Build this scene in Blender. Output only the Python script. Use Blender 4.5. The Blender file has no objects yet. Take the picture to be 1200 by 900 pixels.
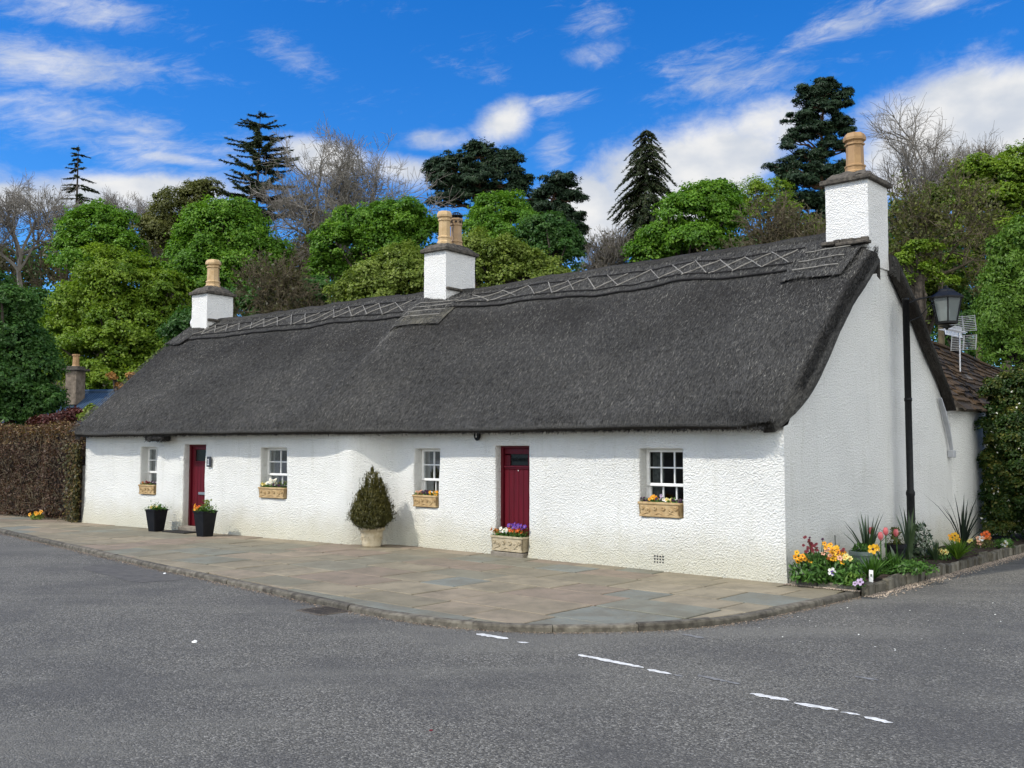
import bpy, math, random
import numpy as np

# ------------------------------------------------------------------ camera, sky, sun, exposure
SC = bpy.context.scene
COL = SC.collection
F_PX, CAM_H = 1160.0, 1.70
PITCH = math.atan(73 / F_PX)
cam_d = bpy.data.cameras.new('Camera')
cam = bpy.data.objects.new('Camera', cam_d)
COL.objects.link(cam)
cam.location = (0, 0, CAM_H)
cam.rotation_euler = (math.radians(90) + PITCH, 0, 0)
cam_d.sensor_width = 36.0
cam_d.lens = 36.0 * F_PX / 1200.0
cam_d.clip_start = 0.05
cam_d.clip_end = 3000
SC.camera = cam

SUN_EL = math.radians(47)
SUN_AZ = math.atan2(-0.93, -0.37)          # compass angle of the sun, from +Y towards +X
SUN_STRENGTH = 2.7
SKY_STRENGTH = 0.12
EXPOSURE = 0.48
SC.view_settings.view_transform = 'Standard'
SC.view_settings.look = 'None'
SC.view_settings.exposure = EXPOSURE
SC.view_settings.gamma = 1.0
SC.view_settings.use_curve_mapping = False

sun_d = bpy.data.lights.new('Sun', 'SUN')
sun_d.energy = SUN_STRENGTH
sun_d.angle = math.radians(1.5)
sun_d.color = (1.0, 0.945, 0.85)
sun = bpy.data.objects.new('Sun', sun_d)
COL.objects.link(sun)
sd = (math.sin(SUN_AZ) * math.cos(SUN_EL), math.cos(SUN_AZ) * math.cos(SUN_EL), math.sin(SUN_EL))
from mathutils import Vector, Matrix, noise as mnoise
sun.rotation_euler = Vector(sd).to_track_quat('Z', 'Y').to_euler()
sun.location = (-20, -10, 30)


def ray(px, py):
    x = (px - 600) / F_PX
    u = (450 - py) / F_PX
    return np.array([x, math.cos(PITCH) - math.sin(PITCH) * u, math.sin(PITCH) + math.cos(PITCH) * u])


def G(px, py, z=0.0):
    d = ray(px, py)
    t = (z - CAM_H) / d[2]
    return np.array([d[0] * t, d[1] * t, z])


def D(px, py, Y):
    d = ray(px, py)
    t = Y / d[1]
    return np.array([d[0] * t, Y, CAM_H + d[2] * t])


def azel(px, py):
    d = ray(px, py)
    d = d / np.linalg.norm(d)
    return math.atan2(d[0], d[1]), math.asin(d[2])


world = bpy.data.worlds.new('World')
SC.world = world
world.use_nodes = True
WN, WL = world.node_tree.nodes, world.node_tree.links
WN.clear()


class NT:
    """tiny helper round a node tree"""
    def __init__(self, tree):
        self.t = tree; self.n = tree.nodes; self.l = tree.links

    def new(self, typ, **kw):
        nd = self.n.new(typ)
        for k, v in kw.items():
            setattr(nd, k, v)
        return nd

    def put(self, sock, v):
        if isinstance(v, bpy.types.NodeSocket):
            self.l.new(v, sock)
        elif v is not None:
            if isinstance(v, (tuple, list)) and len(v) == 3 and sock.type == 'RGBA':
                v = (*v, 1)
            sock.default_value = v

    def math(self, op, a, b=None, c=None, clamp=False):
        nd = self.new('ShaderNodeMath', operation=op)
        nd.use_clamp = clamp
        self.put(nd.inputs[0], a)
        if b is not None: self.put(nd.inputs[1], b)
        if c is not None: self.put(nd.inputs[2], c)
        return nd.outputs[0]

    def mix(self, fac, a, b, blend='MIX'):
        nd = self.new('ShaderNodeMix', data_type='RGBA', blend_type=blend)
        self.put(nd.inputs[0], fac); self.put(nd.inputs[6], a); self.put(nd.inputs[7], b)
        return nd.outputs[2]

    def ramp(self, fac, stops, interp='LINEAR'):
        nd = self.new('ShaderNodeValToRGB')
        nd.color_ramp.interpolation = interp
        e = nd.color_ramp.elements
        while len(e) > 1: e.remove(e[0])
        for i, (p, c) in enumerate(stops):
            el = e[0] if i == 0 else e.new(p)
            el.position = p
            el.color = (*c, 1) if len(c) == 3 else c
        self.put(nd.inputs[0], fac)
        return nd.outputs[0]

    def smooth(self, v, lo, hi):
        nd = self.new('ShaderNodeMapRange', interpolation_type='SMOOTHSTEP')
        self.put(nd.inputs[0], v); nd.inputs[1].default_value = lo; nd.inputs[2].default_value = hi
        return nd.outputs[0]

    def noise(self, vec, scale, detail=4, rough=0.55, dist=0.0):
        nd = self.new('ShaderNodeTexNoise')
        if vec is not None: self.put(nd.inputs['Vector'], vec)
        nd.inputs['Scale'].default_value = scale; nd.inputs['Detail'].default_value = detail
        nd.inputs['Roughness'].default_value = rough; nd.inputs['Distortion'].default_value = dist
        return nd.outputs[0]

    def voro(self, vec, scale, feature='F1', out=0, rand=1.0):
        nd = self.new('ShaderNodeTexVoronoi', feature=feature)
        if vec is not None: self.put(nd.inputs['Vector'], vec)
        nd.inputs['Scale'].default_value = scale
        nd.inputs['Randomness'].default_value = rand
        return nd.outputs[out]

    def comb(self, x, y, z):
        nd = self.new('ShaderNodeCombineXYZ')
        self.put(nd.inputs[0], x); self.put(nd.inputs[1], y); self.put(nd.inputs[2], z)
        return nd.outputs[0]

    def sep(self, v):
        nd = self.new('ShaderNodeSeparateXYZ')
        self.put(nd.inputs[0], v)
        return nd.outputs

    def mapping(self, v, scale=(1, 1, 1), rot=(0, 0, 0)):
        nd = self.new('ShaderNodeMapping')
        self.put(nd.inputs[0], v)
        nd.inputs['Rotation'].default_value = rot
        nd.inputs['Scale'].default_value = scale
        return nd.outputs[0]

    def bump(self, h, strength=0.5, dist=0.01, normal=None):
        nd = self.new('ShaderNodeBump')
        nd.inputs['Strength'].default_value = strength
        nd.inputs['Distance'].default_value = dist
        self.put(nd.inputs['Height'], h)
        if normal is not None: self.put(nd.inputs['Normal'], normal)
        return nd.outputs[0]


def build_sky():
    w = NT(world.node_tree)
    out = w.new('ShaderNodeOutputWorld')
    bg = w.new('ShaderNodeBackground')
    bg.inputs[1].default_value = SKY_STRENGTH
    sky = w.new('ShaderNodeTexSky', sky_type='NISHITA')
    sky.sun_disc = False
    sky.sun_elevation = SUN_EL
    sky.sun_rotation = SUN_AZ
    sky.altitude = 50; sky.air_density = 1.0; sky.dust_density = 0.4; sky.ozone_density = 4.0
    hs = w.new('ShaderNodeHueSaturation')
    hs.inputs['Hue'].default_value = 0.502
    hs.inputs['Saturation'].default_value = 1.37
    hs.inputs['Value'].default_value = 0.98
    w.l.new(sky.outputs[0], hs.inputs['Color'])
    skyc = w.mix(1.0, hs.outputs[0], (.66, .90, 1.13), 'MULTIPLY')
    tc = w.new('ShaderNodeTexCoord')
    x, y, z = w.sep(tc.outputs['Generated'])
    az = w.math('ARCTAN2', x, y)
    el = w.math('ARCSINE', z)

    def blob_sum(blobs):
        tot = None
        for (px, py, rx, ry, rot, s) in blobs:
            a0, e0 = azel(px, py)
            c, sn = math.cos(rot), math.sin(rot)
            da = w.math('SUBTRACT', az, a0); de = w.math('SUBTRACT', el, e0)
            u = w.math('ADD', w.math('MULTIPLY', da, c * F_PX / rx), w.math('MULTIPLY', de, sn * F_PX / rx))
            v = w.math('ADD', w.math('MULTIPLY', da, -sn * F_PX / ry), w.math('MULTIPLY', de, c * F_PX / ry))
            r2 = w.math('ADD', w.math('MULTIPLY', u, u), w.math('MULTIPLY', v, v))
            g = w.math('MULTIPLY', w.math('EXPONENT', w.math('MULTIPLY', r2, -1.0)), s)
            tot = g if tot is None else w.math('MAXIMUM', tot, g)
        return tot

    # soft cumulus banks, low behind the trees (photo pixels -> compass direction)
    bank = blob_sum([(790, 215, 120, 60, 0.25, 1.0), (690, 250, 60, 50, 0, .95), (900, 150, 70, 40, .2, .6), (860, 190, 80, 40, .3, .75),
                     (1150, 130, 110, 48, 0.05, .95), (1090, 190, 90, 45, 0.0, .9), (1290, 120, 120, 60, 0, .9), (1200, 190, 110, 50, 0, .9),
                     (160, 228, 120, 24, 0.1, .95), (20, 232, 70, 16, 0, .8), (380, 185, 60, 22, -.15, .85), (470, 200, 60, 22, 0, .6),
                     (590, 140, 42, 26, .5, .7), (510, 165, 60, 15, .05, .5), (700, 60, 60, 20, .2, .25), (-150, 210, 120, 40, 0, .9)])
    wisp = blob_sum([(50, 72, 150, 30, .05, .85), (90, 10, 130, 22, .0, .75), (110, 150, 150, 42, -.12, .62), (200, 185, 60, 8, -.05, .8),
                     (340, 65, 70, 26, -.3, .5), (700, 30, 40, 22, .2, .5), (840, 85, 90, 36, .05, .65), (990, 30, 100, 16, .2, .62),
                     (1090, 5, 60, 12, .1, .8), (650, 120, 60, 16, .1, .6), (650, 180, 30, 26, .8, .65), (470, 10, 60, 14, 0, .4), (560, 85, 70, 14, -.2, .35)])
    cv = w.comb(w.math('MULTIPLY', az, 1.0), w.math('MULTIPLY', el, 1.7), 0.0)
    nb = w.noise(cv, 9.0, 10, 0.64, 0.5)
    nb2 = w.noise(cv, 32.0, 9, 0.66, 0.5)
    nbk = w.math('ADD', w.math('MULTIPLY', nb, .64), w.math('MULTIPLY', nb2, .36))
    dens = w.math('ADD', w.math('MULTIPLY', bank, 0.95), w.math('SUBTRACT', nbk, 0.5))
    m_bank = w.smooth(dens, 0.14, 0.62)
    sh = w.math('ADD', w.math('MULTIPLY', el, 4.2), w.math('MULTIPLY', az, -0.9))
    wv = w.comb(w.math('ADD', w.math('MULTIPLY', az, 1.2), w.math('MULTIPLY', el, .8)), sh, 3.0)
    nw = w.noise(wv, 5.5, 9, 0.66, 0.9)
    nw2 = w.noise(wv, 24.0, 8, 0.7, 0.8)
    nww = w.math('ADD', w.math('MULTIPLY', nw, .62), w.math('MULTIPLY', nw2, .38))
    wd = w.math('ADD', w.math('MULTIPLY', wisp, .42), w.math('SUBTRACT', nww, .5))
    m_wisp = w.math('MULTIPLY', w.smooth(wd, 0.06, 0.52), 0.86)
    # unseen bright clouds added behind the viewer to fill the shaded gable
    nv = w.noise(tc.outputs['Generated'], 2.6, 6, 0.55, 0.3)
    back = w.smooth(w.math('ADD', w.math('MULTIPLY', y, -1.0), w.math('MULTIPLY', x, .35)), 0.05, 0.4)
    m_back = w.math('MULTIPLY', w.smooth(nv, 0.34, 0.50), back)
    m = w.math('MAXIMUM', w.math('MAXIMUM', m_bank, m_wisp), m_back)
    shade = w.noise(cv, 14.0, 5, .5, 0)
    ccol = w.mix(w.smooth(shade, .35, .7), (3.7, 4.0, 4.5), (5.3, 5.3, 5.3))
    ccol = w.mix(back, ccol, (11.4, 11.6, 11.4))  # added rear clouds, brighter than the visible ones, as fill light
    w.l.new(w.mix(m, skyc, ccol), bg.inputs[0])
    w.l.new(bg.outputs[0], out.inputs[0])


build_sky()

# ------------------------------------------------------------------ mesh helpers
RNG = np.random.default_rng(7)


def rot2(a):
    return np.array([[math.cos(a), -math.sin(a), 0], [math.sin(a), math.cos(a), 0], [0, 0, 1]])


class MB:
    def __init__(self):
        self.V, self.Fc, self.T, self.M = [], [], [], []
        self.n = 0

    def add(self, v, f, tint=0.5, mat=0):
        v = np.asarray(v, float).reshape(-1, 3)
        if isinstance(f, np.ndarray):
            groups = [f]
        else:
            by = {}
            for q in f: by.setdefault(len(q), []).append(q)
            groups = [np.array(g) for g in by.values()]
        self.V.append(v)
        t = np.full(len(v), tint, float) if np.isscalar(tint) else np.asarray(tint, float)
        self.T.append(t)
        for g in groups:
            self.Fc.append(g.astype(np.int64) + self.n)
            self.M.append(np.full(len(g), mat, int))
        self.n += len(v)
        return self

    def box(self, c, size, R=None, tint=0.5, mat=0, taper=1.0, jitter=0.0):
        sx, sy, sz = np.array(size) / 2
        v = np.array([[x * (taper if z > 0 else 1), y * (taper if z > 0 else 1), z] for z in (-sz, sz) for (x, y) in ((-sx, -sy), (sx, -sy), (sx, sy), (-sx, sy))])
        if jitter: v = v + RNG.normal(0, jitter, v.shape)
        if R is not None: v = v @ np.asarray(R).T
        return self.add(v + np.array(c), [(0, 3, 2, 1), (4, 5, 6, 7), (0, 1, 5, 4), (1, 2, 6, 5), (2, 3, 7, 6), (3, 0, 4, 7)], tint, mat)

    def bbox(self, c, size, R=None, tint=0.5, mat=0, bev=0.01):
        """box with chamfered edges"""
        h = np.array(size) / 2
        b = min(bev, h.min() * .45)
        vs, idx = [], {}
        for sx in (-1, 1):
            for sy in (-1, 1):
                for sz in (-1, 1):
                    for ax in range(3):
                        p = np.array([sx, sy, sz]) * h
                        for k in range(3):
                            if k != ax: p[k] -= (sx, sy, sz)[k] * b
                        idx[(sx, sy, sz, ax)] = len(vs); vs.append(p)
        fs = []
        for ax in range(3):
            o = [k for k in range(3) if k != ax]
            for s in (-1, 1):
                q = []
                for (a, c2) in ((-1, -1), (1, -1), (1, 1), (-1, 1)):
                    k = [0, 0, 0]; k[ax] = s; k[o[0]] = a; k[o[1]] = c2
                    q.append(idx[(*k, ax)])
                flip = (s < 0) ^ (ax == 1)
                fs.append(tuple(q[::-1] if flip else q))
        for ax in range(3):     # edges along ax
            o = [k for k in range(3) if k != ax]
            for a in (-1, 1):
                for c2 in (-1, 1):
                    q = []
                    for (s, f) in ((-1, o[0]), (1, o[0]), (1, o[1]), (-1, o[1])):
                        k = [0, 0, 0]; k[ax] = s; k[o[0]] = a; k[o[1]] = c2
                        q.append(idx[(*k, f)])
                    fs.append(tuple(q))
        for sx in (-1, 1):
            for sy in (-1, 1):
                for sz in (-1, 1):
                    fs.append(tuple(idx[(sx, sy, sz, a)] for a in range(3)))
        v = np.array(vs)
        if R is not None: v = v @ np.asarray(R).T
        return self.add(v + np.array(c), fs, tint, mat)

    def tube(self, pts, rad, sides=8, tint=0.5, mat=0, cap=True, flat=1.0):
        pts = np.asarray(pts, float)
        n = len(pts)
        rad = np.full(n, rad, float) if np.isscalar(rad) else np.asarray(rad, float)
        tg = np.gradient(pts, axis=0)
        tg /= np.linalg.norm(tg, axis=1)[:, None] + 1e-12
        up = np.array([0, 0, 1.0]) if abs(tg[0][2]) < .9 else np.array([1.0, 0, 0])
        vs = []
        a = np.arange(sides) * 2 * math.pi / sides + math.pi / sides
        x = np.cross(tg[0], up); x /= np.linalg.norm(x)
        for i in range(n):
            x = x - tg[i] * (x @ tg[i]); x /= np.linalg.norm(x) + 1e-12
            y = np.cross(tg[i], x)
            vs.append(pts[i] + rad[i] * (np.cos(a)[:, None] * x + flat * np.sin(a)[:, None] * y))
        f = []
        for i in range(n - 1):
            for k in range(sides):
                k2 = (k + 1) % sides
                f.append((i * sides + k, i * sides + k2, (i + 1) * sides + k2, (i + 1) * sides + k))
        self.add(np.concatenate(vs), f, tint, mat)
        if cap:
            self.add(vs[0], [tuple(range(sides))[::-1]], tint, mat)
            self.add(vs[-1], [tuple(range(sides))], tint, mat)
        return self

    def lathe(self, prof, c=(0, 0, 0), sides=20, tint=0.5, mat=0, start=0.0, cap=True):
        """prof: list of (r, z)"""
        a = np.arange(sides) * 2 * math.pi / sides + start
        vs = [np.stack([r * np.cos(a), r * np.sin(a), np.full(sides, z)], 1) for r, z in prof]
        f = []
        for i in range(len(prof) - 1):
            for k in range(sides):
                k2 = (k + 1) % sides
                f.append((i * sides + k, i * sides + k2, (i + 1) * sides + k2, (i + 1) * sides + k))
        v = np.concatenate(vs) + np.array(c)
        if cap:
            f.append(tuple(range(sides))[::-1])
            f.append(tuple((len(prof) - 1) * sides + k for k in range(sides)))
        return self.add(v, f, tint, mat)

    def segs(self, p0, p1, r0, r1, sides=4, tint=0.5, mat=0):
        p0 = np.asarray(p0); p1 = np.asarray(p1)
        N = len(p0)
        t = p1 - p0
        t /= np.linalg.norm(t, axis=1)[:, None] + 1e-9
        ref = np.where(np.abs(t[:, 2:3]) < .9, np.array([[0, 0, 1.0]]), np.array([[1.0, 0, 0]]))
        x = np.cross(t, ref); x /= np.linalg.norm(x, axis=1)[:, None] + 1e-9
        y = np.cross(t, x)
        a = np.arange(sides) * 2 * math.pi / sides
        ring = np.cos(a)[None, :, None] * x[:, None, :] + np.sin(a)[None, :, None] * y[:, None, :]
        v = np.concatenate([p0[:, None, :] + ring * np.asarray(r0)[:, None, None], p1[:, None, :] + ring * np.asarray(r1)[:, None, None]], 1)
        k = np.arange(sides); k2 = (k + 1) % sides
        q = np.stack([k, k2, k2 + sides, k + sides], 1)
        f = (np.arange(N)[:, None, None] * 2 * sides + q[None]).reshape(-1, 4)
        tt = np.repeat(np.full(N, tint) if np.isscalar(tint) else tint, 2 * sides)
        return self.add(v.reshape(-1, 3), f, tt, mat)

    def leaves(self, p, n, length, width, tint=0.5, mat=0, tdir=None, fold=0.0):
        """one pointed four-sided leaf per row of p, facing n"""
        p = np.asarray(p, float); N = len(p)
        n = n / (np.linalg.norm(n, axis=1)[:, None] + 1e-9)
        if tdir is None: tdir = RNG.normal(size=(N, 3))
        t = tdir - n * np.sum(tdir * n, 1)[:, None]
        t /= np.linalg.norm(t, axis=1)[:, None] + 1e-9
        b = np.cross(n, t)
        L = (np.full(N, length) if np.isscalar(length) else length)[:, None]
        W = (np.full(N, width) if np.isscalar(width) else width)[:, None]
        v = np.stack([p - t * L * .5, p + b * W * .5 + n * W * fold, p + t * L * .5, p - b * W * .5 + n * W * fold], 1)
        f = (np.arange(N)[:, None] * 4 + np.arange(4)[None])
        tt = np.repeat(np.full(N, tint) if np.isscalar(tint) else tint, 4)
        return self.add(v.reshape(-1, 3), f, tt, mat)

    def build(self, name, mats, parent=None, loc=None, smooth=False):
        """world-space vertices -> object; a parented part is stored relative to its thing's base"""
        me = bpy.data.meshes.new(name)
        V = np.concatenate(self.V)
        off = np.zeros(3)
        if parent is not None: off = BASE.get(parent.name, np.zeros(3))
        elif loc is not None: off = np.array(loc, float)
        V = V - off
        me.vertices.add(len(V)); me.vertices.foreach_set('co', V.astype(np.float32).ravel())
        li = np.concatenate([g.ravel() for g in self.Fc])
        tot = np.concatenate([np.full(len(g), g.shape[1]) for g in self.Fc])
        st = np.concatenate([[0], np.cumsum(tot)[:-1]])
        me.loops.add(len(li)); me.loops.foreach_set('vertex_index', li.astype(np.int32))
        me.polygons.add(len(tot)); me.polygons.foreach_set('loop_start', st.astype(np.int32))
        me.polygons.foreach_set('material_index', np.concatenate(self.M).astype(np.int32))
        me.polygons.foreach_set('use_smooth', np.full(len(tot), bool(smooth)))
        me.update(calc_edges=True)
        at = me.attributes.new('tint', 'FLOAT', 'POINT')
        at.data.foreach_set('value', np.concatenate(self.T).astype(np.float32))
        for m in (mats if isinstance(mats, (list, tuple)) else [mats]): me.materials.append(m)
        o = bpy.data.objects.new(name, me)
        COL.objects.link(o)
        if parent is not None:
            o.parent = parent
            BASE[o.name] = off
        elif loc is not None:
            o.location = loc
            BASE[o.name] = off
        return o


BASE = {}


def tag(o, label=None, cat=None, group=None, kind=None):
    if label: o['label'] = label
    if cat: o['category'] = cat
    if group: o['group'] = group
    if kind: o['kind'] = kind
    return o


def thing(name, label, cat, loc, group=None):
    o = bpy.data.objects.new(name, None)
    COL.objects.link(o)
    o.empty_display_size = 0.2
    o.location = tuple(loc)
    BASE[o.name] = np.array(loc, float)
    return tag(o, label, cat, group)


def copy_tree(o, parent=None):
    c = o.copy()
    COL.objects.link(c)
    if parent is not None: c.parent = parent
    for ch in [q for q in bpy.data.objects if q.parent == o]:
        copy_tree(ch, c)
    return c


# ------------------------------------------------------------------ materials
def mat(name, rough=0.8, spec=0.3):
    m = bpy.data.materials.new(name)
    m.use_nodes = True
    t = NT(m.node_tree)
    b = m.node_tree.nodes['Principled BSDF']
    b.inputs['Roughness'].default_value = rough
    b.inputs['Specular IOR Level'].default_value = spec
    return m, t, b


def coords(t, kind='Object'):
    return t.new('ShaderNodeTexCoord').outputs[kind]


def geo_pos(t):
    return t.new('ShaderNodeNewGeometry').outputs['Position']


def attr(t, name='tint'):
    nd = t.new('ShaderNodeAttribute')
    nd.attribute_name = name
    return nd.outputs['Fac']


def simple_mat(name, c1, c2, scale=8, rough=0.8, bump=0.0, bscale=40, spec=0.3, bdist=0.01, metal=0.0, tint=0.0):
    m, t, b = mat(name, rough, spec)
    co = coords(t)
    c = t.mix(t.smooth(t.noise(co, scale, 5), .3, .7), c1, c2)
    if tint: c = t.mix(1.0, c, t.ramp(attr(t), [(0, (1 - tint,) * 3), (1, (1 + tint,) * 3)]), 'MULTIPLY')
    t.put(b.inputs['Base Color'], c)
    b.inputs['Metallic'].default_value = metal
    if bump: t.put(b.inputs['Normal'], t.bump(t.noise(co, bscale, 5, .6), bump, bdist))
    return m


def leaf_mat(name, stops, trans=0.38, gloss=0.02, patch=0.0):
    m = bpy.data.materials.new(name)
    m.use_nodes = True
    t = NT(m.node_tree)
    t.n.clear()
    c = t.ramp(attr(t), stops)
    df = t.new('ShaderNodeBsdfDiffuse'); tr = t.new('ShaderNodeBsdfTranslucent'); gl = t.new('ShaderNodeBsdfGlossy')
    gl.inputs['Roughness'].default_value = .45
    t.put(df.inputs[0], c)
    t.put(tr.inputs[0], t.mix(1.0, c, (1.15, 1.2, .6), 'MULTIPLY'))
    mx = t.new('ShaderNodeMixShader'); mx.inputs[0].default_value = trans
    t.l.new(df.outputs[0], mx.inputs[1]); t.l.new(tr.outputs[0], mx.inputs[2])
    m2 = t.new('ShaderNodeMixShader'); m2.inputs[0].default_value = gloss
    t.l.new(mx.outputs[0], m2.inputs[1]); t.l.new(gl.outputs[0], m2.inputs[2])
    o = t.new('ShaderNodeOutputMaterial')
    t.l.new(m2.outputs[0], o.inputs[0])
    return m


def make_harl(name, white, dirt_amt=1.0):
    m, t, b = mat(name, .9, .15)
    p = geo_pos(t)
    x, y, z = t.sep(p)
    blot = t.noise(p, 1.1, 5, .6)
    c = t.mix(t.math('MULTIPLY', t.smooth(blot, .35, .75), .5), white, tuple(k * .86 for k in white))
    streak = t.noise(t.comb(t.math('MULTIPLY', x, 5), t.math('MULTIPLY', y, 5), t.math('MULTIPLY', z, .6)), 1.6, 5, .6)
    c = t.mix(t.math('MULTIPLY', t.smooth(streak, .5, .8), .28 * dirt_amt), c, (.52, .52, .44))
    lowm = t.math('MULTIPLY', t.math('SUBTRACT', 1.0, t.smooth(t.math('ADD', z, t.math('MULTIPLY', t.noise(p, 3, 5), -.35)), -.15, .55)), .72 * dirt_amt)
    c = t.mix(lowm, c, (.50, .47, .34))
    t.put(b.inputs['Base Color'], c)
    n1 = t.noise(p, 42, 4, .62, .3)
    n2 = t.noise(p, 70, 3, .6, .2)
    v = t.voro(p, 52, 'SMOOTH_F1')
    h = t.math('ADD', t.math('ADD', t.math('MULTIPLY', n1, 1.2), t.math('MULTIPLY', n2, .35)), t.math('MULTIPLY', v, .6))
    t.put(b.inputs['Normal'], t.bump(h, 1.0, 0.027))
    return m


M = {}
M['harl'] = make_harl('white_harling', (.80, .80, .765))
M['harl_stack'] = make_harl('white_chimney_harling', (.82, .81, .78), .25)


def make_thatch():
    m, t, b = mat('weathered_thatch', .95, .1)
    uv = t.new('ShaderNodeAttribute'); uv.attribute_name = 'flow'
    p = geo_pos(t)
    fl = uv.outputs['Vector']
    s1 = t.noise(t.mapping(fl, (60, 7, 1)), 1.0, 5, .65, .4)
    s2 = t.noise(t.mapping(fl, (140, 22, 1)), 1.0, 4, .6, .5)
    big = t.noise(p, .55, 5, .6)
    med = t.noise(p, 2.4, 5, .6)
    v = t.math('ADD', t.math('MULTIPLY', s1, .55), t.math('MULTIPLY', s2, .45))
    c = t.ramp(v, [(.3, (.013, .0128, .0124)), (.46, (.060, .0585, .0555)), (.58, (.128, .124, .115)), (.72, (.26, .25, .228))])
    c = t.mix(t.math('MULTIPLY', t.smooth(big, .35, .7), .45), c, (.034, .034, .034))
    c = t.mix(t.math('MULTIPLY', t.smooth(med, .56, .72), .35), c, (.095, .092, .08))
    fx, fy, fz = t.sep(fl)
    fyn = t.math('ADD', fy, t.math('MULTIPLY', t.math('SUBTRACT', t.noise(p, 1.3, 5, .65), .5), .9))
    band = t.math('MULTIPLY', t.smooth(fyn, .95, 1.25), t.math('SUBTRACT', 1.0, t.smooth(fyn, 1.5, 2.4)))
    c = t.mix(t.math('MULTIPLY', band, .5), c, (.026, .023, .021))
    pale = t.math('MULTIPLY', t.smooth(t.noise(p, 3.6, 6, .7, .6), .62, .74), .35)
    c = t.mix(pale, c, (.17, .155, .125))
    tt = attr(t)
    c = t.mix(t.math('MULTIPLY', t.smooth(tt, .62, 1.0), t.smooth(med, .3, .6)), c, (.24, .22, .16))
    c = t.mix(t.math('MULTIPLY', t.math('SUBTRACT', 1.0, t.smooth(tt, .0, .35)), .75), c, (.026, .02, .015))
    t.put(b.inputs['Base Color'], c)
    h = t.math('ADD', v, t.math('MULTIPLY', t.noise(p, 28, 4, .6), .5))
    t.put(b.inputs['Normal'], t.bump(h, 1.0, .06))
    return m


M['thatch'] = make_thatch()


def make_straw():
    m, t, b = mat('thatch_stalks', .9, .15)
    t.put(b.inputs['Base Color'], t.ramp(attr(t), [(0, (.014, .0138, .0132)), (.4, (.058, .0565, .0545)), (.68, (.13, .127, .118)), (1, (.33, .315, .275))]))
    return m


M['straw'] = make_straw()


def make_asphalt():
    m, t, b = mat('asphalt', .85, .3)
    p = geo_pos(t)
    v = t.voro(p, 82, 'F1', 1)
    vd = t.voro(p, 82, 'F1', 0)
    sv = t.new('ShaderNodeSeparateColor'); t.l.new(v, sv.inputs[0])
    n = t.noise(p, 130, 3, .6)
    n2 = t.noise(p, 26, 4, .65)
    big = t.noise(p, .5, 6, .65)
    lane = t.noise(t.mapping(p, (.25, 1.1, 1), (0, 0, .75)), .8, 4, .6)
    c = t.ramp(sv.outputs[0], [(0, (.055, .052, .045)), (.45, (.114, .109, .093)), (.8, (.178, .170, .147)), (1, (.36, .345, .305))])
    c = t.mix(t.math('MULTIPLY', t.smooth(n, .45, .7), .8), c, (.034, .034, .034))
    c = t.mix(t.math('MULTIPLY', t.smooth(n2, .5, .75), .45), c, (.165, .155, .138))
    c = t.mix(t.math('MULTIPLY', t.smooth(big, .40, .66), .6), c, (.070, .068, .065))
    c = t.mix(t.math('MULTIPLY', t.smooth(lane, .46, .68), .5), c, (.17, .163, .14))
    t.put(b.inputs['Base Color'], c)
    h = t.math('ADD', t.math('MULTIPLY', vd, -.7), t.math('ADD', t.math('MULTIPLY', n, .5), t.math('MULTIPLY', n2, .8)))
    t.put(b.inputs['Normal'], t.bump(h, .9, .012))
    return m


M['asphalt'] = make_asphalt()


def make_flag():
    m, t, b = mat('sandstone_flags', .8, .3)
    p = geo_pos(t)
    c = t.ramp(attr(t), [(0, (0.217, 0.189, 0.130)), (.2, (0.258, 0.220, 0.150)), (.36, (0.200, 0.187, 0.136)), (.5, (0.271, 0.221, 0.156)), (.64, (0.186, 0.189, 0.150)),
                         (.73, (0.239, 0.186, 0.137)), (.86, (0.178, 0.189, 0.163)), (.94, (0.282, 0.239, 0.164))], 'CONSTANT')
    n = t.noise(p, 2.6, 6, .65, .3)
    c = t.mix(t.math('MULTIPLY', t.smooth(n, .36, .7), .6), c, (.12, .105, .075))
    n3 = t.noise(p, 11, 5, .7, .6)
    c = t.mix(t.math('MULTIPLY', t.smooth(n3, .5, .72), .3), c, (.3, .255, .18))
    g = t.noise(p, .9, 5, .6)
    c = t.mix(t.math('MULTIPLY', t.smooth(g, .42, .68), .42), c, (.135, .12, .078))
    n4 = t.noise(p, 120, 3, .6)
    c = t.mix(t.math('MULTIPLY', t.smooth(n4, .5, .75), .3), c, (.08, .075, .06))
    t.put(b.inputs['Base Color'], c)
    t.put(b.inputs['Normal'], t.bump(t.math('ADD', n3, t.math('MULTIPLY', n4, .3)), .5, .008))
    return m


M['flag'] = make_flag()
M['joint'] = simple_mat('flag_joint_dirt', (.026, .021, .015), (.014, .014, .009), 12, .95, .6, 60)
M['kerb'] = simple_mat('kerb_stone', (.060, .052, .040), (.15, .135, .105), 11, .85, .6, 45, tint=.35)
M['grit'] = simple_mat('gutter_grit', (.19, .14, .095), (.30, .24, .18), 30, .95, .8, 90, tint=.4)
M['paint'] = simple_mat('road_paint', (.74, .74, .72), (.45, .45, .43), 22, .7, .4, 120)
M['paint_old'] = simple_mat('worn_road_paint', (.22, .22, .215), (.13, .13, .13), 30, .8, .4, 120)
M['ground'] = simple_mat('leafy_ground', (.028, .030, .014), (.05, .042, .022), .6, .95, .6, 6, bdist=.1)
M['soil'] = simple_mat('garden_soil', (.030, .020, .014), (.055, .037, .026), 20, .95, 1.0, 45, bdist=.03)
M['gravel'] = simple_mat('pink_gravel', (.27, .215, .165), (.38, .315, .25), 60, .9, .8, 90, tint=.5)
M['stone_edge'] = simple_mat('edging_stone', (.085, .075, .055), (.17, .155, .12), 9, .9, .8, 35, tint=.4)
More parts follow.
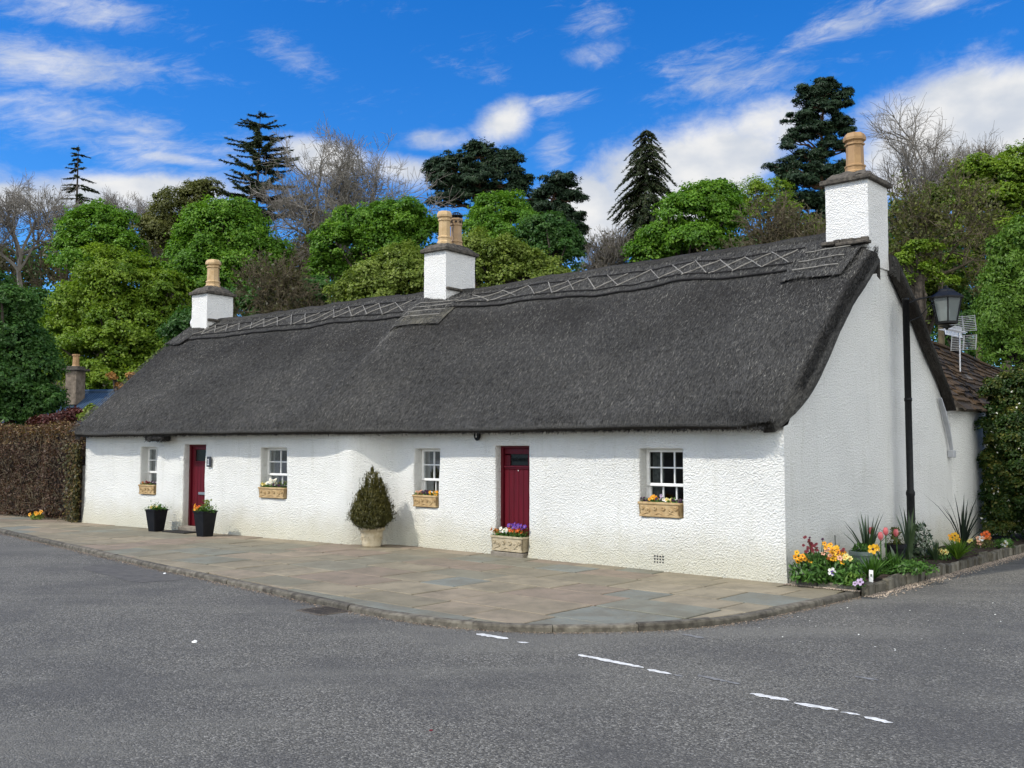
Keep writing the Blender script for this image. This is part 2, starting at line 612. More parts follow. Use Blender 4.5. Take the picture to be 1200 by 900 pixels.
M['slate_cap'] = simple_mat('chimney_cope_stone', (.045, .04, .034), (.12, .105, .085), 14, .95, 1.0, 30, bdist=.02)
M['pot_buff'] = simple_mat('buff_clay', (.42, .28, .135), (.54, .39, .22), 6, .6, .2, 40)
M['pot_orange'] = simple_mat('orange_buff_clay', (.38, .235, .11), (.30, .18, .085), 6, .6, .2, 40)
M['pot_grey'] = simple_mat('sooty_buff_clay', (.40, .27, .15), (.29, .2, .125), 6, .7, .2, 40)
M['soot_and_hole_shade'] = simple_mat('soot_and_hole_shade', (.012, .011, .011), (.02, .02, .02), 6, .9)  # soot in the flues; also painted as the shade inside holes
M['black_iron'] = simple_mat('black_painted_iron', (.006, .0065, .0075), (.012, .013, .014), 20, .5, .15, 60, .2)
M['white_wood'] = simple_mat('white_window_paint', (.80, .80, .79), (.74, .74, .72), 6, .4)
M['curtain'] = simple_mat('curtain_cloth', (.07, .08, .08), (.15, .16, .16), 18, .9)
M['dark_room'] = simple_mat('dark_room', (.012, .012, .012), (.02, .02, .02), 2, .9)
M['step'] = simple_mat('worn_step_stone', (.16, .14, .11), (.24, .21, .17), 8, .85, .5, 40)
M['planter_stone'] = simple_mat('cast_stone_trough', (.34, .225, .105), (.47, .345, .185), 10, .8, .4, 50)
M['planter_stone_pale'] = simple_mat('pale_cast_stone', (.33, .27, .175), (.45, .38, .26), 10, .8, .4, 50)
M['black_plastic'] = simple_mat('black_planter', (.004, .0045, .007), (.008, .008, .010), 8, .6, .1, 20, .2)
M['mat_rubber'] = simple_mat('door_mat', (.015, .014, .013), (.028, .026, .024), 40, .95, .6, 120)
M['bark'] = simple_mat('grey_brown_bark', (.035, .028, .021), (.075, .062, .05), 3, .95, .8, 9, bdist=.04)
M['bark_pale'] = simple_mat('pale_grey_twigs', (.15, .135, .115), (.235, .215, .19), 3, .95, .5, 9)
M['bark_brown'] = simple_mat('brown_twigs', (.075, .060, .036), (.125, .102, .063), 3, .95, .5, 9)
M['bark_pine'] = simple_mat('pine_bark', (.045, .028, .019), (.09, .052, .03), 3, .95, .8, 9)
M['rod'] = simple_mat('split_hazel_rods', (.15, .14, .12), (.27, .255, .225), 8, .7)
M['rope'] = simple_mat('dark_thatch_twine', (.012, .0115, .011), (.022, .02, .019), 8, .95)
M['stone_house'] = simple_mat('rubble_stone', (.10, .08, .06), (.21, .17, .13), 6, .9, .8, 14)
M['blue_roof'] = simple_mat('blue_sheet_roof', (.020, .043, .082), (.031, .058, .10), 3, .5)
M['steel'] = simple_mat('brushed_steel', (.5, .5, .5), (.6, .6, .6), 10, .3, metal=1.0)
M['alu'] = simple_mat('dull_aluminium', (.5, .51, .52), (.6, .61, .62), 10, .45, metal=.55)
M['lead'] = simple_mat('grey_flashing', (.36, .37, .39), (.46, .47, .49), 6, .6, .2, 20)
M['white_plastic'] = simple_mat('white_plastic', (.72, .72, .70), (.8, .8, .78), 6, .5)
M['plaque'] = simple_mat('slate_plaque', (.03, .034, .042), (.045, .05, .06), 10, .5)
M['plaque_mark'] = simple_mat('pale_plaque_lettering', (.55, .57, .6), (.62, .63, .66), 10, .5)


def make_slab():
    m, t, b = mat('mossy_stone_slates', .9, .2)
    p = geo_pos(t)
    c = t.ramp(attr(t), [(0, (.024, .022, .022)), (.35, (.05, .04, .032)), (.6, (.085, .055, .03)), (.8, (.06, .042, .028)), (1, (.16, .15, .14))])
    c = t.mix(t.math('MULTIPLY', t.smooth(t.noise(p, 3.5, 5, .6), .45, .7), .6), c, (.10, .058, .025))
    t.put(b.inputs['Base Color'], c)
    t.put(b.inputs['Normal'], t.bump(t.noise(p, 25, 5, .6), .8, .02))
    return m


M['slab'] = make_slab()


def make_door():
    m, t, b = mat('dark_red_gloss_paint', .42, .22)
    p = coords(t)
    n = t.noise(t.mapping(p, (8, 8, .8)), 2, 5, .6)
    t.put(b.inputs['Base Color'], t.mix(t.smooth(n, .3, .75), (.105, .004, .011), (.07, .0035, .008)))
    t.put(b.inputs['Normal'], t.bump(n, .1, .004))
    return m


M['door'] = make_door()
M['door_edge'] = simple_mat('pink_red_bead', (.26, .03, .045), (.22, .02, .035), 8, .4)


def make_glass():
    m = bpy.data.materials.new('window_glass')
    m.use_nodes = True
    t = NT(m.node_tree); t.n.clear()
    tr = t.new('ShaderNodeBsdfTransparent'); tr.inputs[0].default_value = (.78, .82, .80, 1)
    gl = t.new('ShaderNodeBsdfGlossy'); gl.inputs['Roughness'].default_value = .03
    gl.inputs[0].default_value = (.8, .85, .9, 1)
    fr = t.new('ShaderNodeFresnel'); fr.inputs[0].default_value = 1.5
    t.put(fr.inputs['Normal'], t.bump(t.noise(coords(t), 6, 2), .06, .01))
    mx = t.new('ShaderNodeMixShader')
    t.l.new(t.math('MULTIPLY', fr.outputs[0], .36, clamp=True), mx.inputs[0])
    t.l.new(tr.outputs[0], mx.inputs[1]); t.l.new(gl.outputs[0], mx.inputs[2])
    o = t.new('ShaderNodeOutputMaterial'); t.l.new(mx.outputs[0], o.inputs[0])
    return m


M['glass'] = make_glass()


M['dark_glass'] = simple_mat('dark_door_glass', (.006, .008, .008), (.012, .014, .014), 5, .25, spec=.25)


def make_lamp_glass():
    m = bpy.data.materials.new('cloudy_lantern_glass')
    m.use_nodes = True
    t = NT(m.node_tree); t.n.clear()
    tr = t.new('ShaderNodeBsdfTransparent'); tr.inputs[0].default_value = (.62, .68, .68, 1)
    df = t.new('ShaderNodeBsdfDiffuse'); df.inputs[0].default_value = (.33, .37, .37, 1)
    gl = t.new('ShaderNodeBsdfGlossy'); gl.inputs['Roughness'].default_value = .08
    m1 = t.new('ShaderNodeMixShader'); m1.inputs[0].default_value = .42
    t.l.new(tr.outputs[0], m1.inputs[1]); t.l.new(df.outputs[0], m1.inputs[2])
    m2 = t.new('ShaderNodeMixShader')
    fr = t.new('ShaderNodeFresnel'); fr.inputs[0].default_value = 1.5
    t.l.new(fr.outputs[0], m2.inputs[0]); t.l.new(m1.outputs[0], m2.inputs[1]); t.l.new(gl.outputs[0], m2.inputs[2])
    o = t.new('ShaderNodeOutputMaterial'); t.l.new(m2.outputs[0], o.inputs[0])
    return m


M['lamp_glass'] = make_lamp_glass()

# foliage, dark -> light
M['lf_sycamore'] = leaf_mat('sycamore_leaves', [(0, (0.0521, 0.1354, 0.0139)), (0.5, (0.0972, 0.2171, 0.0174)), (1, (0.1736, 0.3125, 0.0278))])
M['lf_fresh'] = leaf_mat('fresh_green_leaves', [(0, (0.0729, 0.1458, 0.0117)), (0.5, (0.1429, 0.2333, 0.0175)), (1, (0.226, 0.3135, 0.0292))])
M['lf_yellow'] = leaf_mat('yellow_green_leaves', [(0, (.085, .135, .018)), (.5, (.155, .215, .032)), (1, (.26, .315, .07))])
M['lf_dark'] = leaf_mat('dark_green_leaves', [(0, (0.0267, 0.0751, 0.02)), (0.5, (0.05, 0.125, 0.0267)), (1, (0.0918, 0.1834, 0.0367))])
M['lf_blue'] = leaf_mat('blue_green_needles', [(0, (0.0125, 0.0275, 0.0163)), (0.5, (0.0225, 0.045, 0.0225)), (1, (0.0425, 0.0725, 0.0325))], .15)
M['lf_spruce'] = leaf_mat('spruce_needles', [(0, (.012, .022, .010)), (.5, (.027, .042, .017)), (1, (.058, .075, .03))], .15)
M['lf_olive'] = leaf_mat('olive_budding_leaves', [(0, (0.063, 0.0728, 0.0224)), (0.5, (0.105, 0.1162, 0.0308)), (1, (0.168, 0.175, 0.0504))])
M['lf_mid'] = leaf_mat('mid_olive_leaves', [(0, (.05, .085, .012)), (.5, (.09, .135, .018)), (1, (.145, .19, .035))])
M['lf_willow'] = leaf_mat('willow_leaves', [(0, (0.0625, 0.1313, 0.0163)), (0.5, (0.11, 0.2063, 0.025)), (1, (0.175, 0.2875, 0.045))])
M['lf_brush'] = leaf_mat('brown_brush_leaves', [(0, (0.039, 0.0364, 0.0182)), (0.5, (0.0676, 0.065, 0.0286)), (1, (0.1105, 0.104, 0.0455))])
M['lf_shrub'] = leaf_mat('evergreen_shrub_leaves', [(0, (.014, .036, .009)), (.5, (.03, .066, .012)), (.78, (.085, .105, .018)), (.985, (.2, .18, .04)), (1, (.7, .7, .62))], .3, .02)
M['lf_hedge'] = leaf_mat('copper_hedge_leaves', [(0, (.034, .020, .014)), (.3, (.085, .043, .027)), (.55, (.105, .078, .05)), (.75, (.16, .075, .038)), (.9, (.19, .14, .042)), (1, (.30, .22, .14))], .2)
M['lf_ivy'] = leaf_mat('ivy_leaves', [(0, (.03, .032, .010)), (.5, (.055, .055, .016)), (.8, (.10, .062, .02)), (1, (.15, .12, .03))], .25)
M['lf_red'] = leaf_mat('dark_red_leaves', [(0, (.04, .013, .012)), (.6, (.09, .028, .022)), (1, (.15, .055, .04))], .25)
M['lf_orange'] = leaf_mat('orange_leaves', [(0, (.25, .12, .03)), (1, (.45, .24, .07))], .3)
M['lf_juniper'] = leaf_mat('juniper_sprays', [(0, (.028, .030, .008)), (.5, (.065, .062, .014)), (1, (.15, .125, .03))], .2)
M['lf_bed'] = leaf_mat('flower_bed_leaves', [(0, (0.03, 0.075, 0.015)), (0.5, (0.0562, 0.1375, 0.0225)), (1, (0.1125, 0.225, 0.0438))], .3)
M['lf_strap'] = leaf_mat('strap_leaves', [(0, (.018, .042, .016)), (.5, (.035, .075, .025)), (1, (.075, .125, .04))], .25, .1)
M['lf_dark_strap'] = leaf_mat('dark_strap_leaves', [(0, (.010, .018, .014)), (1, (.03, .045, .03))], .2)


def petal(name, c, c2=None):
    return leaf_mat(name, [(0, tuple(k * .8 for k in c)), (.6, c), (1, c2 or c)], .25, .03)


P = {'yellow': petal('yellow_petals', (.75, .42, .015)), 'gold': petal('golden_petals', (.80, .34, .01), (.85, .5, .04)),
     'lemon': petal('pale_yellow_petals', (.78, .68, .25)), 'white': petal('white_petals', (.80, .80, .76)),
     'orange': petal('orange_red_petals', (.72, .12, .015), (.8, .25, .04)), 'purple': petal('violet_petals', (.13, .05, .38)),
     'plum': petal('dark_plum_petals', (.045, .010, .04)), 'pink': petal('pink_petals', (.70, .16, .18), (.75, .32, .3)),
     'maroon': petal('maroon_petals', (.16, .012, .02)), 'lilac': petal('lilac_petals', (.5, .38, .55)), 'peach': petal('peach_petals', (.75, .42, .28)),
     'rust': petal('rust_petals', (.42, .14, .02)), 'eye': petal('dark_flower_eye', (.03, .012, .02))}

# ------------------------------------------------------------------ plan of the place (measured off the photograph)
C = G(921.5, 683.5); K1 = G(470, 638.35); K2 = G(403, 637.3); L = G(98.3, 612.3)


def unit(v): return v / np.linalg.norm(v)


dR, dL = unit(K1 - C), unit(L - K2)
vR = np.array([dR[1], -dR[0], 0.0]); vL = np.array([dL[1], -dL[0], 0.0])      # towards the back of the cottage
Z = np.array([0, 0, 1.0])
LR, LL = np.linalg.norm(K1 - C), np.linalg.norm(L - K2)
HALF, DEEP = 3.1, 6.1


def fr(s, w, z=0.0):
    """point in the right-hand frame: s along the front wall from the corner, w out from the wall"""
    return C + dR * s - vR * w + Z * z


def fl(s, w, z=0.0):
    return K2 + dL * s - vL * w + Z * z


def wall_s(px, A, d, py=560):
    """distance along a wall line at which the sight line through column px meets it"""
    r = ray(px, py)
    m = np.array([[d[0], -r[0]], [d[1], -r[1]]])
    return float(np.linalg.solve(m, -A[:2])[0])


# ------------------------------------------------------------------ terrain, road, pavement
def terrain_h(x, y):
    t = np.clip((y - 36) / 60, 0, 1)
    return -0.13 + 9.0 * t * t * (3 - 2 * t) + 14 * np.clip((y - 96) / 200, 0, 1)


def build_ground():
    ys = np.concatenate([np.linspace(-60, 36, 6), np.linspace(40, 100, 16), np.linspace(130, 900, 8)])
    xs = np.concatenate([np.linspace(-900, -120, 6), np.linspace(-100, 100, 21), np.linspace(120, 900, 6)])
    X, Y = np.meshgrid(xs, ys)
    Zh = terrain_h(X, Y) + np.where((Y > 42) & (Y < 140), RNG.normal(0, .3, X.shape), 0)
    v = np.stack([X, Y, Zh], -1).reshape(-1, 3)
    nx = len(xs)
    f = [(j * nx + i, j * nx + i + 1, (j + 1) * nx + i + 1, (j + 1) * nx + i) for j in range(len(ys) - 1) for i in range(nx - 1)]
    tag(MB().add(v, f).build('ground', M['ground'], smooth=True), kind='structure')


build_ground()

KERB_PX = [(0, 621), (66.7, 635.7), (133, 650.6), (180, 660.9), (233, 671.8), (300, 685.8), (344, 695.6), (398, 707), (433, 714.6), (500, 724.6), (540, 728.8), (580, 731.8),
           (625, 733.6), (670, 734), (720, 733.2), (765, 731.6), (805, 729), (840, 725.6), (875, 720.8), (900, 716), (920, 711.8), (950, 706), (980, 699.2), (1008, 692.6)]
kerb = [G(a, b) for a, b in KERB_PX]
far = unit(kerb[0] - kerb[3])
kerb = [kerb[0] + far * 60, kerb[0] + far * 25, kerb[0] + far * 8] + kerb
kerb = np.array(kerb)


def resample(pts, step):
    d = np.concatenate([[0], np.cumsum(np.linalg.norm(np.diff(pts, axis=0), axis=1))])
    n = max(2, int(d[-1] / step))
    q = np.linspace(0, d[-1], n + 1)
    return np.stack([np.interp(q, d, pts[:, k]) for k in range(3)], 1)


def smooth_line(p, it=3):
    p = p.copy()
    for _ in range(it):
        p[1:-1] = .25 * p[:-2] + .5 * p[1:-1] + .25 * p[2:]
    return p


kerbf = smooth_line(resample(kerb, .12), 6)
ROAD_Z = -0.062
EDGE_S = -0.97           # outer edge of the flower bed, metres out from the gable


def build_road():
    line = [p for p in resample(kerbf, .5)]
    line += [fr(EDGE_S + .1, -t) for t in np.arange(.5, 14, 1.5)]
    line.append(fr(EDGE_S - 1, -40)); line.append(fr(EDGE_S - 4, -70))
    pts = [(p[0], p[1], ROAD_Z) for p in line]
    tail = pts[-1]; head = pts[0]
    pts += [(tail[0] + 9, tail[1] + 4, ROAD_Z), (70, 30, ROAD_Z), (70, -60, ROAD_Z), (-110, -60, ROAD_Z), (-110, head[1] - 4, ROAD_Z)]
    from mathutils.geometry import tessellate_polygon
    tri = tessellate_polygon([[Vector(p) for p in pts]])
    # a thick sheet so the edge is closed
    m = MB().add(pts, [tuple(t) for t in tri])
    o = m.build('road', M['asphalt'])
    bm_flip_up(o)
    tag(o, kind='structure')


def bm_flip_up(o):
    import bmesh
    bm = bmesh.new(); bm.from_mesh(o.data)
    for f in bm.faces:
        f.normal_update()
        if f.normal.z < 0: f.normal_flip()
    bm.to_mesh(o.data); bm.free()


build_road()


def clip_poly(poly, A, n):
    """keep the side of the line through A where (p-A).n >= 0"""
    out = []
    for i in range(len(poly)):
        a, b = poly[i], poly[(i + 1) % len(poly)]
        da, db = (a - A) @ n, (b - A) @ n
        if da >= 0: out.append(a)
        if (da >= 0) != (db >= 0): out.append(a + (b - a) * da / (da - db))
    return out


def build_pavement():
    kin = []                                   # inner edge of the kerb stones
    for i in range(len(kerbf)):
        a, b = kerbf[max(0, i - 1)], kerbf[min(len(kerbf) - 1, i + 1)]
        tdir = unit(b - a)
        n = np.array([-tdir[1], tdir[0], 0.0])     # towards the cottage
        kin.append(kerbf[i] + n * .10)
    kin = np.array(kin)
    coarse = resample(kin, .35)
    # bed of dirt under the flags
    base = [np.array([p[0], p[1], -.022]) for p in kin]
    tailp = [fl(60, -3.0, -.022), fl(8.4, -.6, -.022), K2 + vL * .6 - Z * .022, K1 + vR * .6 - Z * .022, fr(0, -.6, -.022), fr(EDGE_S, -.35, -.022)]
    poly = base + tailp[::-1]
    from mathutils.geometry import tessellate_polygon
    tri = tessellate_polygon([[Vector(p) for p in poly]])
    o = MB().add(poly, [tuple(t) for t in tri]).build('pavement_bed', M['joint'])
    bm_flip_up(o)
    tag(o, kind='structure')
    rng = np.random.default_rng(3)
    mb = MB()
    w0 = -0.25
    # courses run along the cottage front
    cw = [.62, .58, .74, .6, .7, .78, .6, .68, .7, .6, .7]
    for ci, wd in enumerate(cw):
        s = -1.6 + rng.uniform(0, .6)
        while s < 46:
            ln = rng.choice([.62, .75, .9, 1.0, 1.15, 1.4])
            def pt(ss, ww):
                # direction turns gently at the join of the two cottages
                if ss <= LR: return fr(ss, ww)
                b = unit(vR + vL)
                return C + dR * LR - vR * ww * 1.0 + dL * (ss - LR) - (vL - vR) * ww * min(1, (ss - LR) / 1.5)
            g = .014
            q = [pt(s + g, w0 + g), pt(s + ln - g, w0 + g), pt(s + ln - g, w0 + wd - g), pt(s + g, w0 + wd - g)]
            sk = rng.normal(0, .015, 2)
            poly = [p.copy() for p in q]
            cen = sum(poly) / 4
            near = np.argsort(np.linalg.norm(coarse - cen, axis=1))[:8]
            for k in near:
                k = int(k)
                if k >= len(coarse) - 1: continue
                a, b = coarse[k], coarse[k + 1]
                td = unit(b - a)
                n = np.array([-td[1], td[0], 0.0])
                poly = clip_poly(poly, a + n * .006, n)
                if len(poly) < 3: break
            if len(poly) >= 3:
                poly = clip_poly(poly, fr(EDGE_S + .02, 0), dR)
            if len(poly) >= 3:
                # the flags stop at the flower bed's front edging
                inner = clip_poly(poly, fr(0, .02), -vR) if cen @ dR < C @ dR else poly
                poly = inner
            if len(poly) >= 3:
                cen = sum(poly) / len(poly)
                area = 0
                for i in range(len(poly)):
                    a, b = poly[i] - cen, poly[(i + 1) % len(poly)] - cen
                    area += abs(a[0] * b[1] - a[1] * b[0]) / 2
                if area > .01:
                    zt = rng.normal(0, .0022); tilt = rng.normal(0, .0025, 2)
                    top = [np.array([p[0], p[1], zt + (p - cen)[:2] @ tilt]) for p in poly]
                    ins = [cen + (p - cen) * (1 - .012 / max(.1, np.linalg.norm(p - cen))) for p in top]
                    ins = [np.array([a[0], a[1], b[2]]) for a, b in zip(ins, top)]
                    low = [np.array([p[0], p[1], p[2] - .006]) for p in top]
                    bot = [np.array([p[0], p[1], -.03]) for p in top]
                    n = len(poly)
                    f = [tuple(range(n))]
                    for i in range(n):
                        j = (i + 1) % n
                        f.append((i, n + i, n + j, j)); f.append((n + i, 2 * n + i, 2 * n + j, n + j))
                    mb.add(np.array(ins + low + bot), f, rng.random())
            s += ln
        w0 += wd
    o = mb.build('pavement', M['flag'])
    import bmesh
    bm = bmesh.new(); bm.from_mesh(o.data); bmesh.ops.recalc_face_normals(bm, faces=bm.faces); bm.to_mesh(o.data); bm.free()
    tag(o, kind='structure')
    # kerb stones
    kb = MB()
    d = np.concatenate([[0], np.cumsum(np.linalg.norm(np.diff(kerbf, axis=0), axis=1))])
    at = lambda q: np.array([np.interp(q, d, kerbf[:, k]) for k in range(3)])
    q = 0.0
    while q < d[-1] - .05:
        ln = min(rng.uniform(.7, 1.05), d[-1] - q)
        n_ = 5
        zz = rng.normal(.003, .004); push = rng.normal(0, .006)
        rows = []
        for i in range(n_ + 1):
            g = .003 if i == 0 else (-.003 if i == n_ else 0)
            p = at(q + ln * i / n_ + g); p2 = at(min(d[-1], q + ln * i / n_ + .05)); p1 = at(max(0, q + ln * i / n_ - .05))
            td = unit(p2 - p1); n = np.array([-td[1], td[0], 0.0])
            o_ = p - n * push
            wob = rng.normal(0, .003)
            rows.append([o_ + n * .10 + Z * -.1, o_ + n * .097 + Z * zz, o_ + n * .022 + Z * (zz + wob * .6), o_ + n * .008 + Z * (zz - .008 + wob), o_ - n * .002 + Z * (zz - .022), o_ - n * .008 + Z * -.16])
        m_ = len(rows[0])
        v = np.array(rows).reshape(-1, 3)
        f = [(i * m_ + k, (i + 1) * m_ + k, (i + 1) * m_ + k + 1, i * m_ + k + 1) for i in range(n_) for k in range(m_ - 1)]
        f += [tuple(range(m_)), tuple(n_ * m_ + k for k in range(m_))[::-1]]
        kb.add(v, f, rng.random())
        q += ln
    o = kb.build('kerb', M['kerb'])
    bm = bmesh.new(); bm.from_mesh(o.data); bmesh.ops.recalc_face_normals(bm, faces=bm.faces); bm.to_mesh(o.data); bm.free()
    tag(o, kind='structure')
    # grit gathered in the gutter
    gr = MB()
    pts = kerbf[(kerbf[:, 1] < 30)]
    dd = np.concatenate([[0], np.cumsum(np.linalg.norm(np.diff(pts, axis=0), axis=1))])
    N = 9000
    qq = np.sort(rng.uniform(0, dd[-1], N))
    P0 = np.stack([np.interp(qq, dd, pts[:, k]) for k in range(3)], 1)
    T0 = np.stack([np.interp(qq + .05, dd, pts[:, k]) for k in range(3)], 1) - P0
    T0[-30:] = T0[-31]
    T0 /= np.linalg.norm(T0, axis=1)[:, None] + 1e-9
    nn = np.stack([T0[:, 1], -T0[:, 0], np.zeros(N)], 1)
    wid = .05 + .07 * (np.array([mnoise.noise((x * .8, 3, 1)) for x in qq]) + .5)
    off = .012 + np.abs(rng.normal(0, 1, N)) * np.clip(wid, .02, .2) * .6
    pos = P0 + nn * off[:, None]
    pos[:, 2] = ROAD_Z + .002
    sz = rng.uniform(.004, .011, N)
    gr.leaves(pos + np.array([0, 0, .003]), np.stack([rng.normal(0, .3, N), rng.normal(0, .3, N), np.ones(N)], 1), sz * 2, sz * 1.6, rng.random(N))
    tag(gr.build('gutter_grit', M['grit']), 'brown grit and dust gathered along the foot of the kerb', 'grit', kind='stuff')


build_pavement()


def build_markings():
    rng = np.random.default_rng(5)
    mb = MB(); old = MB()
    a, b = G(677, 767.5, ROAD_Z), G(1045, 847, ROAD_Z)
    u = unit(b - a); n = np.array([-u[1], u[0], 0])

    def dash(m, p, q, wd):
        p = G(*p, ROAD_Z + .004); q = G(*q, ROAD_Z + .004)
        ln = np.linalg.norm(q - p)
        k = max(4, int(ln / .03))
        uu = unit(q - p); nn = np.array([-uu[1], uu[0], 0])
        v = []
        for i in range(k + 1):
            e = min(1, (i + .35) / 2, (k - i + .35) / 2)
            c = p + (q - p) * i / k
            v.append(c + nn * max(-.01, wd / 2 * e + rng.normal(0, .006))); v.append(c - nn * max(-.01, wd / 2 * e + rng.normal(0, .009)))
        m.add(np.array(v), [(2 * i, 2 * i + 1, 2 * i + 3, 2 * i + 2) for i in range(k)])
    W = .066
    dash(mb, (558, 742.5), (596, 748.5), W * 1.3); dash(mb, (606, 752), (621, 753.5), W)
    dash(mb, (677, 767), (755, 782.5), W); dash(mb, (758, 784), (787, 790), W)
    dash(mb, (880, 812.5), (926, 821), W * 1.05); dash(mb, (931, 823.5), (982, 832), W * .9); dash(mb, (986, 834), (1008, 838), W * .8); dash(mb, (1012, 839.5), (1046, 847), W)
    dash(old, (790, 790.5), (800, 792.5), W * .8); dash(old, (818, 791), (868, 802), W * .7); dash(old, (800, 743), (826, 748), W * .9); dash(old, (1000, 792), (1030, 797), W * .9)
    o = mb.build('road_markings', M['paint']); bm_flip_up(o); tag(o, kind='structure')
    o = old.build('worn_road_markings', M['paint_old']); bm_flip_up(o); tag(o, kind='structure')
    # tarmac patch with ragged edge beside the kerb on the left
    pt = MB()
    c = G(150, 671, ROAD_Z + .003)
    uu = unit(kerbf[60] - kerbf[140])
    ring = []
    for k in range(28):
        an = k / 28 * 2 * math.pi
        r = 1 + rng.normal(0, .05)
        x, y = math.cos(an), math.sin(an)
        sq = max(abs(x), abs(y))
        ring.append(c + (x / sq * 1.15 * r) * uu + (y / sq * .33 * r) * np.array([-uu[1], uu[0], 0]))
    pt.add(np.array(ring), [tuple(range(28))])
    o = pt.build('road_patch', simple_mat('newer_tarmac', (.105, .10, .092), (.075, .072, .068), 9, .9, .7, 90)); bm_flip_up(o); tag(o, kind='structure')


build_markings()


# ------------------------------------------------------------------ the cottage
COTTAGE = thing('thatched_cottage', 'long low white cottage with dark thatched roof and red doors', 'cottage', C)


def n3(p, sc, seed=0.0):
    return mnoise.noise((p[0] * sc + seed, p[1] * sc, p[2] * sc + seed))


def roof_z(a, zr):
    """outer thatch height, a = 0 at the ridge, 1 at the eave edge"""
    return zr - (zr - 1.985) * a + .17 * math.sin(math.pi * min(1, a)) - 0.02 * math.exp(-(a / .03) ** 2)


def panel(mb, A, d, n, length, ztop, openings, step=.11, e0=0.0, e1=0.0, recess=.2):
    """wall sheet from A along d facing n; openings = (s0, s1, z0, z1, depth)"""
    ch = .022
    ss = set([0.0, length]); zs = set([-.03, ztop])
    for (a, b, z0, z1, dp) in openings:
        ss.update([a - ch, b + ch]); zs.update([z0 - ch, z1 + ch])

    def refine(vals):
        vals = sorted(vals); out = []
        for i in range(len(vals) - 1):
            k = max(1, int(round((vals[i + 1] - vals[i]) / step)))
            out += [vals[i] + (vals[i + 1] - vals[i]) * j / k for j in range(k)]
        return out + [vals[-1]]
    ss, zs = refine(ss), refine(zs)

    def bat(z): return .035 * math.exp(-max(0, z) / .22)

    def P_(s, z, dep=0.0):
        p = A + d * s + Z * z
        fade = min(1, s / .25, (length - s) / .25)
        w = (n3(p, 1.3) * .022 + n3(p, 4.0, 7) * .009) * max(0, fade) + bat(z)
        sh = 0
        if e0 and s < .2: sh = -e0 * bat(z) * (1 - s / .2)
        if e1 and length - s < .2: sh = e1 * bat(z) * (1 - (length - s) / .2)
        return p + n * (w - dep) + d * sh
    idx = {}
    v = []
    for i, s in enumerate(ss):
        for j, z in enumerate(zs):
            idx[i, j] = len(v); v.append(P_(s, z))
    f = []
    for i in range(len(ss) - 1):
        for j in range(len(zs) - 1):
            sm, zm = (ss[i] + ss[i + 1]) / 2, (zs[j] + zs[j + 1]) / 2
            if any(a - ch < sm < b + ch and z0 - ch < zm < z1 + ch for (a, b, z0, z1, dp) in openings): continue
            f.append((idx[i, j], idx[i, j + 1], idx[i + 1, j + 1], idx[i + 1, j]))
    mb.add(np.array(v), f)
    for (a, b, z0, z1, dp) in openings:
        loop = [(s, z0 - ch) for s in ss if a - ch - 1e-6 <= s <= b + ch + 1e-6]
        loop += [(b + ch, z) for z in zs if z0 - ch + 1e-6 < z <= z1 + ch + 1e-6]
        loop += [(s, z1 + ch) for s in ss[::-1] if a - ch - 1e-6 <= s < b + ch - 1e-6]
        loop += [(a - ch, z) for z in zs[::-1] if z0 - ch + 1e-6 < z < z1 + ch - 1e-6]
        rings = []
        for (dep, ins) in ((0, 0), (.006, .6), (.022, 1.0), (dp * .5, 1.0), (dp, 1.0)):
            r = []
            for (s, z) in loop:
                s2 = min(max(s, a - ch + ch * ins), b + ch - ch * ins); z2 = min(max(z, z0 - ch + ch * ins), z1 + ch - ch * ins)
                p = P_(s, z) + d * (s2 - s) + Z * (z2 - z) - n * dep
                if dep == dp: p = A + d * s2 + Z * z2 - n * dp
                r.append(p)
            rings.append(r)
        m = len(loop)
        vv = np.array([p for r in rings for p in r])
        ff = [(k * m + i, k * m + (i + 1) % m, (k + 1) * m + (i + 1) % m, (k + 1) * m + i) for k in range(len(rings) - 1) for i in range(m)]
        mb.add(vv, ff)


def zat(px, py, A, d):
    """height on the wall plane seen at pixel (px, py)"""
    s = wall_s(px, A, d, py)
    p = A + d * s
    r = ray(px, py)
    return CAM_H + r[2] * p[1] / r[1]


sR = lambda px: wall_s(px, C, dR)
sL = lambda px: wall_s(px, K2, dL)
WIN_D, DOOR_D = .2, .15
# openings: name -> (wall, s0, s1, z0, z1)
W4 = (sR(800.2), sR(749.5), zat(775, 606.5, C, dR), zat(775, 526, C, dR))
W3 = (sR(514.2), sR(485.5), zat(500, 594.5, C, dR), zat(500, 526, C, dR))
D2 = (sR(619.8), sR(580.5), 0.035, zat(600, 522.5, C, dR))
W2 = (sL(335.7), sL(304.8), zat(320, 584, K2, dL), zat(320, 525, K2, dL))
W1 = (sL(183.4), sL(164.5), zat(174, 579.5, K2, dL), zat(174, 524, K2, dL))
D1 = (sL(239.6), sL(215.2), 0.06, zat(228, 521, K2, dL))


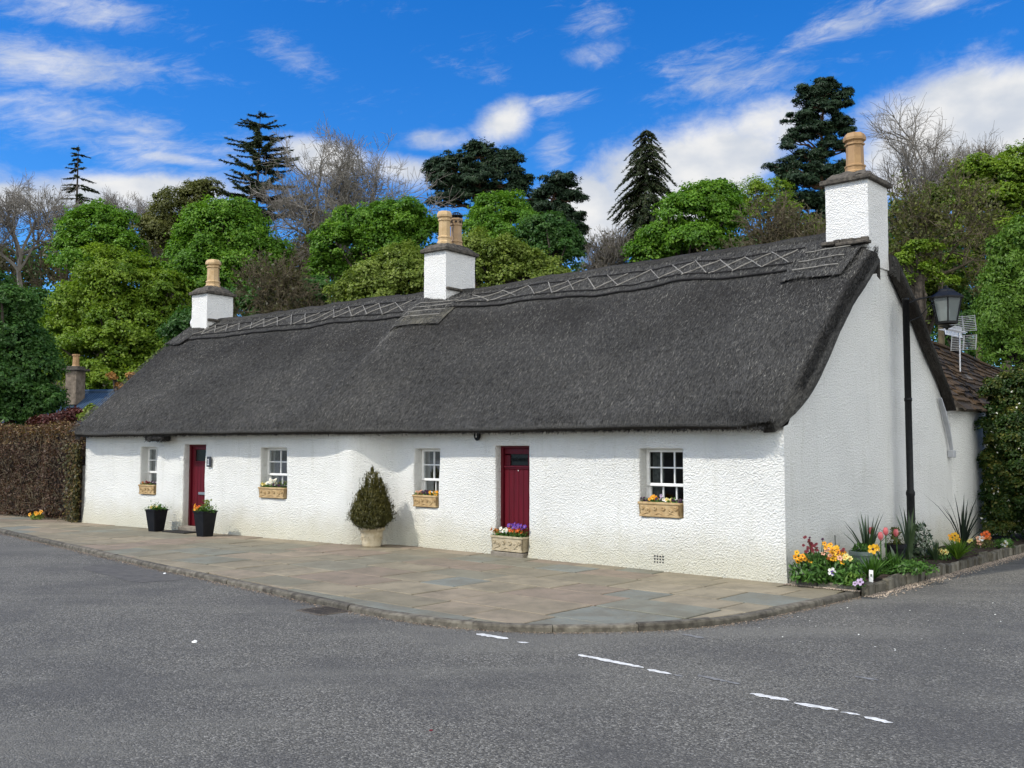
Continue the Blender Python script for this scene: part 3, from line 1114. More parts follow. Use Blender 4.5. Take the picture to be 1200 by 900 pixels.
def build_walls():
    mb = MB()
    panel(mb, C, dR, -vR, LR, 1.945, [(W4[0], W4[1], W4[2], W4[3], WIN_D), (W3[0], W3[1], W3[2], W3[3], WIN_D), (D2[0], D2[1], D2[2], D2[3], DOOR_D)], e0=1)
    panel(mb, K2, dL, -vL, LL, 2.0, [(W2[0], W2[1], W2[2], W2[3], WIN_D), (W1[0], W1[1], W1[2], W1[3], WIN_D), (D1[0], D1[1], D1[2], D1[3], DOOR_D)], e1=1)
    # the eased step between the two houses
    nn = 16
    v = []
    zs = np.linspace(-.03, 2.0, 21)
    for i in range(nn + 1):
        q = i / nn
        e = q * q * (3 - 2 * q)
        h1 = 2 * q ** 3 - 3 * q ** 2 + 1; h2 = q ** 3 - 2 * q ** 2 + q; h3 = -2 * q ** 3 + 3 * q ** 2; h4 = q ** 3 - q ** 2
        p = K1 * h1 + dR * h2 * .9 + K2 * h3 + dL * h4 * .9
        bulge = 0
        nrm = unit(-vR * (1 - q) - vL * q)
        for z in zs:
            v.append(p + nrm * (bulge * -.4 + .035 * math.exp(-max(0, z) / .22)) + Z * z)
    m = len(zs)
    mb.add(np.array(v), [(i * m + j, i * m + j + 1, (i + 1) * m + j + 1, (i + 1) * m + j) for i in range(nn) for j in range(m - 1)])

    # gables
    def gable(A, v_, out, zr, flip):
        ts = np.linspace(0, DEEP, 57)
        vs = []
        rows = 44
        for t in ts:
            a = abs(t - HALF) / (HALF + .38)
            zt = max(1.945, roof_z(a, zr) - .30 - .24 * max(0, 1 - t / .6, 1 - (DEEP - t) / .6))
            for j in range(rows + 1):
                z = -.03 + (zt + .03) * j / rows
                p = A + v_ * t + Z * z
                fade = max(0, min(1, t / .25, (DEEP - t) / .25))
                b = .035 * math.exp(-max(0, z) / .22)
                sh = -b * max(0, 1 - t / .2)
                vs.append(p + out * ((n3(p, 1.2, 3) * .03 + n3(p, 4, 9) * .008) * fade + b) + v_ * sh)
        k = rows + 1
        f = [(i * k + j, (i + 1) * k + j, (i + 1) * k + j + 1, i * k + j + 1) for i in range(len(ts) - 1) for j in range(rows)]
        mb.add(np.array(vs), f)
    gable(C, vR, -dR, 4.93, False)
    gable(L, vL, dL, 4.78, True)
    # back walls
    for (A, d, ln) in ((C + vR * DEEP, dR, LR + .3), (L + vL * DEEP, -dL, LL + .3)):
        v = [A, A + d * ln, A + d * ln + Z * 2.1, A + Z * 2.1]
        mb.add(np.array(v), [(0, 1, 2, 3)])
    o = mb.build('wall', M['harl'], COTTAGE)
    import bmesh
    bm = bmesh.new(); bm.from_mesh(o.data); bmesh.ops.remove_doubles(bm, verts=bm.verts, dist=.0006)
    bmesh.ops.recalc_face_normals(bm, faces=bm.faces)
    for e in bm.edges:
        if len(e.link_faces) == 2 and e.calc_face_angle(0) > .75: e.smooth = False
    for f in bm.faces: f.smooth = True
    bm.to_mesh(o.data); bm.free()
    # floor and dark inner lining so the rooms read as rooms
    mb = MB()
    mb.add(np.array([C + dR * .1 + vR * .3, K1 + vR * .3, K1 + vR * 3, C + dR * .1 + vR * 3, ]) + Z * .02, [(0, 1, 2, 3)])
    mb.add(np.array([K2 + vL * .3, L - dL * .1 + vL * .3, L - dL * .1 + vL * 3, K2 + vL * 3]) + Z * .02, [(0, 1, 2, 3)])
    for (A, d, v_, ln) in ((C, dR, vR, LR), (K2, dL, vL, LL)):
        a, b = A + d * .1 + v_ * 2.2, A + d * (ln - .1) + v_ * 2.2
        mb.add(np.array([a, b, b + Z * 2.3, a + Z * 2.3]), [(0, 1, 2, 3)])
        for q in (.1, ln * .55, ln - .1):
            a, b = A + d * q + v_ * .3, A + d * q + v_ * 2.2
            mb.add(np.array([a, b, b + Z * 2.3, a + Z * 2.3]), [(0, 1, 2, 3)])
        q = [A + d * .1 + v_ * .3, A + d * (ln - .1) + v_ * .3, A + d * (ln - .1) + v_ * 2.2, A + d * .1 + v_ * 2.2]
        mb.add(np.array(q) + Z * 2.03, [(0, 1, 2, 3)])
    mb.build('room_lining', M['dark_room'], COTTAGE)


build_walls()


# ---- roof: stations along the ridge, a profile at each
ZR_R, ZR_L = 4.93, 4.78
S_TOT = LR + .55 + LL


def station(s):
    """plan frame at distance s along the front: origin on the wall line, outward normal, along, ridge height, eave drop"""
    if s <= LR - .8: A, n, d = C + dR * s, -vR, dR
    elif s >= LR + 1.4: A, n, d = K2 + dL * (s - LR - .55), -vL, dL
    else:
        q = (s - LR + .8) / 2.2
        e = q * q * (3 - 2 * q)
        a, b = C + dR * s, K2 + dL * (s - LR - .55)
        A = a * (1 - e) + b * e
        n = unit(-vR * (1 - e) - vL * e); d = unit(dR * (1 - e) + dL * e)
    k = np.clip((s - LR + 1.0) / 2.0, 0, 1); k = k * k * (3 - 2 * k)
    zr = ZR_R * (1 - k) + ZR_L * k
    return A, n, d, zr


def prof(zr, eave=.38, amax=1.0):
    """front half profile of the thatch from ridge to under the eave: list of (w, z, part)"""
    out = []
    for i in range(31):
        a = i / 30 * amax
        w = -HALF + (HALF + eave - .05) * a
        out.append((w, roof_z(a * .985, zr), a))
    zl = out[-1][1]
    eave = out[-1][0] + .05
    out += [(eave - .028, zl - .035, 1.01), (eave - .018, zl - .065, 1.03), (eave - .03, zl - .095, 1.08), (eave - .09, zl - .12, 1.13), (eave - .26, zl - .11, 1.16), (eave - .5, zl + .02, 1.2)]
    return out


def roof_point(s, w, dz=0.0, back=False):
    """point on the outer thatch surface"""
    A, n, d, zr = station(s)
    a = (w + HALF) / (HALF + .33) * .985
    z = roof_z(max(0, a), zr)
    if back: w = -2 * HALF - w
    return A + n * w + Z * (z + dz)


def ridge_px(px):
    lo, hi = -1.0, S_TOT + 1
    for _ in range(50):
        m = (lo + hi) / 2
        p = roof_point(m, -HALF)
        yy = math.cos(PITCH) * p[1] + math.sin(PITCH) * (p[2] - CAM_H)
        x = 600 + F_PX * p[0] / yy
        if x > px: lo = m
        else: hi = m
    return lo


S_SEAM = ridge_px(522)


def seam_lift(s, a):
    d = np.asarray(s) - S_SEAM - .12 + .12 * np.sin(np.asarray(a) * 5)
    g = np.where(d < 0, np.exp(-(d / 1.1) ** 2), np.exp(-(d / .16) ** 2))
    return .14 * g * np.minimum(1, np.asarray(a) * 4) * np.clip((1.05 - np.asarray(a)) / .5, 0, 1)


def roof_bumps(p, a):
    return n3(p, .55, 11) * .07 + n3(p, 1.6, 5) * .03 + n3(p, 5.0, 2) * .014


def build_roof():
    mb = MB()
    VERGE = .2
    s0, s1 = -VERGE, S_TOT + .22
    ss = np.concatenate([np.linspace(s0, .1, 7), np.linspace(.22, S_TOT - .1, 190), np.linspace(S_TOT, s1, 6)])
    flow = []

    def half(back):
        rows = []
        for s in ss:
            A, n, d, zr = station(s)
            # ends are rounded off in plan and in section
            if s < .62: e = max(0, (.62 - s) / .82)
            elif s > S_TOT - .3: e = max(0, (s - S_TOT + .3) / .52) * .8
            else: e = 0
            eave = .38 - .30 * e * e
            rnd = 0.0
            q = 0
            if s < .02: q = min(1, (.02 - s) / (VERGE + .02))
            if s > S_TOT: q = min(1, (s - S_TOT) / .22)
            rnd = .17 * (1 - math.sqrt(max(0, 1 - q * q)))
            row = []
            for (w, z, a) in prof(zr, eave, .88 if back else 1.0):
                zz = z - rnd * (1 if a <= 1.05 else .2)
                lift = .09 * e * e * max(0, min(1, (a - .86) / .14))
                ww = w if not back else -2 * HALF - w
                inset = .22 * max(0, (a - .76) / .24) ** 2 * e * e * (1 if s < 2 else -.5)
                if back: inset *= .3
                p = A + n * ww + Z * (zz + lift) + d * inset
                b = roof_bumps(p, a) * (1 if a <= 1 else .5)
                # seam and swelling where the two roofs join
                if not back: b += float(seam_lift(s, a))
                nz = Z * .8 + (n if not back else -n) * .55
                row.append((p + nz * b, a, s))
            rows.append(row)
        return rows
    for back in (False, True):
        rows = half(back)
        m = len(rows[0])
        idx = {}
        v, t, fl_ = [], [], []
        for i, r in enumerate(rows):
            for j, (p, a, s) in enumerate(r):
                idx[i, j] = len(v); v.append(p)
                tint = .5
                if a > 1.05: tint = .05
                seam = math.exp(-((s - S_SEAM - .1) / .22) ** 2) if not back else 0
                if .12 < a < .75: tint = max(tint, .5 + .5 * seam * (1 - (a - .12) / .63))
                t.append(tint); fl_.append((s, a * 3.9, 3.0 if back else 0))
        f = []
        # around the gable stack the overhang is cut back
        for i in range(len(rows) - 1):
            sm = (ss[i] + ss[i + 1]) / 2
            for j in range(m - 1):
                a = (rows[i][j][1] + rows[i][j + 1][1]) / 2
                if sm < .02 and a < .125: continue
                if (sm < -.02 or sm > S_TOT + .02) and a > 1.1: continue
                q = (idx[i, j], idx[i, j + 1], idx[i + 1, j + 1], idx[i + 1, j])
                f.append(q if not back else q[::-1])
        # verge ends: close down to the gable wall with a thick dark edge
        for i in (0, len(rows) - 1):
            lo = []
            for j in range(m):
                p, a, s = rows[i][j]
                lo.append(j)
            for j in range(m - 3):
                a = (rows[i][j][1] + rows[i][j + 1][1]) / 2
                if i == 0 and a < .125: continue
                dirn = station(rows[i][j][2])[2] * (1 if i == 0 else -1)
                q0, q1 = rows[i][j][0], rows[i][j + 1][0]
                st = [(0, 0), (.01, .05), (.05, .10), (.16, .15)]
                prev = (idx[i, j], idx[i, j + 1])
                am, tp = (.87, .5) if back else (.985, .18)
                k0 = max(.1, min(1, (am - rows[i][j][1]) / tp)); k1 = max(.1, min(1, (am - rows[i][j + 1][1]) / tp))
                for (ii, dn) in st[1:]:
                    base = len(v)
                    v += [q0 - Z * dn * k0 + dirn * ii, q1 - Z * dn * k1 + dirn * ii]
                    tv = .25 if dn < .1 else .1
                    t += [tv, tv]; fl_ += [(s + dn, rows[i][j][1] * 3.9, 5), (s + dn, rows[i][j + 1][1] * 3.9, 5)]
                    q = (prev[0], prev[1], base + 1, base)
                    f.append(q)
                    prev = (base, base + 1)
        # close the cut beside the gable stack
        jc = min(j for j in range(m - 1) if (rows[0][j][1] + rows[0][j + 1][1]) / 2 >= .125)
        for i in range(len(rows) - 1):
            if (ss[i] + ss[i + 1]) / 2 >= .02: break
            p, q = rows[i][jc][0], rows[i + 1][jc][0]
            base = len(v)
            v += [p, q, q - Z * .34, p - Z * .3]
            t += [.2] * 4; fl_ += [(0, 0, 7)] * 4
            f.append((base, base + 1, base + 2, base + 3))
        mb.add(np.array(v), f, np.array(t))
        flow += fl_
    # ragged eave and verge straws + loose stalks all over the surface
    rng = np.random.default_rng(11)
    o = mb.build('thatch_roof', [M['thatch']], COTTAGE)
    at = o.data.attributes.new('flow', 'FLOAT_VECTOR', 'POINT')
    at.data.foreach_set('vector', np.array(flow, np.float32).ravel())
    import bmesh
    bm = bmesh.new(); bm.from_mesh(o.data)
    bmesh.ops.remove_doubles(bm, verts=bm.verts, dist=.0008)
    bmesh.ops.recalc_face_normals(bm, faces=bm.faces)
    for f in bm.faces: f.smooth = True
    for e in bm.edges:
        if len(e.link_faces) == 2 and e.calc_face_angle(0) > .9: e.smooth = False
    bm.to_mesh(o.data); bm.free()
    # stalks
    N = 190000
    s = rng.uniform(-.1, S_TOT + .15, N)
    a = rng.uniform(0.12, 1, N)
    a = np.concatenate([a, rng.uniform(.965, 1.0, 9000)]); s = np.concatenate([s, rng.uniform(.05, S_TOT, 9000)]); N = len(s)
    p0, dr, wv = np.zeros((N, 3)), np.zeros((N, 3)), np.zeros((N, 3))
    sg = np.linspace(-.25, S_TOT + .25, 400)
    fr_ = [station(q) for q in sg]
    A_ = np.array([q[0] for q in fr_]); n_ = np.array([q[1] for q in fr_]); d_ = np.array([q[2] for q in fr_]); z_ = np.array([q[3] for q in fr_])
    ii = lambda arr: np.stack([np.interp(s, sg, arr[:, k]) for k in range(3)], 1)
    AA, nn, dd = ii(A_), ii(n_), ii(d_); zz = np.interp(s, sg, z_)
    aa = a * .985

    def rz(x): return zz - (zz - 1.985) * x + .17 * np.sin(np.pi * np.clip(x, 0, 1))
    w = -HALF + (HALF + .33) * a
    p0 = AA + nn * w[:, None] + Z * rz(aa)[:, None]
    bm_ = np.array([roof_bumps(q, 0) for q in p0])
    bm_ += seam_lift(s, a)
    p0 += (Z * .8 + nn * .55) * bm_[:, None]
    w2 = -HALF + (HALF + .33) * (a + .01)
    dz = (rz(aa + .00985) - rz(aa))
    sl = nn * (.01 * (HALF + .33)) + Z * dz[:, None]
    sl /= np.linalg.norm(sl, axis=1)[:, None]
    nrm = np.cross(dd, sl); nrm *= np.sign(nrm[:, 2:3])
    ln = rng.uniform(.035, .09, N)
    dirv = sl + nrm * rng.uniform(.03, .38, N)[:, None] + dd * rng.normal(0, .14, N)[:, None]
    dirv /= np.linalg.norm(dirv, axis=1)[:, None]
    eav = a > .965
    dirv[eav] = dirv[eav] * .7 - Z * rng.uniform(.2, .9, eav.sum())[:, None]
    dirv /= np.linalg.norm(dirv, axis=1)[:, None]
    st = MB()
    face = nrm + rng.normal(0, .35, (N, 3))
    tint = np.clip(rng.beta(1.5, 2.7, N) + .2 * (np.array([n3(q, .9, 4) for q in p0])), 0, 1)
    tint[eav] *= .8
    seam = np.exp(-((s - S_SEAM - .1) / .24) ** 2) * np.clip(1 - (a - .12) / .63, 0, 1)
    tint = np.clip(tint + .45 * seam * (a > .14), 0, 1)
    st.leaves(p0 + dirv * ln[:, None] * .3 + nrm * .004, face, ln, rng.uniform(.003, .0075, N), tint, tdir=dirv)
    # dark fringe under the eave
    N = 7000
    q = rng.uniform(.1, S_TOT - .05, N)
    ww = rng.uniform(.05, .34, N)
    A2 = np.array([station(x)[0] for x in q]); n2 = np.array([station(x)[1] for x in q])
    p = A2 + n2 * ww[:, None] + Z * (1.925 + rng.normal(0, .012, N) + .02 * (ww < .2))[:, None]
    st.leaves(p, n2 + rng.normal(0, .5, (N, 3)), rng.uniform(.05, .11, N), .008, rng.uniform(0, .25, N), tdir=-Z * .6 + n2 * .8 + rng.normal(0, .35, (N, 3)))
    # verge edge on the right-hand gable
    N = 5000
    a = rng.uniform(.12, .86, N)
    pv = np.array([roof_point(rng.uniform(-.19, -.12), -HALF + (HALF + .25) * x, -rng.uniform(.02, .2)) for x in a])
    sl = unit(np.array(roof_point(0, -1.0)) - np.array(roof_point(0, -2.0)))
    st.leaves(pv, -dR[None] + rng.normal(0, .4, (N, 3)), rng.uniform(.05, .12, N), .008, rng.uniform(0, .45, N), tdir=sl[None] - dR[None] * .35 + rng.normal(0, .25, (N, 3)))
    st.build('loose_stalks', M['straw'], o)
    # dark repair wad under the eave by the first door
    wad = MB()
    c = fl(sL(194), .2, 1.88)
    wad.bbox(c, (.62, .22, .13), np.stack([dL, -vL, Z], 1), .2, 0, .05)
    N = 600
    pp = c + dL * rng.uniform(-.31, .31, N)[:, None] - vL * rng.uniform(-.1, .13, N)[:, None] + Z * rng.uniform(-.08, .06, N)[:, None]
    wad.leaves(pp, -vL[None] + rng.normal(0, .5, (N, 3)), .1, .012, rng.uniform(0, .5, N), 1, tdir=dL[None] + rng.normal(0, .5, (N, 3)))
    wad.build('eave_patch', [M['rope'], M['straw']], o)
    return o


ROOF = build_roof()


def strip_on_roof(mb, s0, s1, w0, w1, lift, n=40, m=6, tint=.5, back=False, edge=.03, skip=(), mat=0, rag=.012):
    ss = np.linspace(s0, s1, n + 1)
    ws = np.linspace(w0, w1, m + 1)
    v, f = [], []
    flow = []
    for i, s in enumerate(ss):
        A, nn, d, zr = station(s)
        r = []
        wb = n3((s * 2.2, 1, 3), 1.0, 9) * rag
        seq = [(w, 0) for w in ws] + [(ws[-1] + .012, -edge * .5), (ws[-1] + .006, -edge * 1.6)]
        for (w, dz) in seq:
            p = roof_point(s, w + (wb if w > w0 + .01 else 0), 0, False)
            b = roof_bumps(p, 0) + lift + dz + (0 if back else float(seam_lift(s, (w + HALF) / (HALF + .33))))
            if back:
                A, nn, d, zr = station(s)
                p = roof_point(s, w, 0, True)
                v.append(p + Z * b * 1.0)
            else:
                v.append(p + (Z * .8 + nn * .55) * b)
            flow.append((s, w * 1.2 + 3, 8))
    k = len(ws) + 2
    for i in range(n):
        for j in range(k - 1):
            q = (i * k + j, i * k + j + 1, (i + 1) * k + j + 1, (i + 1) * k + j)
            f.append(q if not back else q[::-1])
    mb.add(np.array(v), f, tint, mat)
    return flow


def build_ridge():
    c1, c2 = ridge_px(251), ridge_px(527)
    mb = MB(); flow = []
    s_hi = S_TOT + .12
    flow += strip_on_roof(mb, .05, s_hi, -HALF, -HALF + .80, .05, 170, 8, .47)
    flow += strip_on_roof(mb, .05, s_hi, -HALF, -HALF + .80, .05, 170, 8, .45, back=True)
    # rounded top roll
    ss = np.linspace(.05, s_hi, 150)
    pts = np.array([roof_point(s, -HALF, .035 + n3((s * 1.7, 2, 2), 1) * .02) + Z * roof_bumps(roof_point(s, -HALF), 0) for s in ss])
    n0 = mb.n
    mb.tube(pts, np.full(150, .085), 10, .5)
    flow += [(q, 0.2 * k, 2) for q in ss for k in range(10)]
    flow += [(0, 0, 2)] * 20
    # saddle patches below the chimneys
    sd_ = c2 - .15
    flow += strip_on_roof(mb, sd_ - .42, sd_ + .42, -HALF + .25, -HALF + 1.32, .026, 14, 12, .8, rag=.10, edge=.005)
    flow += strip_on_roof(mb, .08, 1.02, -HALF + .25, -HALF + 1.12, .045, 14, 10, .58, rag=.09, edge=.006)
    flow += strip_on_roof(mb, S_TOT - .5, S_TOT + .12, -HALF + .2, -HALF + 1.0, .056, 14, 10, .5, rag=.05, edge=.012)
    o = mb.build('ridge_cap', M['thatch'], ROOF, smooth=True)
    at = o.data.attributes.new('flow', 'FLOAT_VECTOR', 'POINT')
    if len(flow) == len(o.data.vertices):
        at.data.foreach_set('vector', np.array(flow, np.float32).ravel())
    # stalks in the ridge
    rods, twine = MB(), MB()

    def onroof(s, w, lift):
        p = roof_point(s, w)
        return p + (Z * .8 + station(s)[1] * .55) * (roof_bumps(p, 0) + lift + float(seam_lift(s, (w + HALF) / (HALF + .33))))

    def line(m, s0, w0, s1, w1, r, lift=.06, k=8):
        pts = [onroof(s0 + (s1 - s0) * i / k, w0 + (w1 - w0) * i / k, lift) for i in range(k + 1)]
        m.tube(np.array(pts), r, 5, .5)
    rng = np.random.default_rng(21)
    for (a, b) in ((1.0, c2 - .5), (c2 + .45, S_TOT - .55)):
        k = int((b - a) * 5)
        for w in (.29, .70):
            line(twine, a, -HALF + w, b, -HALF + w, .012, .075, k * 2)
        line(twine, a, -HALF + .815, b, -HALF + .815, .02, .03, k * 2)
        # lozenges of split hazel
        q = a + .1
        pitch = .46
        while q < b - pitch * .5:
            e = min(pitch, b - q)
            if rng.random() > .06: line(rods, q, -HALF + .30 + rng.normal(0, .015), q + e + rng.normal(0, .03), -HALF + .70 + rng.normal(0, .015), .0095, .08, 9)
            if rng.random() > .06: line(rods, q + rng.normal(0, .03), -HALF + .70 + rng.normal(0, .015), q + e, -HALF + .30 + rng.normal(0, .015), .0095, .085, 9)
            q += pitch
    for w in (.45, .68, .9):
        line(rods, .2, -HALF + w, .9, -HALF + w + .03, .010, .075, 6)
    for w in (.6, .78, .96, 1.12):
        line(rods, sd_ - .36, -HALF + w, sd_ + .36, -HALF + w, .010, .08, 6)
    line(twine, .1, -HALF + 1.13, 1.0, -HALF + 1.13, .008, .045, 6)
    line(twine, sd_ - .4, -HALF + 1.32, sd_ + .4, -HALF + 1.32, .008, .035, 6)
    line(twine, S_TOT - .5, -HALF + 1.0, S_TOT + .1, -HALF + 1.0, .014, .055, 6)
    line(twine, S_TOT - .52, -HALF + .3, S_TOT - .52, -HALF + 1.0, .014, .055, 6)
    rods.build('ridge_rods', M['rod'], ROOF)
    twine.build('ridge_twine', M['rope'], ROOF)
    st = MB()
    N = 20000
    s = rng.uniform(.05, s_hi, N); w = -HALF + np.abs(rng.uniform(-.1, .8, N))
    for (a, b, wm, k) in ((sd_ - .42, sd_ + .42, 1.34, 1500), (.08, 1.02, 1.14, 1500), (S_TOT - .5, S_TOT + .1, 1.02, 800)):
        s = np.concatenate([s, rng.uniform(a, b, k)]); w = np.concatenate([w, -HALF + rng.uniform(.25, wm, k)])
    N = len(s)
    pp = np.array([onroof(a, b, .055) for a, b in zip(s, w)])
    n_ = np.array([station(a)[1] for a in s])
    sl = n_ * .77 - Z * .62; nr = n_ * .62 + Z * .77
    st.leaves(pp + nr * .006, nr + rng.normal(0, .3, (N, 3)), rng.uniform(.05, .14, N), .008, rng.beta(2, 2.6, N), tdir=sl + rng.normal(0, .22, (N, 3)) + nr * .12)
    st.build('loose_stalks', M['straw'], o)


build_ridge()


def frame_of(d, n): return np.stack([d, -n, Z], 1)        # columns: along, out (towards front), up


def chimney_pot(parent, c, h, r, m, style='roll', sides=8):
    """octagonal clay pot standing at c"""
    mb = MB()
    if style == 'roll':
        pr = [(r * 1.28, 0), (r * 1.28, h * .06), (r * 1.12, h * .10), (r * 1.12, h * .17), (r * 1.2, h * .19), (r * 1.2, h * .22), (r * 1.0, h * .25), (r * .97, h * .70), (r * 1.13, h * .72),
              (r * 1.13, h * .755), (r * 1.0, h * .77), (r * 1.0, h * .80), (r * 1.27, h * .83), (r * 1.3, h * .89), (r * 1.2, h * .95), (r * 1.02, h), (r * .8, h), (r * .78, h * .7)]
    else:
        pr = [(r * 1.22, 0), (r * 1.22, h * .05), (r * 1.05, h * .09), (r * 1.05, h * .15), (r * 1.15, h * .17), (r * 1.15, h * .2), (r * 1.0, h * .24), (r * .96, h * .74), (r * 1.1, h * .76),
              (r * 1.1, h * .80), (r * 1.0, h * .82), (r * 1.0, h * .92), (r * 1.16, h * .94), (r * 1.16, h), (r * .85, h), (r * .8, h * .7)]
    mb.lathe(pr, c, sides, start=math.pi / 8, mat=0)
    mb.lathe([(r * .79, h * .72), (.01, h * .72)], c, sides, mat=1, start=math.pi / 8)
    if style == 'vent':                     # ventilation holes under the rim, their shade painted as dark boxes
        for k in range(8):
            a = k / 8 * 2 * math.pi
            mb.box(np.array(c) + [math.cos(a) * r * .96, math.sin(a) * r * .96, h * .87], (r * .3, r * .3, h * .06), rot2(a), mat=1)
    return mb.build('chimney_pot', [m, M['soot_and_hole_shade']], parent)


def chimney(s_c, wid, dep, z_top, z_bot, pots, cap_h, label, flush=None, ledge=True):
    A, n, d, zr = station(s_c)
    cen = A - n * HALF
    R = np.stack([d, n, Z], 1)
    mb = MB()
    # stack with wobbly skin
    k = 14
    v, f = [], []
    zs = np.linspace(z_bot, z_top, 12)
    ring = []
    for (a, b, c2, e) in ((-1, -1, 1, -1), (1, -1, 1, 1), (1, 1, -1, 1), (-1, 1, -1, -1)):
        for i in range(6):
            q = i / 6
            ring.append(((a + (c2 - a) * q) * wid / 2, (b + (e - b) * q) * dep / 2))
    for z in zs:
        for (x, y) in ring:
            p = cen + d * x + n * y + Z * z
            o_ = (d * x + n * y); o_ = o_ / (np.linalg.norm(o_) + 1e-9)
            v.append(p + o_ * n3(p, 4, 3) * .012)
    m = len(ring)
    f = [(i * m + j, i * m + (j + 1) % m, (i + 1) * m + (j + 1) % m, (i + 1) * m + j) for i in range(len(zs) - 1) for j in range(m)]
    mb.add(np.array(v), f)
    o = mb.build('chimney', M['harl_stack'], COTTAGE)
    # cope: slab and haunched mortar
    cp = MB()
    cp.bbox(cen + Z * (z_top + .035), (wid + .13, dep + .13, .075), R, bev=.012)
    rng = np.random.default_rng(int(s_c * 100))
    rows = []
    for (q, zz) in ((1.0, .07), (.93, .10), (.72, .10 + cap_h * .5), (.5, .07 + cap_h), (.3, .075 + cap_h)):
        r = []
        for i in range(24):
            a = i / 24 * 2 * math.pi + math.pi / 4
            x, y = math.cos(a), math.sin(a)
            sq = max(abs(x), abs(y)) if q > .6 else 1 / 1.05
            r.append(cen + d * (x / sq * (wid + .05) / 2 * q) + n * (y / sq * (dep + .05) / 2 * q) + Z * (z_top + zz + rng.normal(0, .012)))
        rows.append(r)
    f = [(i * 24 + j, i * 24 + (j + 1) % 24, (i + 1) * 24 + (j + 1) % 24, (i + 1) * 24 + j) for i in range(4) for j in range(24)]
    f.append(tuple(4 * 24 + j for j in range(24)))
    cp.add(np.array([p for r in rows for p in r]), f)
    cp.build('cope', M['slate_cap'], o)
    for (dx, dy, h, r, m_, st) in pots:
        chimney_pot(o, cen + d * dx + n * dy + Z * (z_top + .05 + cap_h), h, r, m_, st)
    return o, cen, R, d, n


def build_chimneys():
    # gable stack on the right, flush with the gable
    o3, cen, R, d, n = chimney(.30, .66, .74, 5.66, 4.38, [(0, .02, .64, .132, M['pot_orange'], 'roll')], .13, '')
    fx = MB()
    rng = np.random.default_rng(4)
    zf = 4.76
    for k in range(7):
        fx.bbox(cen + d * (-.28 + .1 * k) + n * (.40 + rng.normal(0, .01)) + Z * (zf + rng.normal(0, .008)), (.12, .14, .06), R @ rot2(rng.normal(0, .2)), bev=.015)
    fx.bbox(cen - d * .12 + n * .44 + Z * (zf - .05), (.5, .14, .05), R, bev=.01)
    fx.build('flashing', M['slate_cap'], o3)
    # stack between the two houses
    s2 = ridge_px(527)
    o2, cen, R, d, n = chimney(s2, .58, .92, 5.62, 3.8, [(.0, .17, .68, .125, M['pot_buff'], 'roll'), (.0, -.2, .60, .125, M['pot_grey'], 'vent')], .14, '')
    cw = MB()                                   # wire bird guard on the second pot
    top = cen - n * .2 + Z * (5.62 + .19 + .60)
    for k in range(10):
        a = k / 10 * 2 * math.pi
        cw.tube([top + np.array([math.cos(a) * .11, math.sin(a) * .11, -.02]), top + np.array([math.cos(a) * .13, math.sin(a) * .13, .07]), top + np.array([math.cos(a) * .06, math.sin(a) * .06, .13]), top + [0, 0, .14]], .007, 5)
    cw.lathe([(.135, .05), (.145, .06), (.135, .07)], top, 14)
    cw.build('bird_guard', M['soot_and_hole_shade'], o2)
    for (o, dz) in ((o2, 4.93),):
        fx = MB()
        fx.bbox(cen - d * .31 + n * .2 + Z * 4.86, (.07, .5, .05), R, bev=.01)
        fx.build('flashing', M['slate_cap'], o); fx = MB()
        fx.bbox(cen + n * .49 + Z * 4.52, (.62, .07, .05), R, bev=.01)
        fx.build('flashing', M['slate_cap'], o)
    s1 = S_TOT - .31
    o1, cen, R, d, n = chimney(s1, .60, .78, 5.45, 3.9, [(0, .0, .70, .15, M['pot_buff'], 'roll')], .16, '')
    fx = MB()
    fx.bbox(cen - d * .32 + n * .18 + Z * 4.80, (.08, .38, .06), R, bev=.01)
    fx.build('flashing', M['slate_cap'], o1); fx = MB()
    fx.bbox(cen + d * .16 + n * .42 + Z * 4.42, (.5, .12, .04), R, bev=.01)
    fx.build('flashing', M['slate_cap'], o1)
    dish = MB()                                 # small white fitting on the far side of the left stack
    q = cen + d * .40 + n * .22 + Z * 4.78
    dish.lathe([(.02, -.14), (.1, -.1), (.12, .0), (.09, .1), (.02, .14)], q, 12)
    dish.tube([q + Z * .1, q + Z * .38], .025, 8)
    dish.tube([q - Z * .1 + n * .0, q - Z * .36], .015, 6)
    dish.tube([q, q - d * .14], .02, 6)
    dish.build('wall_fitting', M['white_plastic'], o1)


build_chimneys()


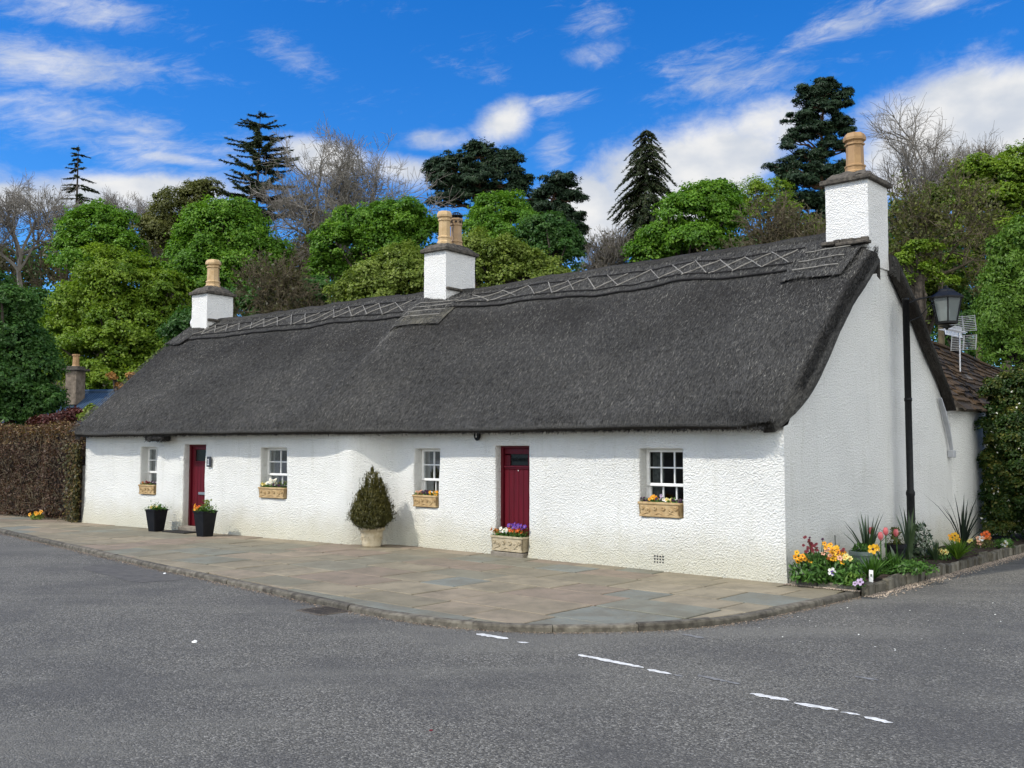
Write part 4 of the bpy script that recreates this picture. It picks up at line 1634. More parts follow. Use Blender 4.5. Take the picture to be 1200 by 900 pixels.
def window(spec, A, d, v_, cols, curtain=None):
    s0, s1, z0, z1 = spec
    n = -v_
    dep = WIN_D
    R = np.stack([d, n, Z], 1)
    B = A - n * (dep - .015)
    fw = .045

    def at(s, z, o=0.0): return B + d * s + n * o + Z * z
    mb, gl = MB(), MB()
    zt, zb = z1 - .005, z0 + .0
    mid = zb + (zt - zb) * .45

    def bar(sa, za, sb, zb_, th, o, dp=.04):
        c = at((sa + sb) / 2, (za + zb_) / 2, o)
        mb.bbox(c, (abs(sb - sa) if abs(sb - sa) > .001 else th, dp, abs(zb_ - za) if abs(zb_ - za) > .001 else th), R, bev=.005)
    # box frame
    bar(s0 - .03, zb, s0 - .03, zt, .07, -.03, .09); bar(s1 + .03, zb, s1 + .03, zt, .07, -.03, .09)
    bar(s0 + .006, zt + .02, s1 - .006, zt + .02, .05, -.03, .088)
    bar(s0 + .006, zb, s1 - .006, zb, .06, -.028, .085)

    def sash(za, zb_, o):
        a, b = s0 + .006, s1 - .006
        bar(a + .02, za, a + .02, zb_, .045, o); bar(b - .02, za, b - .02, zb_, .045, o)
        bar(a + .043, za + .02, b - .043, za + .02, .042, o - .001); bar(a + .043, zb_ - .02, b - .043, zb_ - .02, .042, o - .001)
        for k in range(1, cols):
            q = a + .02 + (b - a - .04) * k / cols
            bar(q, za + .04, q, zb_ - .04, .02, o, .03)
        q = (za + zb_) / 2
        for k in range(cols):
            x0 = a + .02 + (b - a - .04) * k / cols + (.011 if k else .022); x1 = a + .02 + (b - a - .04) * (k + 1) / cols - (.011 if k < cols - 1 else .022)
            bar(x0, q, x1, q, .02, o - .0015, .03)
        g = [at(a + .03, za + .03, o - .004), at(b - .03, za + .03, o - .004), at(b - .03, zb_ - .03, o - .004), at(a + .03, zb_ - .03, o - .004)]
        gl.add(np.array(g), [(0, 1, 2, 3)])
    sash(mid, zt, .0); sash(zb + .01, mid + .035, -.045)
    o = mb.build('window', M['white_wood'], COTTAGE)
    gl.build('pane', M['glass'], o)
    cu = MB()
    for (a, b) in (curtain or []):
        k = 16
        v = []
        for i in range(k + 1):
            q = a + (b - a) * i / k
            o_ = -.13 + .02 * math.sin(i * 2.1)
            v += [at(q, zb, o_), at(q, zt, o_)]
        cu.add(np.array(v), [(2 * i, 2 * i + 2, 2 * i + 3, 2 * i + 1) for i in range(k)])
    if curtain: cu.build('curtain', M['curtain'], o)
    return o


def build_openings():
    window(W4, C, dR, vR, 3, [(W4[1] - .2, W4[1] - .02)])
    window(W3, C, dR, vR, 2, [(W3[1] - .13, W3[1] - .02)])
    window(W2, K2, dL, vL, 2, [(W2[1] - .16, W2[1] - .02)])
    window(W1, K2, dL, vL, 2, [(W1[1] - .2, W1[1] - .02)])
    # doors
    for (spec, A, d, v_, kind) in ((D2, C, dR, vR, 'light'), (D1, K2, dL, vL, 'glazed')):
        s0, s1, z0, z1 = spec
        n = -v_
        R = np.stack([d, n, Z], 1)
        B = A - n * (DOOR_D - .008)
        at = lambda s, z, o=0.0: B + d * s + n * o + Z * z
        fm = MB()
        fm.bbox(at(s0 + .015, (z0 + z1) / 2, -.02), (.06, .07, z1 - z0), R, bev=.006)
        fm.bbox(at(s1 - .015, (z0 + z1) / 2, -.02), (.06, .07, z1 - z0), R, bev=.006)
        fm.bbox(at((s0 + s1) / 2, z1 - .01, -.02), (s1 - s0 - .091, .069, .06), R, bev=.006)
        fm.build('door_frame', M['door'], COTTAGE)
        a, b = s0 + .046, s1 - .046
        zb, zt = z0 + .03, z1 - .041
        lt = zt - .33
        mb = MB()
        k = 6
        for i in range(k):
            x0 = a + (b - a) * i / k; x1 = a + (b - a) * (i + 1) / k
            mb.bbox(at((x0 + x1) / 2, (zb + lt) / 2, -.04), (x1 - x0 - .004, .04, lt - zb), R, bev=.006)
        if kind == 'light':
            mb.bbox(at((a + b) / 2, lt + .02, -.037), (b - a - .001, .05, .04), R, bev=.008)
            mb.bbox(at((a + b) / 2, zt - .045, -.04), (b - a, .04, .09), R, bev=.006)
            mb.bbox(at(a + .06, (lt + zt) / 2 - .03, -.04), (.12, .038, zt - lt - .15), R, bev=.006)
            mb.bbox(at(b - .06, (lt + zt) / 2 - .03, -.04), (.12, .038, zt - lt - .15), R, bev=.006)
            mb.bbox(at((a + b) / 2, lt + .05, -.041), (b - a - .24, .037, .03), R, bev=.006)
            pa, pb, pz0, pz1 = a + .12, b - .12, lt + .06, zt - .09
            lip = MB()
            lip.bbox(at((a + b) / 2, lt + .043, -.01), (b - a - .01, .02, .012), R, bev=.003)
        else:
            mb.bbox(at((a + b) / 2, zt - .03, -.04), (b - a, .04, .06), R, bev=.006)
            mb.bbox(at(a + .05, (lt + zt) / 2 - .03, -.04), (.10, .038, zt - lt - .06), R, bev=.006)
            mb.bbox(at(b - .05, (lt + zt) / 2 - .03, -.04), (.10, .038, zt - lt - .06), R, bev=.006)
            mb.bbox(at((a + b) / 2, lt + .02, -.041), (b - a - .2, .037, .04), R, bev=.006)
            pa, pb, pz0, pz1 = a + .10, b - .10, lt + .04, zt - .06
        o = mb.build('door', M['door'], COTTAGE)
        gm = MB()
        g = [at(pa, pz0, -.045), at(pb, pz0, -.045), at(pb, pz1, -.045), at(pa, pz1, -.045)]
        gm.add(np.array(g), [(0, 1, 2, 3)])
        gm.build('door_light', M['dark_glass'], o)
        if kind == 'light':
            lip.build('door_bead', M['door_edge'], o)
            gr = MB()
            for i in range(5):                  # curled iron grille
                cx = pa + (pb - pa) * (i + .5) / 5; cz = (pz0 + pz1) / 2; r = min(pb - pa, 5 * (pz1 - pz0)) / 11
                ang = np.linspace(0, 2 * math.pi * 1.4, 22)
                gr.tube(np.array([at(cx + r * (1 - t / 12) * math.cos(t), cz + r * (1 - t / 12) * math.sin(t), -.03) for t in ang]), .005, 5)
            gr.build('iron_grille', M['black_iron'], o)
            kn = MB()
            kn.lathe([(.004, 0), (.012, .01), (.008, .02)], at((a + b) / 2, lt - .03, -.012), 8)
            kn.build('door_knob', M['steel'], o)
        else:
            hm = MB()
            hm.bbox(at((a + b) / 2 - .08, zb + (lt - zb) * .52, -.012), (.26, .025, .055), R, bev=.008)
            hm.build('letterbox', M['steel'], o)
        stp = MB()
        ln = s1 - s0 - .02
        stp.bbox(A + d * (s0 + s1) / 2 + n * (.05 - DOOR_D / 2) + Z * ((z0 + .028) / 2 - .01), (ln, DOOR_D + .16, z0 + .03 + .02), R, bev=.012)
        if kind == 'glazed':
            stp.bbox(A + d * (s0 + s1) / 2 + n * .0 + Z * .04, (ln - .04, .1, .13), R, bev=.012)
        stp.build('doorstep', M['step'], COTTAGE)
    # air brick low on the right-hand wall
    s = sR(773); z = zat(773, 655, C, dR)
    R = np.stack([dR, -vR, Z], 1)
    vb = MB()
    cc = fr(s, .025, z)
    for i in range(4):
        for j in range(3):
            vb.box(cc + dR * (i - 1.5) * .045 + Z * (j - 1) * .04, (.022, .03, .018), R)  # holes drawn as solid boxes, their shade painted near-black
    vb.build('air_brick', M['soot_and_hole_shade'], COTTAGE)
    # grey flashing down the back verge
    fb = MB()
    p0 = C + vR * 5.35 - dR * .05 + Z * 2.42; p1 = C + vR * 6.0 - dR * .05 + Z * 1.62
    pts = [C + vR * t_ - dR * .06 + Z * z_ for (t_, z_) in ((5.45, 2.5), (5.62, 2.28), (5.8, 1.98), (5.92, 1.72), (5.95, 1.6))]
    fb.tube(np.array(pts), [.04, .05, .05, .04, .035], 4, flat=.5)
    fb.bbox(pts[-1] - Z * .03, (.14, .1, .12), np.stack([vR, dR, Z], 1), bev=.01)
    fb.build('verge_flashing', M['lead'], COTTAGE)


build_openings()


# ------------------------------------------------------------------ lean-to behind, aerial
def build_annex():
    T0, T1 = 5.7, 13.5
    base = C + vR * T0
    th = thing('outhouse', 'low white outhouse with mossy brown stone slate roof behind the thatched gable', 'outhouse', base)
    mb = MB()
    zs = np.linspace(-.1, 2.36, 24)
    line = [C + vR * 5.9 + dR * .2, C + vR * 6.0 - dR * .02, C + vR * 6.3 - dR * .06, C + vR * 6.8 - dR * .07, C + vR * 7.3 - dR * .06, C + vR * 7.8 - dR * .03, C + vR * 8.3 - dR * .03, C + vR * 9.6 - dR * .02, C + vR * T1 + dR * .6]
    line = smooth_line(resample(np.array(line), .2), 2)
    v = []
    for p in line:
        for z in zs:
            q = p + Z * z
            v.append(q - dR * n3(q, 1.3, 2) * .02)
    m = len(zs)
    mb.add(np.array(v), [(i * m + j, i * m + j + 1, (i + 1) * m + j + 1, (i + 1) * m + j) for i in range(len(line) - 1) for j in range(m - 1)])
    e = [C + vR * T1 + dR * .6, C + vR * T1 + dR * 3.2, C + vR * T0 + dR * 3.2]
    for a, b in zip(e[:-1], e[1:]):
        mb.add(np.array([a, b, b + Z * 2.3, a + Z * 2.3]), [(0, 1, 2, 3)])
    mb.build('wall', M['harl'], th, smooth=True)
    # slates: courses between the eave line and the falling ridge
    rng = np.random.default_rng(8)
    rf = MB()
    ex = lambda t: -.2 + (.0 if t < 7 else .55 * min(1, (t - 7) / 2.0) ** 1.5)

    def pt(t, q, lift=0.0):
        zr = 3.86 - .055 * (t - 7.0) - .004 * max(0, t - 9) ** 2
        E = C + vR * t + dR * ex(t) + Z * 2.36
        Rg = C + vR * t + dR * 1.25 + Z * zr
        nn = unit(np.cross(vR, Rg - E)); nn = nn * np.sign(nn[2])
        p = E * (1 - q) + Rg * q
        return p + nn * (lift + n3(p, .9, 6) * .03)
    NC = 13
    for c in range(NC):
        q0, q1 = c / NC - .03, (c + 1.25) / NC
        q1 = min(q1, 1.02)
        t = T0 + .28 + rng.uniform(0, .2)
        while t < T1:
            wd = rng.uniform(.22, .46)
            j = rng.normal(0, .006, 4); lq = rng.normal(0, .012)
            tn = rng.random() * .75 + (.25 if rng.random() < .08 else 0)
            a, b = t + .006, t + wd - .006
            top = [pt(a, q0 + lq, .055 + j[0]), pt(b, q0 + lq, .055 + j[1]), pt(b, q1, .008), pt(a, q1, .008)]
            bot = [pt(a, q0 + lq, .018 + j[0]), pt(b, q0 + lq, .018 + j[1])]
            vv = np.array(top + bot)
            rf.add(vv, [(0, 1, 2, 3), (0, 4, 5, 1), (0, 3, 4), (1, 5, 2)], tn)
            t += wd
    # far slope and ridge stones
    a = [pt(T0 + .28, 1), pt(T1, 1)]
    rf.add(np.array([a[0], a[1], C + vR * T1 + dR * 3.3 + Z * 2.3, C + vR * (T0 + .28) + dR * 3.3 + Z * 2.3]), [(0, 1, 2, 3)], .3)
    t = T0 + .28
    while t < T1 - .1:
        wd = rng.uniform(.35, .5)
        pts = np.array([pt(t + .01, 1, .03), pt(t + wd - .01, 1, .03)])
        rf.tube(pts, .07, 6, rng.random() * .7, flat=.6)
        t += wd
    # under-eave board
    bd = MB()
    tt = np.linspace(T0 + .2, T1, 24)
    bd.tube(np.array([pt(t, .0, -.05) + dR * .05 for t in tt]), .045, 4, flat=.8)
    gb = [C + vR * T1 + dR * .3 + Z * 2.3, pt(T1, 1), C + vR * T1 + dR * 3.2 + Z * 2.3]
    bd.build('eave_board', M['step'], th)
    rf.build('slate_roof', M['slab'], th)
    # lower gable end closing piece
    # aerial on a short mast above the outhouse roof
    bpt = D(1124.5, 412, 19.6)
    ae = thing('television_aerial', 'white television aerial with grid reflector above the slate roof', 'aerial', bpt)
    top = D(1124.5, 389.5, 19.6)
    ms = MB(); ms.tube([bpt - Z * .4, top], .014, 8); ms.build('mast', M['alu'], ae)
    a, b = D(1107, 385.5, 19.2), D(1131, 391, 20.0)
    bo = MB(); bo.tube([a, b], .014, 6); bo.build('boom', M['alu'], ae)
    el = MB()
    ax = unit(b - a)
    sd2 = unit(np.cross(ax, Z))
    for k in range(13):
        p = a + (b - a) * (.02 + k * .065)
        for s_ in (-1, 1):
            el.tube([p + sd2 * .0, p + sd2 * .02 + Z * s_ * .11 - ax * .02], .011, 5)
        el.tube([p - sd2 * .12, p + sd2 * .12], .008, 5)
    el.build('director_rods', M['alu'], ae)
    rf = MB()
    for s_ in (-1, 1):
        c0 = b - ax * .05
        u = unit(Z * s_ * 1.0 - ax * .25)
        for i in range(9):
            p = c0 + u * (.05 + i * .037)
            rf.tube([p - sd2 * .25, p + sd2 * .25], .007, 4)
        for q in (-.24, 0, .24):
            rf.tube([c0 + u * .04 + sd2 * q, c0 + u * .36 + sd2 * q], .009 if q else .016, 4)
    rf.build('reflector', simple_mat('grey_aerial_grid', (.22, .23, .23), (.3, .31, .31), 8, .5), ae)


build_annex()


# ------------------------------------------------------------------ street lamp
def build_lamp():
    b = G(1068.8, 652, .05)
    th = thing('street_lamp', 'slim black lamp post with lantern on a side arm against the white gable', 'street lamp', b)
    h = D(1063, 351, b[1])[2]
    po = MB()
    po.lathe([(.075, -.1), (.075, .25), (.06, .3), (.058, .9), (.066, .92), (.066, .96), (.05, 1.0), (.05, h - b[2] - .02), (.053, h - b[2] - .02), (.045, h - b[2] + .02), (.0, h - b[2] + .03)], b, 14)
    po.lathe([(.058, 0), (.058, .05)], b + Z * (h - b[2]) * .60, 14)
    po.build('post', M['black_iron'], th, smooth=True)
    lc = D(1108.5, 341, b[1])
    lc_top = lc
    out = unit(np.array([lc[0] - b[0], 0, 0]))
    ar = MB()
    z_arm = D(1080, 352, b[1])[2]
    p0 = np.array([b[0], b[1], z_arm - .06]); p1 = np.array([lc[0], lc[1], z_arm + .03])
    ar.tube([p0, p0 + (p1 - p0) * .3 + Z * .05, p0 + (p1 - p0) * .65 + Z * .06, p1], .014, 8)
    ar.tube([p0 - Z * .28, p0 - Z * .2 + out * .2, p0 + out * .36 - Z * .03, p0 + out * .44 + Z * .05], .009, 6)
    ar.build('arm', M['black_iron'], th)
    lan = MB()
    c = np.array([lc[0], lc[1], 0])
    zt = D(1108, 349.5, b[1])[2]; zb = D(1108, 378, b[1])[2]; za = D(1108, 340, b[1])[2]
    sq = 6
    st = math.radians(12)
    rt, rb = .232, .155
    # roof, finial, rim and bottom plate
    lan.lathe([(rt + .035, zt - .012), (rt + .035, zt + .012), (rt * .62, zt + (za - zt) * .75), (rt * .5, za), (.05, za + .02), (.03, za + .06), (.0, za + .08)], c, sq, start=st)
    lan.lathe([(rb + .02, zb - .02), (rb + .02, zb + .012), (rb - .06, zb + .012)], c, sq, start=st)
    lan.lathe([(.12, zb - .05), (.03, zb - .09), (.0, zb - .12)], c, sq, start=st)
    for k in range(sq):
        a = st + k * 2 * math.pi / sq
        e = np.array([math.cos(a), math.sin(a), 0])
        lan.tube([c + e * rb + Z * zb, c + e * rt + Z * zt], .012, 5)
    lo = lan.build('lantern', M['black_iron'], th)
    gl = MB()
    v, f = [], []
    for k in range(sq):
        a = st + k * 2 * math.pi / sq
        e = np.array([math.cos(a), math.sin(a), 0])
        v += [c + e * (rb - .004) + Z * (zb + .014), c + e * (rt - .004) + Z * (zt - .014)]
    f = [(2 * k, 2 * ((k + 1) % sq), 2 * ((k + 1) % sq) + 1, 2 * k + 1) for k in range(sq)]
    gl.add(np.array(v), f)
    gl.build('lantern_glass', M['lamp_glass'], lo)
    bl = MB()
    bl.lathe([(.03, -.05), (.055, .02), (.055, .1), (.03, .16), (0, .17)], c + Z * (zb + .08), 12)
    bl.build('lamp_bulb', M['white_plastic'], lo, smooth=True)


build_lamp()


# ------------------------------------------------------------------ plants and planters
def bloom_mesh(name, r, m, eye=None, petals=5):
    mb = MB()
    for k in range(petals):
        a = k / petals * 2 * math.pi
        d = np.array([math.cos(a), math.sin(a), 0]); t = np.array([-math.sin(a), math.cos(a), 0])
        v = [np.zeros(3), d * r * .5 + t * r * .42 + Z * r * .22, d * r * .95 + t * r * .3 + Z * r * .16, d * r * 1.02 + Z * r * .1, d * r * .95 - t * r * .3 + Z * r * .16, d * r * .5 - t * r * .42 + Z * r * .22]
        mb.add(np.array(v), [(0, 5, 4, 3), (0, 3, 2, 1)], .4 + .12 * k, 0)
    mb.lathe([(r * .25, .1 * r), (r * .2, .2 * r), (0, .26 * r)], (0, 0, 0), 7, .5, 1)
    o = mb.build(name, [m, eye or P['eye']])
    me = o.data
    bpy.data.objects.remove(o)
    return me


BLOOM = {}


def bloom(parent, colour, p, r=.03, face=(0, -1, .6), rng=random):
    key = (colour, round(r, 3))
    if key not in BLOOM:
        BLOOM[key] = bloom_mesh('bloom', r, P[colour], P['gold'] if colour in ('white', 'purple', 'lemon') else P['eye'])
    o = bpy.data.objects.new('bloom', BLOOM[key])
    COL.objects.link(o)
    o.parent = parent
    off = BASE.get(parent.name, np.zeros(3))
    q = Vector(face) + Vector((rng.gauss(0, .35), rng.gauss(0, .35), rng.gauss(0, .2)))
    o.location = Vector(np.array(p) - off)
    o.rotation_euler = q.to_track_quat('Z', 'Y').to_euler()
    return o


def trough(spec_s0, spec_s1, A, d, v_, zb, h, label, colours, proj=.035, m='planter_stone', leafy=1.0, seed=1, depth=.2, name='window_box', cat='window box', group='carved flower troughs', front=None):
    """carved trough; colours = list of (colour, fraction along from left as seen, lift)"""
    n = -v_
    rng = np.random.default_rng(seed); rr = random.Random(seed)
    w = spec_s1 - spec_s0
    cen = A + d * (spec_s0 + spec_s1) / 2 + n * (proj - depth / 2) + Z * zb
    th = thing(name, label, cat, cen, group)
    R = np.stack([-d, n, Z], 1)          # x runs to the right as one faces the wall

    def loc(x, y, z): return cen + R @ np.array([x, y, z])
    mb = MB()
    t_ = .022
    fl_ = .93
    # tapered shell: four walls and a floor
    def slab(pts_o, pts_i):
        v = np.array([loc(*p) for p in pts_o + pts_i])
        mb.add(v, [(0, 1, 2, 3), (7, 6, 5, 4), (0, 4, 5, 1), (1, 5, 6, 2), (2, 6, 7, 3), (3, 7, 4, 0)])
    wo, do = w / 2, depth / 2
    bo, bd = wo * fl_, do * fl_
    slab([(-bo, bd, 0), (bo, bd, 0), (wo, do, h), (-wo, do, h)], [(-bo, bd - t_, 0), (bo, bd - t_, 0), (wo, do - t_, h), (-wo, do - t_, h)])
    slab([(bo, -bd, 0), (-bo, -bd, 0), (-wo, -do, h), (wo, -do, h)], [(bo, -bd + t_, 0), (-bo, -bd + t_, 0), (-wo, -do + t_, h), (wo, -do + t_, h)])
    for s_ in (-1, 1):
        slab([(s_ * bo, -bd, 0), (s_ * bo, bd, 0), (s_ * wo, do, h), (s_ * wo, -do, h)], [(s_ * (bo - t_), -bd, 0), (s_ * (bo - t_), bd, 0), (s_ * (wo - t_), do, h), (s_ * (wo - t_), -do, h)])
    # rim and base mouldings
    for (zz, e, q) in ((h - .018, .008, 1.0), (.016, .006, fl_)):
        for s_ in (-1, 1):
            mb.bbox(loc(0, s_ * (do * q), zz), (2 * wo * q + .02, .022, .03), R, bev=.006)
            mb.bbox(loc(s_ * (wo * q), 0, zz), (.022, 2 * do * q - .02, .029), R, bev=.006)
    # scrolls carved in relief on the front
    for k in (-1, 1):
        for (cx, cz, r, turn) in ((k * w * .27, h * .42, h * .17, 1), (k * w * .10, h * .6, h * .14, -1), (k * w * .40, h * .62, h * .12, -1)):
            an = np.linspace(0, 2 * math.pi * 1.3, 26)
            pts = []
            for a in an:
                q = r * (1 - a / 12)
                zz = cz + q * math.sin(a * turn)
                pts.append(loc(cx + q * math.cos(a * turn) * k, do * (fl_ + (1 - fl_) * zz / h) + .004, zz))
            mb.tube(np.array(pts), .012, 6)
    pts = [loc(x * w * .42, do * (fl_ + (1 - fl_) * .2) + .004, h * (.2 + .08 * math.cos(x * 9))) for x in np.linspace(-1, 1, 24)]
    mb.tube(np.array(pts), .008, 6)
    mb.build('trough', M[m], th)
    so = MB(); so.add(np.array([loc(-wo * .97, -do * .9, h * .86), loc(wo * .97, -do * .9, h * .86), loc(wo * .97, do * .9, h * .86), loc(-wo * .97, do * .9, h * .86)]), [(0, 1, 2, 3)]); so.build('soil', M['soil'], th)
    lf = MB()
    N = int(420 * leafy)
    q = np.stack([rng.uniform(-wo * .95, wo * .95, N), rng.uniform(-do * .9, do * 1.0, N), h * .9 + np.abs(rng.normal(0, .028, N)) * leafy], 1)
    pw = cen + q @ R.T
    lf.leaves(pw, np.array([0, 0, 1.0])[None] + n * .6 + rng.normal(0, .6, (N, 3)), rng.uniform(.025, .05, N), rng.uniform(.014, .025, N), rng.random(N))
    lf.build('leaves', M['lf_bed'], th)
    for (c, x, up, r) in colours:
        bloom(th, c, loc((x - .5) * w * .95 + rr.gauss(0, .008), do * rr.uniform(-.2, .85), h + .02 + up + rr.gauss(0, .008)), r, tuple(n + Z * .5), rr)
    return th


def mixb(*runs, seed=0, r=.03):
    rr = random.Random(seed)
    out = []
    for (c, a, b, k, up) in runs:
        k = int(k * 2.4)
        for i in range(k): out.append((c, a + (b - a) * (i + .5) / k + rr.gauss(0, .02), up + rr.uniform(-.01, .025), r * .82 * rr.uniform(.9, 1.15) // .002 * .002))
    return out


def build_planters():
    trough(W4[0] + .03, W4[1] - .0, C, dR, vR, W4[2] + .005, .205, 'buff carved window box of yellow, white and purple pansies under the widest window', mixb(('plum', 0, .2, 3, .0), ('gold', .18, .38, 5, .015), ('plum', .42, .58, 3, .0), ('lilac', .5, .58, 1, .04), ('white', .62, .7, 1, .02), ('lemon', .66, .76, 2, .0), ('plum', .78, 1, 4, .0), seed=1, r=.032), seed=11)
    trough(W3[0] + .02, W3[1] - .0, C, dR, vR, W3[2] + .005, .2, 'buff carved window box of orange and dark purple pansies between the conifer and the door', mixb(('peach', .05, .25, 3, .01), ('rust', .1, .3, 2, 0), ('plum', .3, .62, 5, .015), ('gold', .68, .98, 5, .01), seed=2, r=.034), seed=12)
    trough(W2[0] + .02, W2[1] - .0, K2, dL, vL, W2[2] + .005, .2, 'buff carved window box with tall white flowers and dark pansies, right of the glazed door', mixb(('lemon', .02, .2, 4, .02), ('white', .25, .52, 7, .05), ('white', .4, .55, 4, .1), ('plum', .55, .98, 6, .0), seed=3, r=.036), seed=13, leafy=1.5)
    trough(W1[0] + .02, W1[1] - .0, K2, dL, vL, W1[2] + .005, .2, 'buff carved window box with dark red pansies in the farthest small window', mixb(('rust', .05, .35, 4, .01), ('maroon', .3, .6, 4, .015), ('plum', .6, .98, 5, .015), seed=4, r=.036), seed=14)
    dm = trough(D2[0] + .02, D2[1] - .03, C, dR, vR, .075, .235, 'pale carved stone trough of white, orange and violet flowers on the red door step', mixb(('rust', -.1, .16, 6, .03), ('white', .24, .5, 8, .06), ('orange', .5, .86, 9, .06), ('purple', .48, .62, 4, .13), ('purple', .7, .98, 8, .13), seed=5, r=.036), seed=15, proj=.13, depth=.24, m='planter_stone_pale', leafy=2.0, name='flower_trough', cat='flower trough')
    # two square black planters by the left door
    for (px, py, ht, cols, lab, sd, gold) in ((183, 622.5, .44, [('lemon', .3, .04), ('white', .45, .07), ('lemon', .6, .05)], 'black tapered planter with pale sprigs, left of the door', 3, False),
                                              (240, 628.5, .48, [('gold', .1, .03), ('rust', .2, .07), ('gold', .25, .06), ('orange', .3, .08), ('gold', .15, .1), ('orange', .05, .06)], 'black tapered planter with orange flowers in front of the glazed door', 4, True)):
        b = G(px, py)
        th = thing('tall_planter', lab, 'planter', b, 'black planters by the left door')
        R = np.stack([-dL, -vL, Z], 1)
        mb = MB()
        w0, w1 = .11, .165
        rows = [(w0, 0), (w0 * 1.02, .02), (w1 * .97, ht - .03), (w1 * 1.04, ht - .025), (w1 * 1.04, ht), (w1 * .93, ht), (w1 * .9, ht - .05)]
        v = []
        for (r, z) in rows:
            c_ = r * .12
            for (x, y) in ((-r + c_, -r), (r - c_, -r), (r, -r + c_), (r, r - c_), (r - c_, r), (-r + c_, r), (-r, r - c_), (-r, -r + c_)):
                v.append(b + R @ np.array([x, y, z]))
        f = [(i * 8 + j, i * 8 + (j + 1) % 8, (i + 1) * 8 + (j + 1) % 8, (i + 1) * 8 + j) for i in range(len(rows) - 1) for j in range(8)] + [tuple(range(8))[::-1]]
        mb.add(np.array(v), f)
        mb.build('planter_body', M['black_plastic'], th)
        so = MB(); so.add(np.array([b + R @ np.array([x * w1 * .9, y * w1 * .9, ht - .045]) for (x, y) in ((-1, -1), (1, -1), (1, 1), (-1, 1))]), [(0, 1, 2, 3)]); so.build('soil', M['soil'], th)
        rng = np.random.default_rng(sd); rr = random.Random(sd)
        lf = MB(); N = 420
        q = np.stack([rng.normal(0, .1, N), rng.normal(0, .08, N), ht - .02 + np.abs(rng.normal(0, .055, N))], 1)
        lf.leaves(b + q @ R.T, rng.normal(0, .6, (N, 3)) + Z, rng.uniform(.04, .08, N), .02, rng.random(N))
        if gold:
            q = np.stack([rng.normal(.06, .03, 80), rng.normal(0, .03, 80), ht + .03 + rng.uniform(0, .18, 80)], 1)
            lf.leaves(b + q @ R.T, rng.normal(0, 1, (80, 3)), .06, .025, rng.uniform(.4, 1, 80), 1)
        lf.build('leaves', [M['lf_bed'], M['lf_yellow']], th)
        for (c, x, up) in cols:
            bloom(th, c, b + R @ np.array([(x - .35) * .5 if not gold else (x - .4) * .55, .1 + rr.gauss(0, .04), ht + up]), .04, tuple(-vL + Z * .6), rr)
    # potted conifer at the join
    b = G(435.5, 640.5)
    th = thing('potted_conifer', 'bushy brown-green conifer in a cream garland pot against the white wall', 'potted conifer', b)
    mb = MB()
    mb.lathe([(.155, 0), (.16, .03), (.185, .22), (.20, .275), (.225, .28), (.23, .32), (.215, .335), (.195, .33), (.185, .28)], b, 28)
    for k in range(14):                       # garland round the pot
        a = k / 14 * 2 * math.pi
        for dz in np.linspace(0, 1, 3):
            an = a + dz * .22
            zz = .17 - .035 * math.sin(dz * math.pi)
            p = b + np.array([math.cos(an) * .182, math.sin(an) * .182, zz])
            mb.lathe([(0, -.014), (.014, 0), (0, .014)], p, 6)
    mb.build('pot', simple_mat('cream_clay_pot', (.42, .35, .23), (.56, .49, .36), 9, .8, .4, 40), th, smooth=True)
    so = MB(); so.lathe([(.19, .3), (.0, .305)], b, 20); so.build('soil', M['soil'], th)
    rng = np.random.default_rng(31)
    tk = MB(); tk.tube([b + Z * .28, b + Z * .75], [.025, .012], 6); tk.build('trunk', M['bark'], th)
    lf = MB()
    leaders = [(0, 0, 1.33, .26), (.14, .02, 1.14, .17), (-.17, .03, .98, .17), (.05, -.15, 1.02, .2), (.2, .1, .84, .16), (-.22, -.06, .8, .15), (-.05, .16, 1.0, .2), (.12, -.17, .8, .17), (-.14, -.14, .74, .17), (.08, -.08, 1.22, .06), (-.09, -.05, 1.16, .06), (.2, -.04, 1.0, .06), (-.2, -.08, .92, .055), (.26, -.02, .78, .06), (-.26, .0, .7, .055), (.02, -.16, 1.12, .06)]
    for (dx, dy, top, r) in leaders:
        N = 2300
        z = rng.uniform(.0, 1, N)
        rad = 1.0 * r * np.sqrt(np.clip(np.sin(np.pi * (z * .84 + .12)), 0, 1)) * (1 - .45 * z ** 2)
        rad[z > .93] *= .3
        a = rng.uniform(0, 2 * np.pi, N)
        k = np.sqrt(rng.uniform(.35, 1, N)) * rad * (1 + .2 * np.sin(a * 5 + z * 14))
        pz = .33 + (top - .33) * z
        pz = pz + rng.normal(0, .02, N)
        k = k * (1 + .3 * np.sin(z * 31 + a * 3) + np.abs(rng.normal(0, .16, N)))
        p = b + np.stack([dx * np.minimum(1, z * 2 + .4) + k * np.cos(a), dy + k * np.sin(a), pz], 1)
        td = np.stack([np.cos(a) * .6, np.sin(a) * .6, np.full(N, .9)], 1) + rng.normal(0, .3, (N, 3))
        nr = np.stack([np.cos(a), np.sin(a), np.full(N, .2)], 1) + rng.normal(0, .6, (N, 3))
        lf.leaves(p, nr, rng.uniform(.035, .075, N), rng.uniform(.008, .016, N), np.clip(rng.beta(2, 2, N) * (.6 + .5 * z), 0, 1), tdir=td)
    lf.build('foliage', M['lf_juniper'], th)
    # door mat
    cpos = fl((D1[0] + D1[1]) / 2 + .02, .27, .012)
    mm = MB(); mm.bbox(cpos, (.72, .36, .024), np.stack([dL, -vL, Z], 1), bev=.006)
    o = mm.build('door_mat', M['mat_rubber'], loc=cpos)
    tag(o, 'thin dark door mat on the flags before the glazed red door', 'door mat')


build_planters()


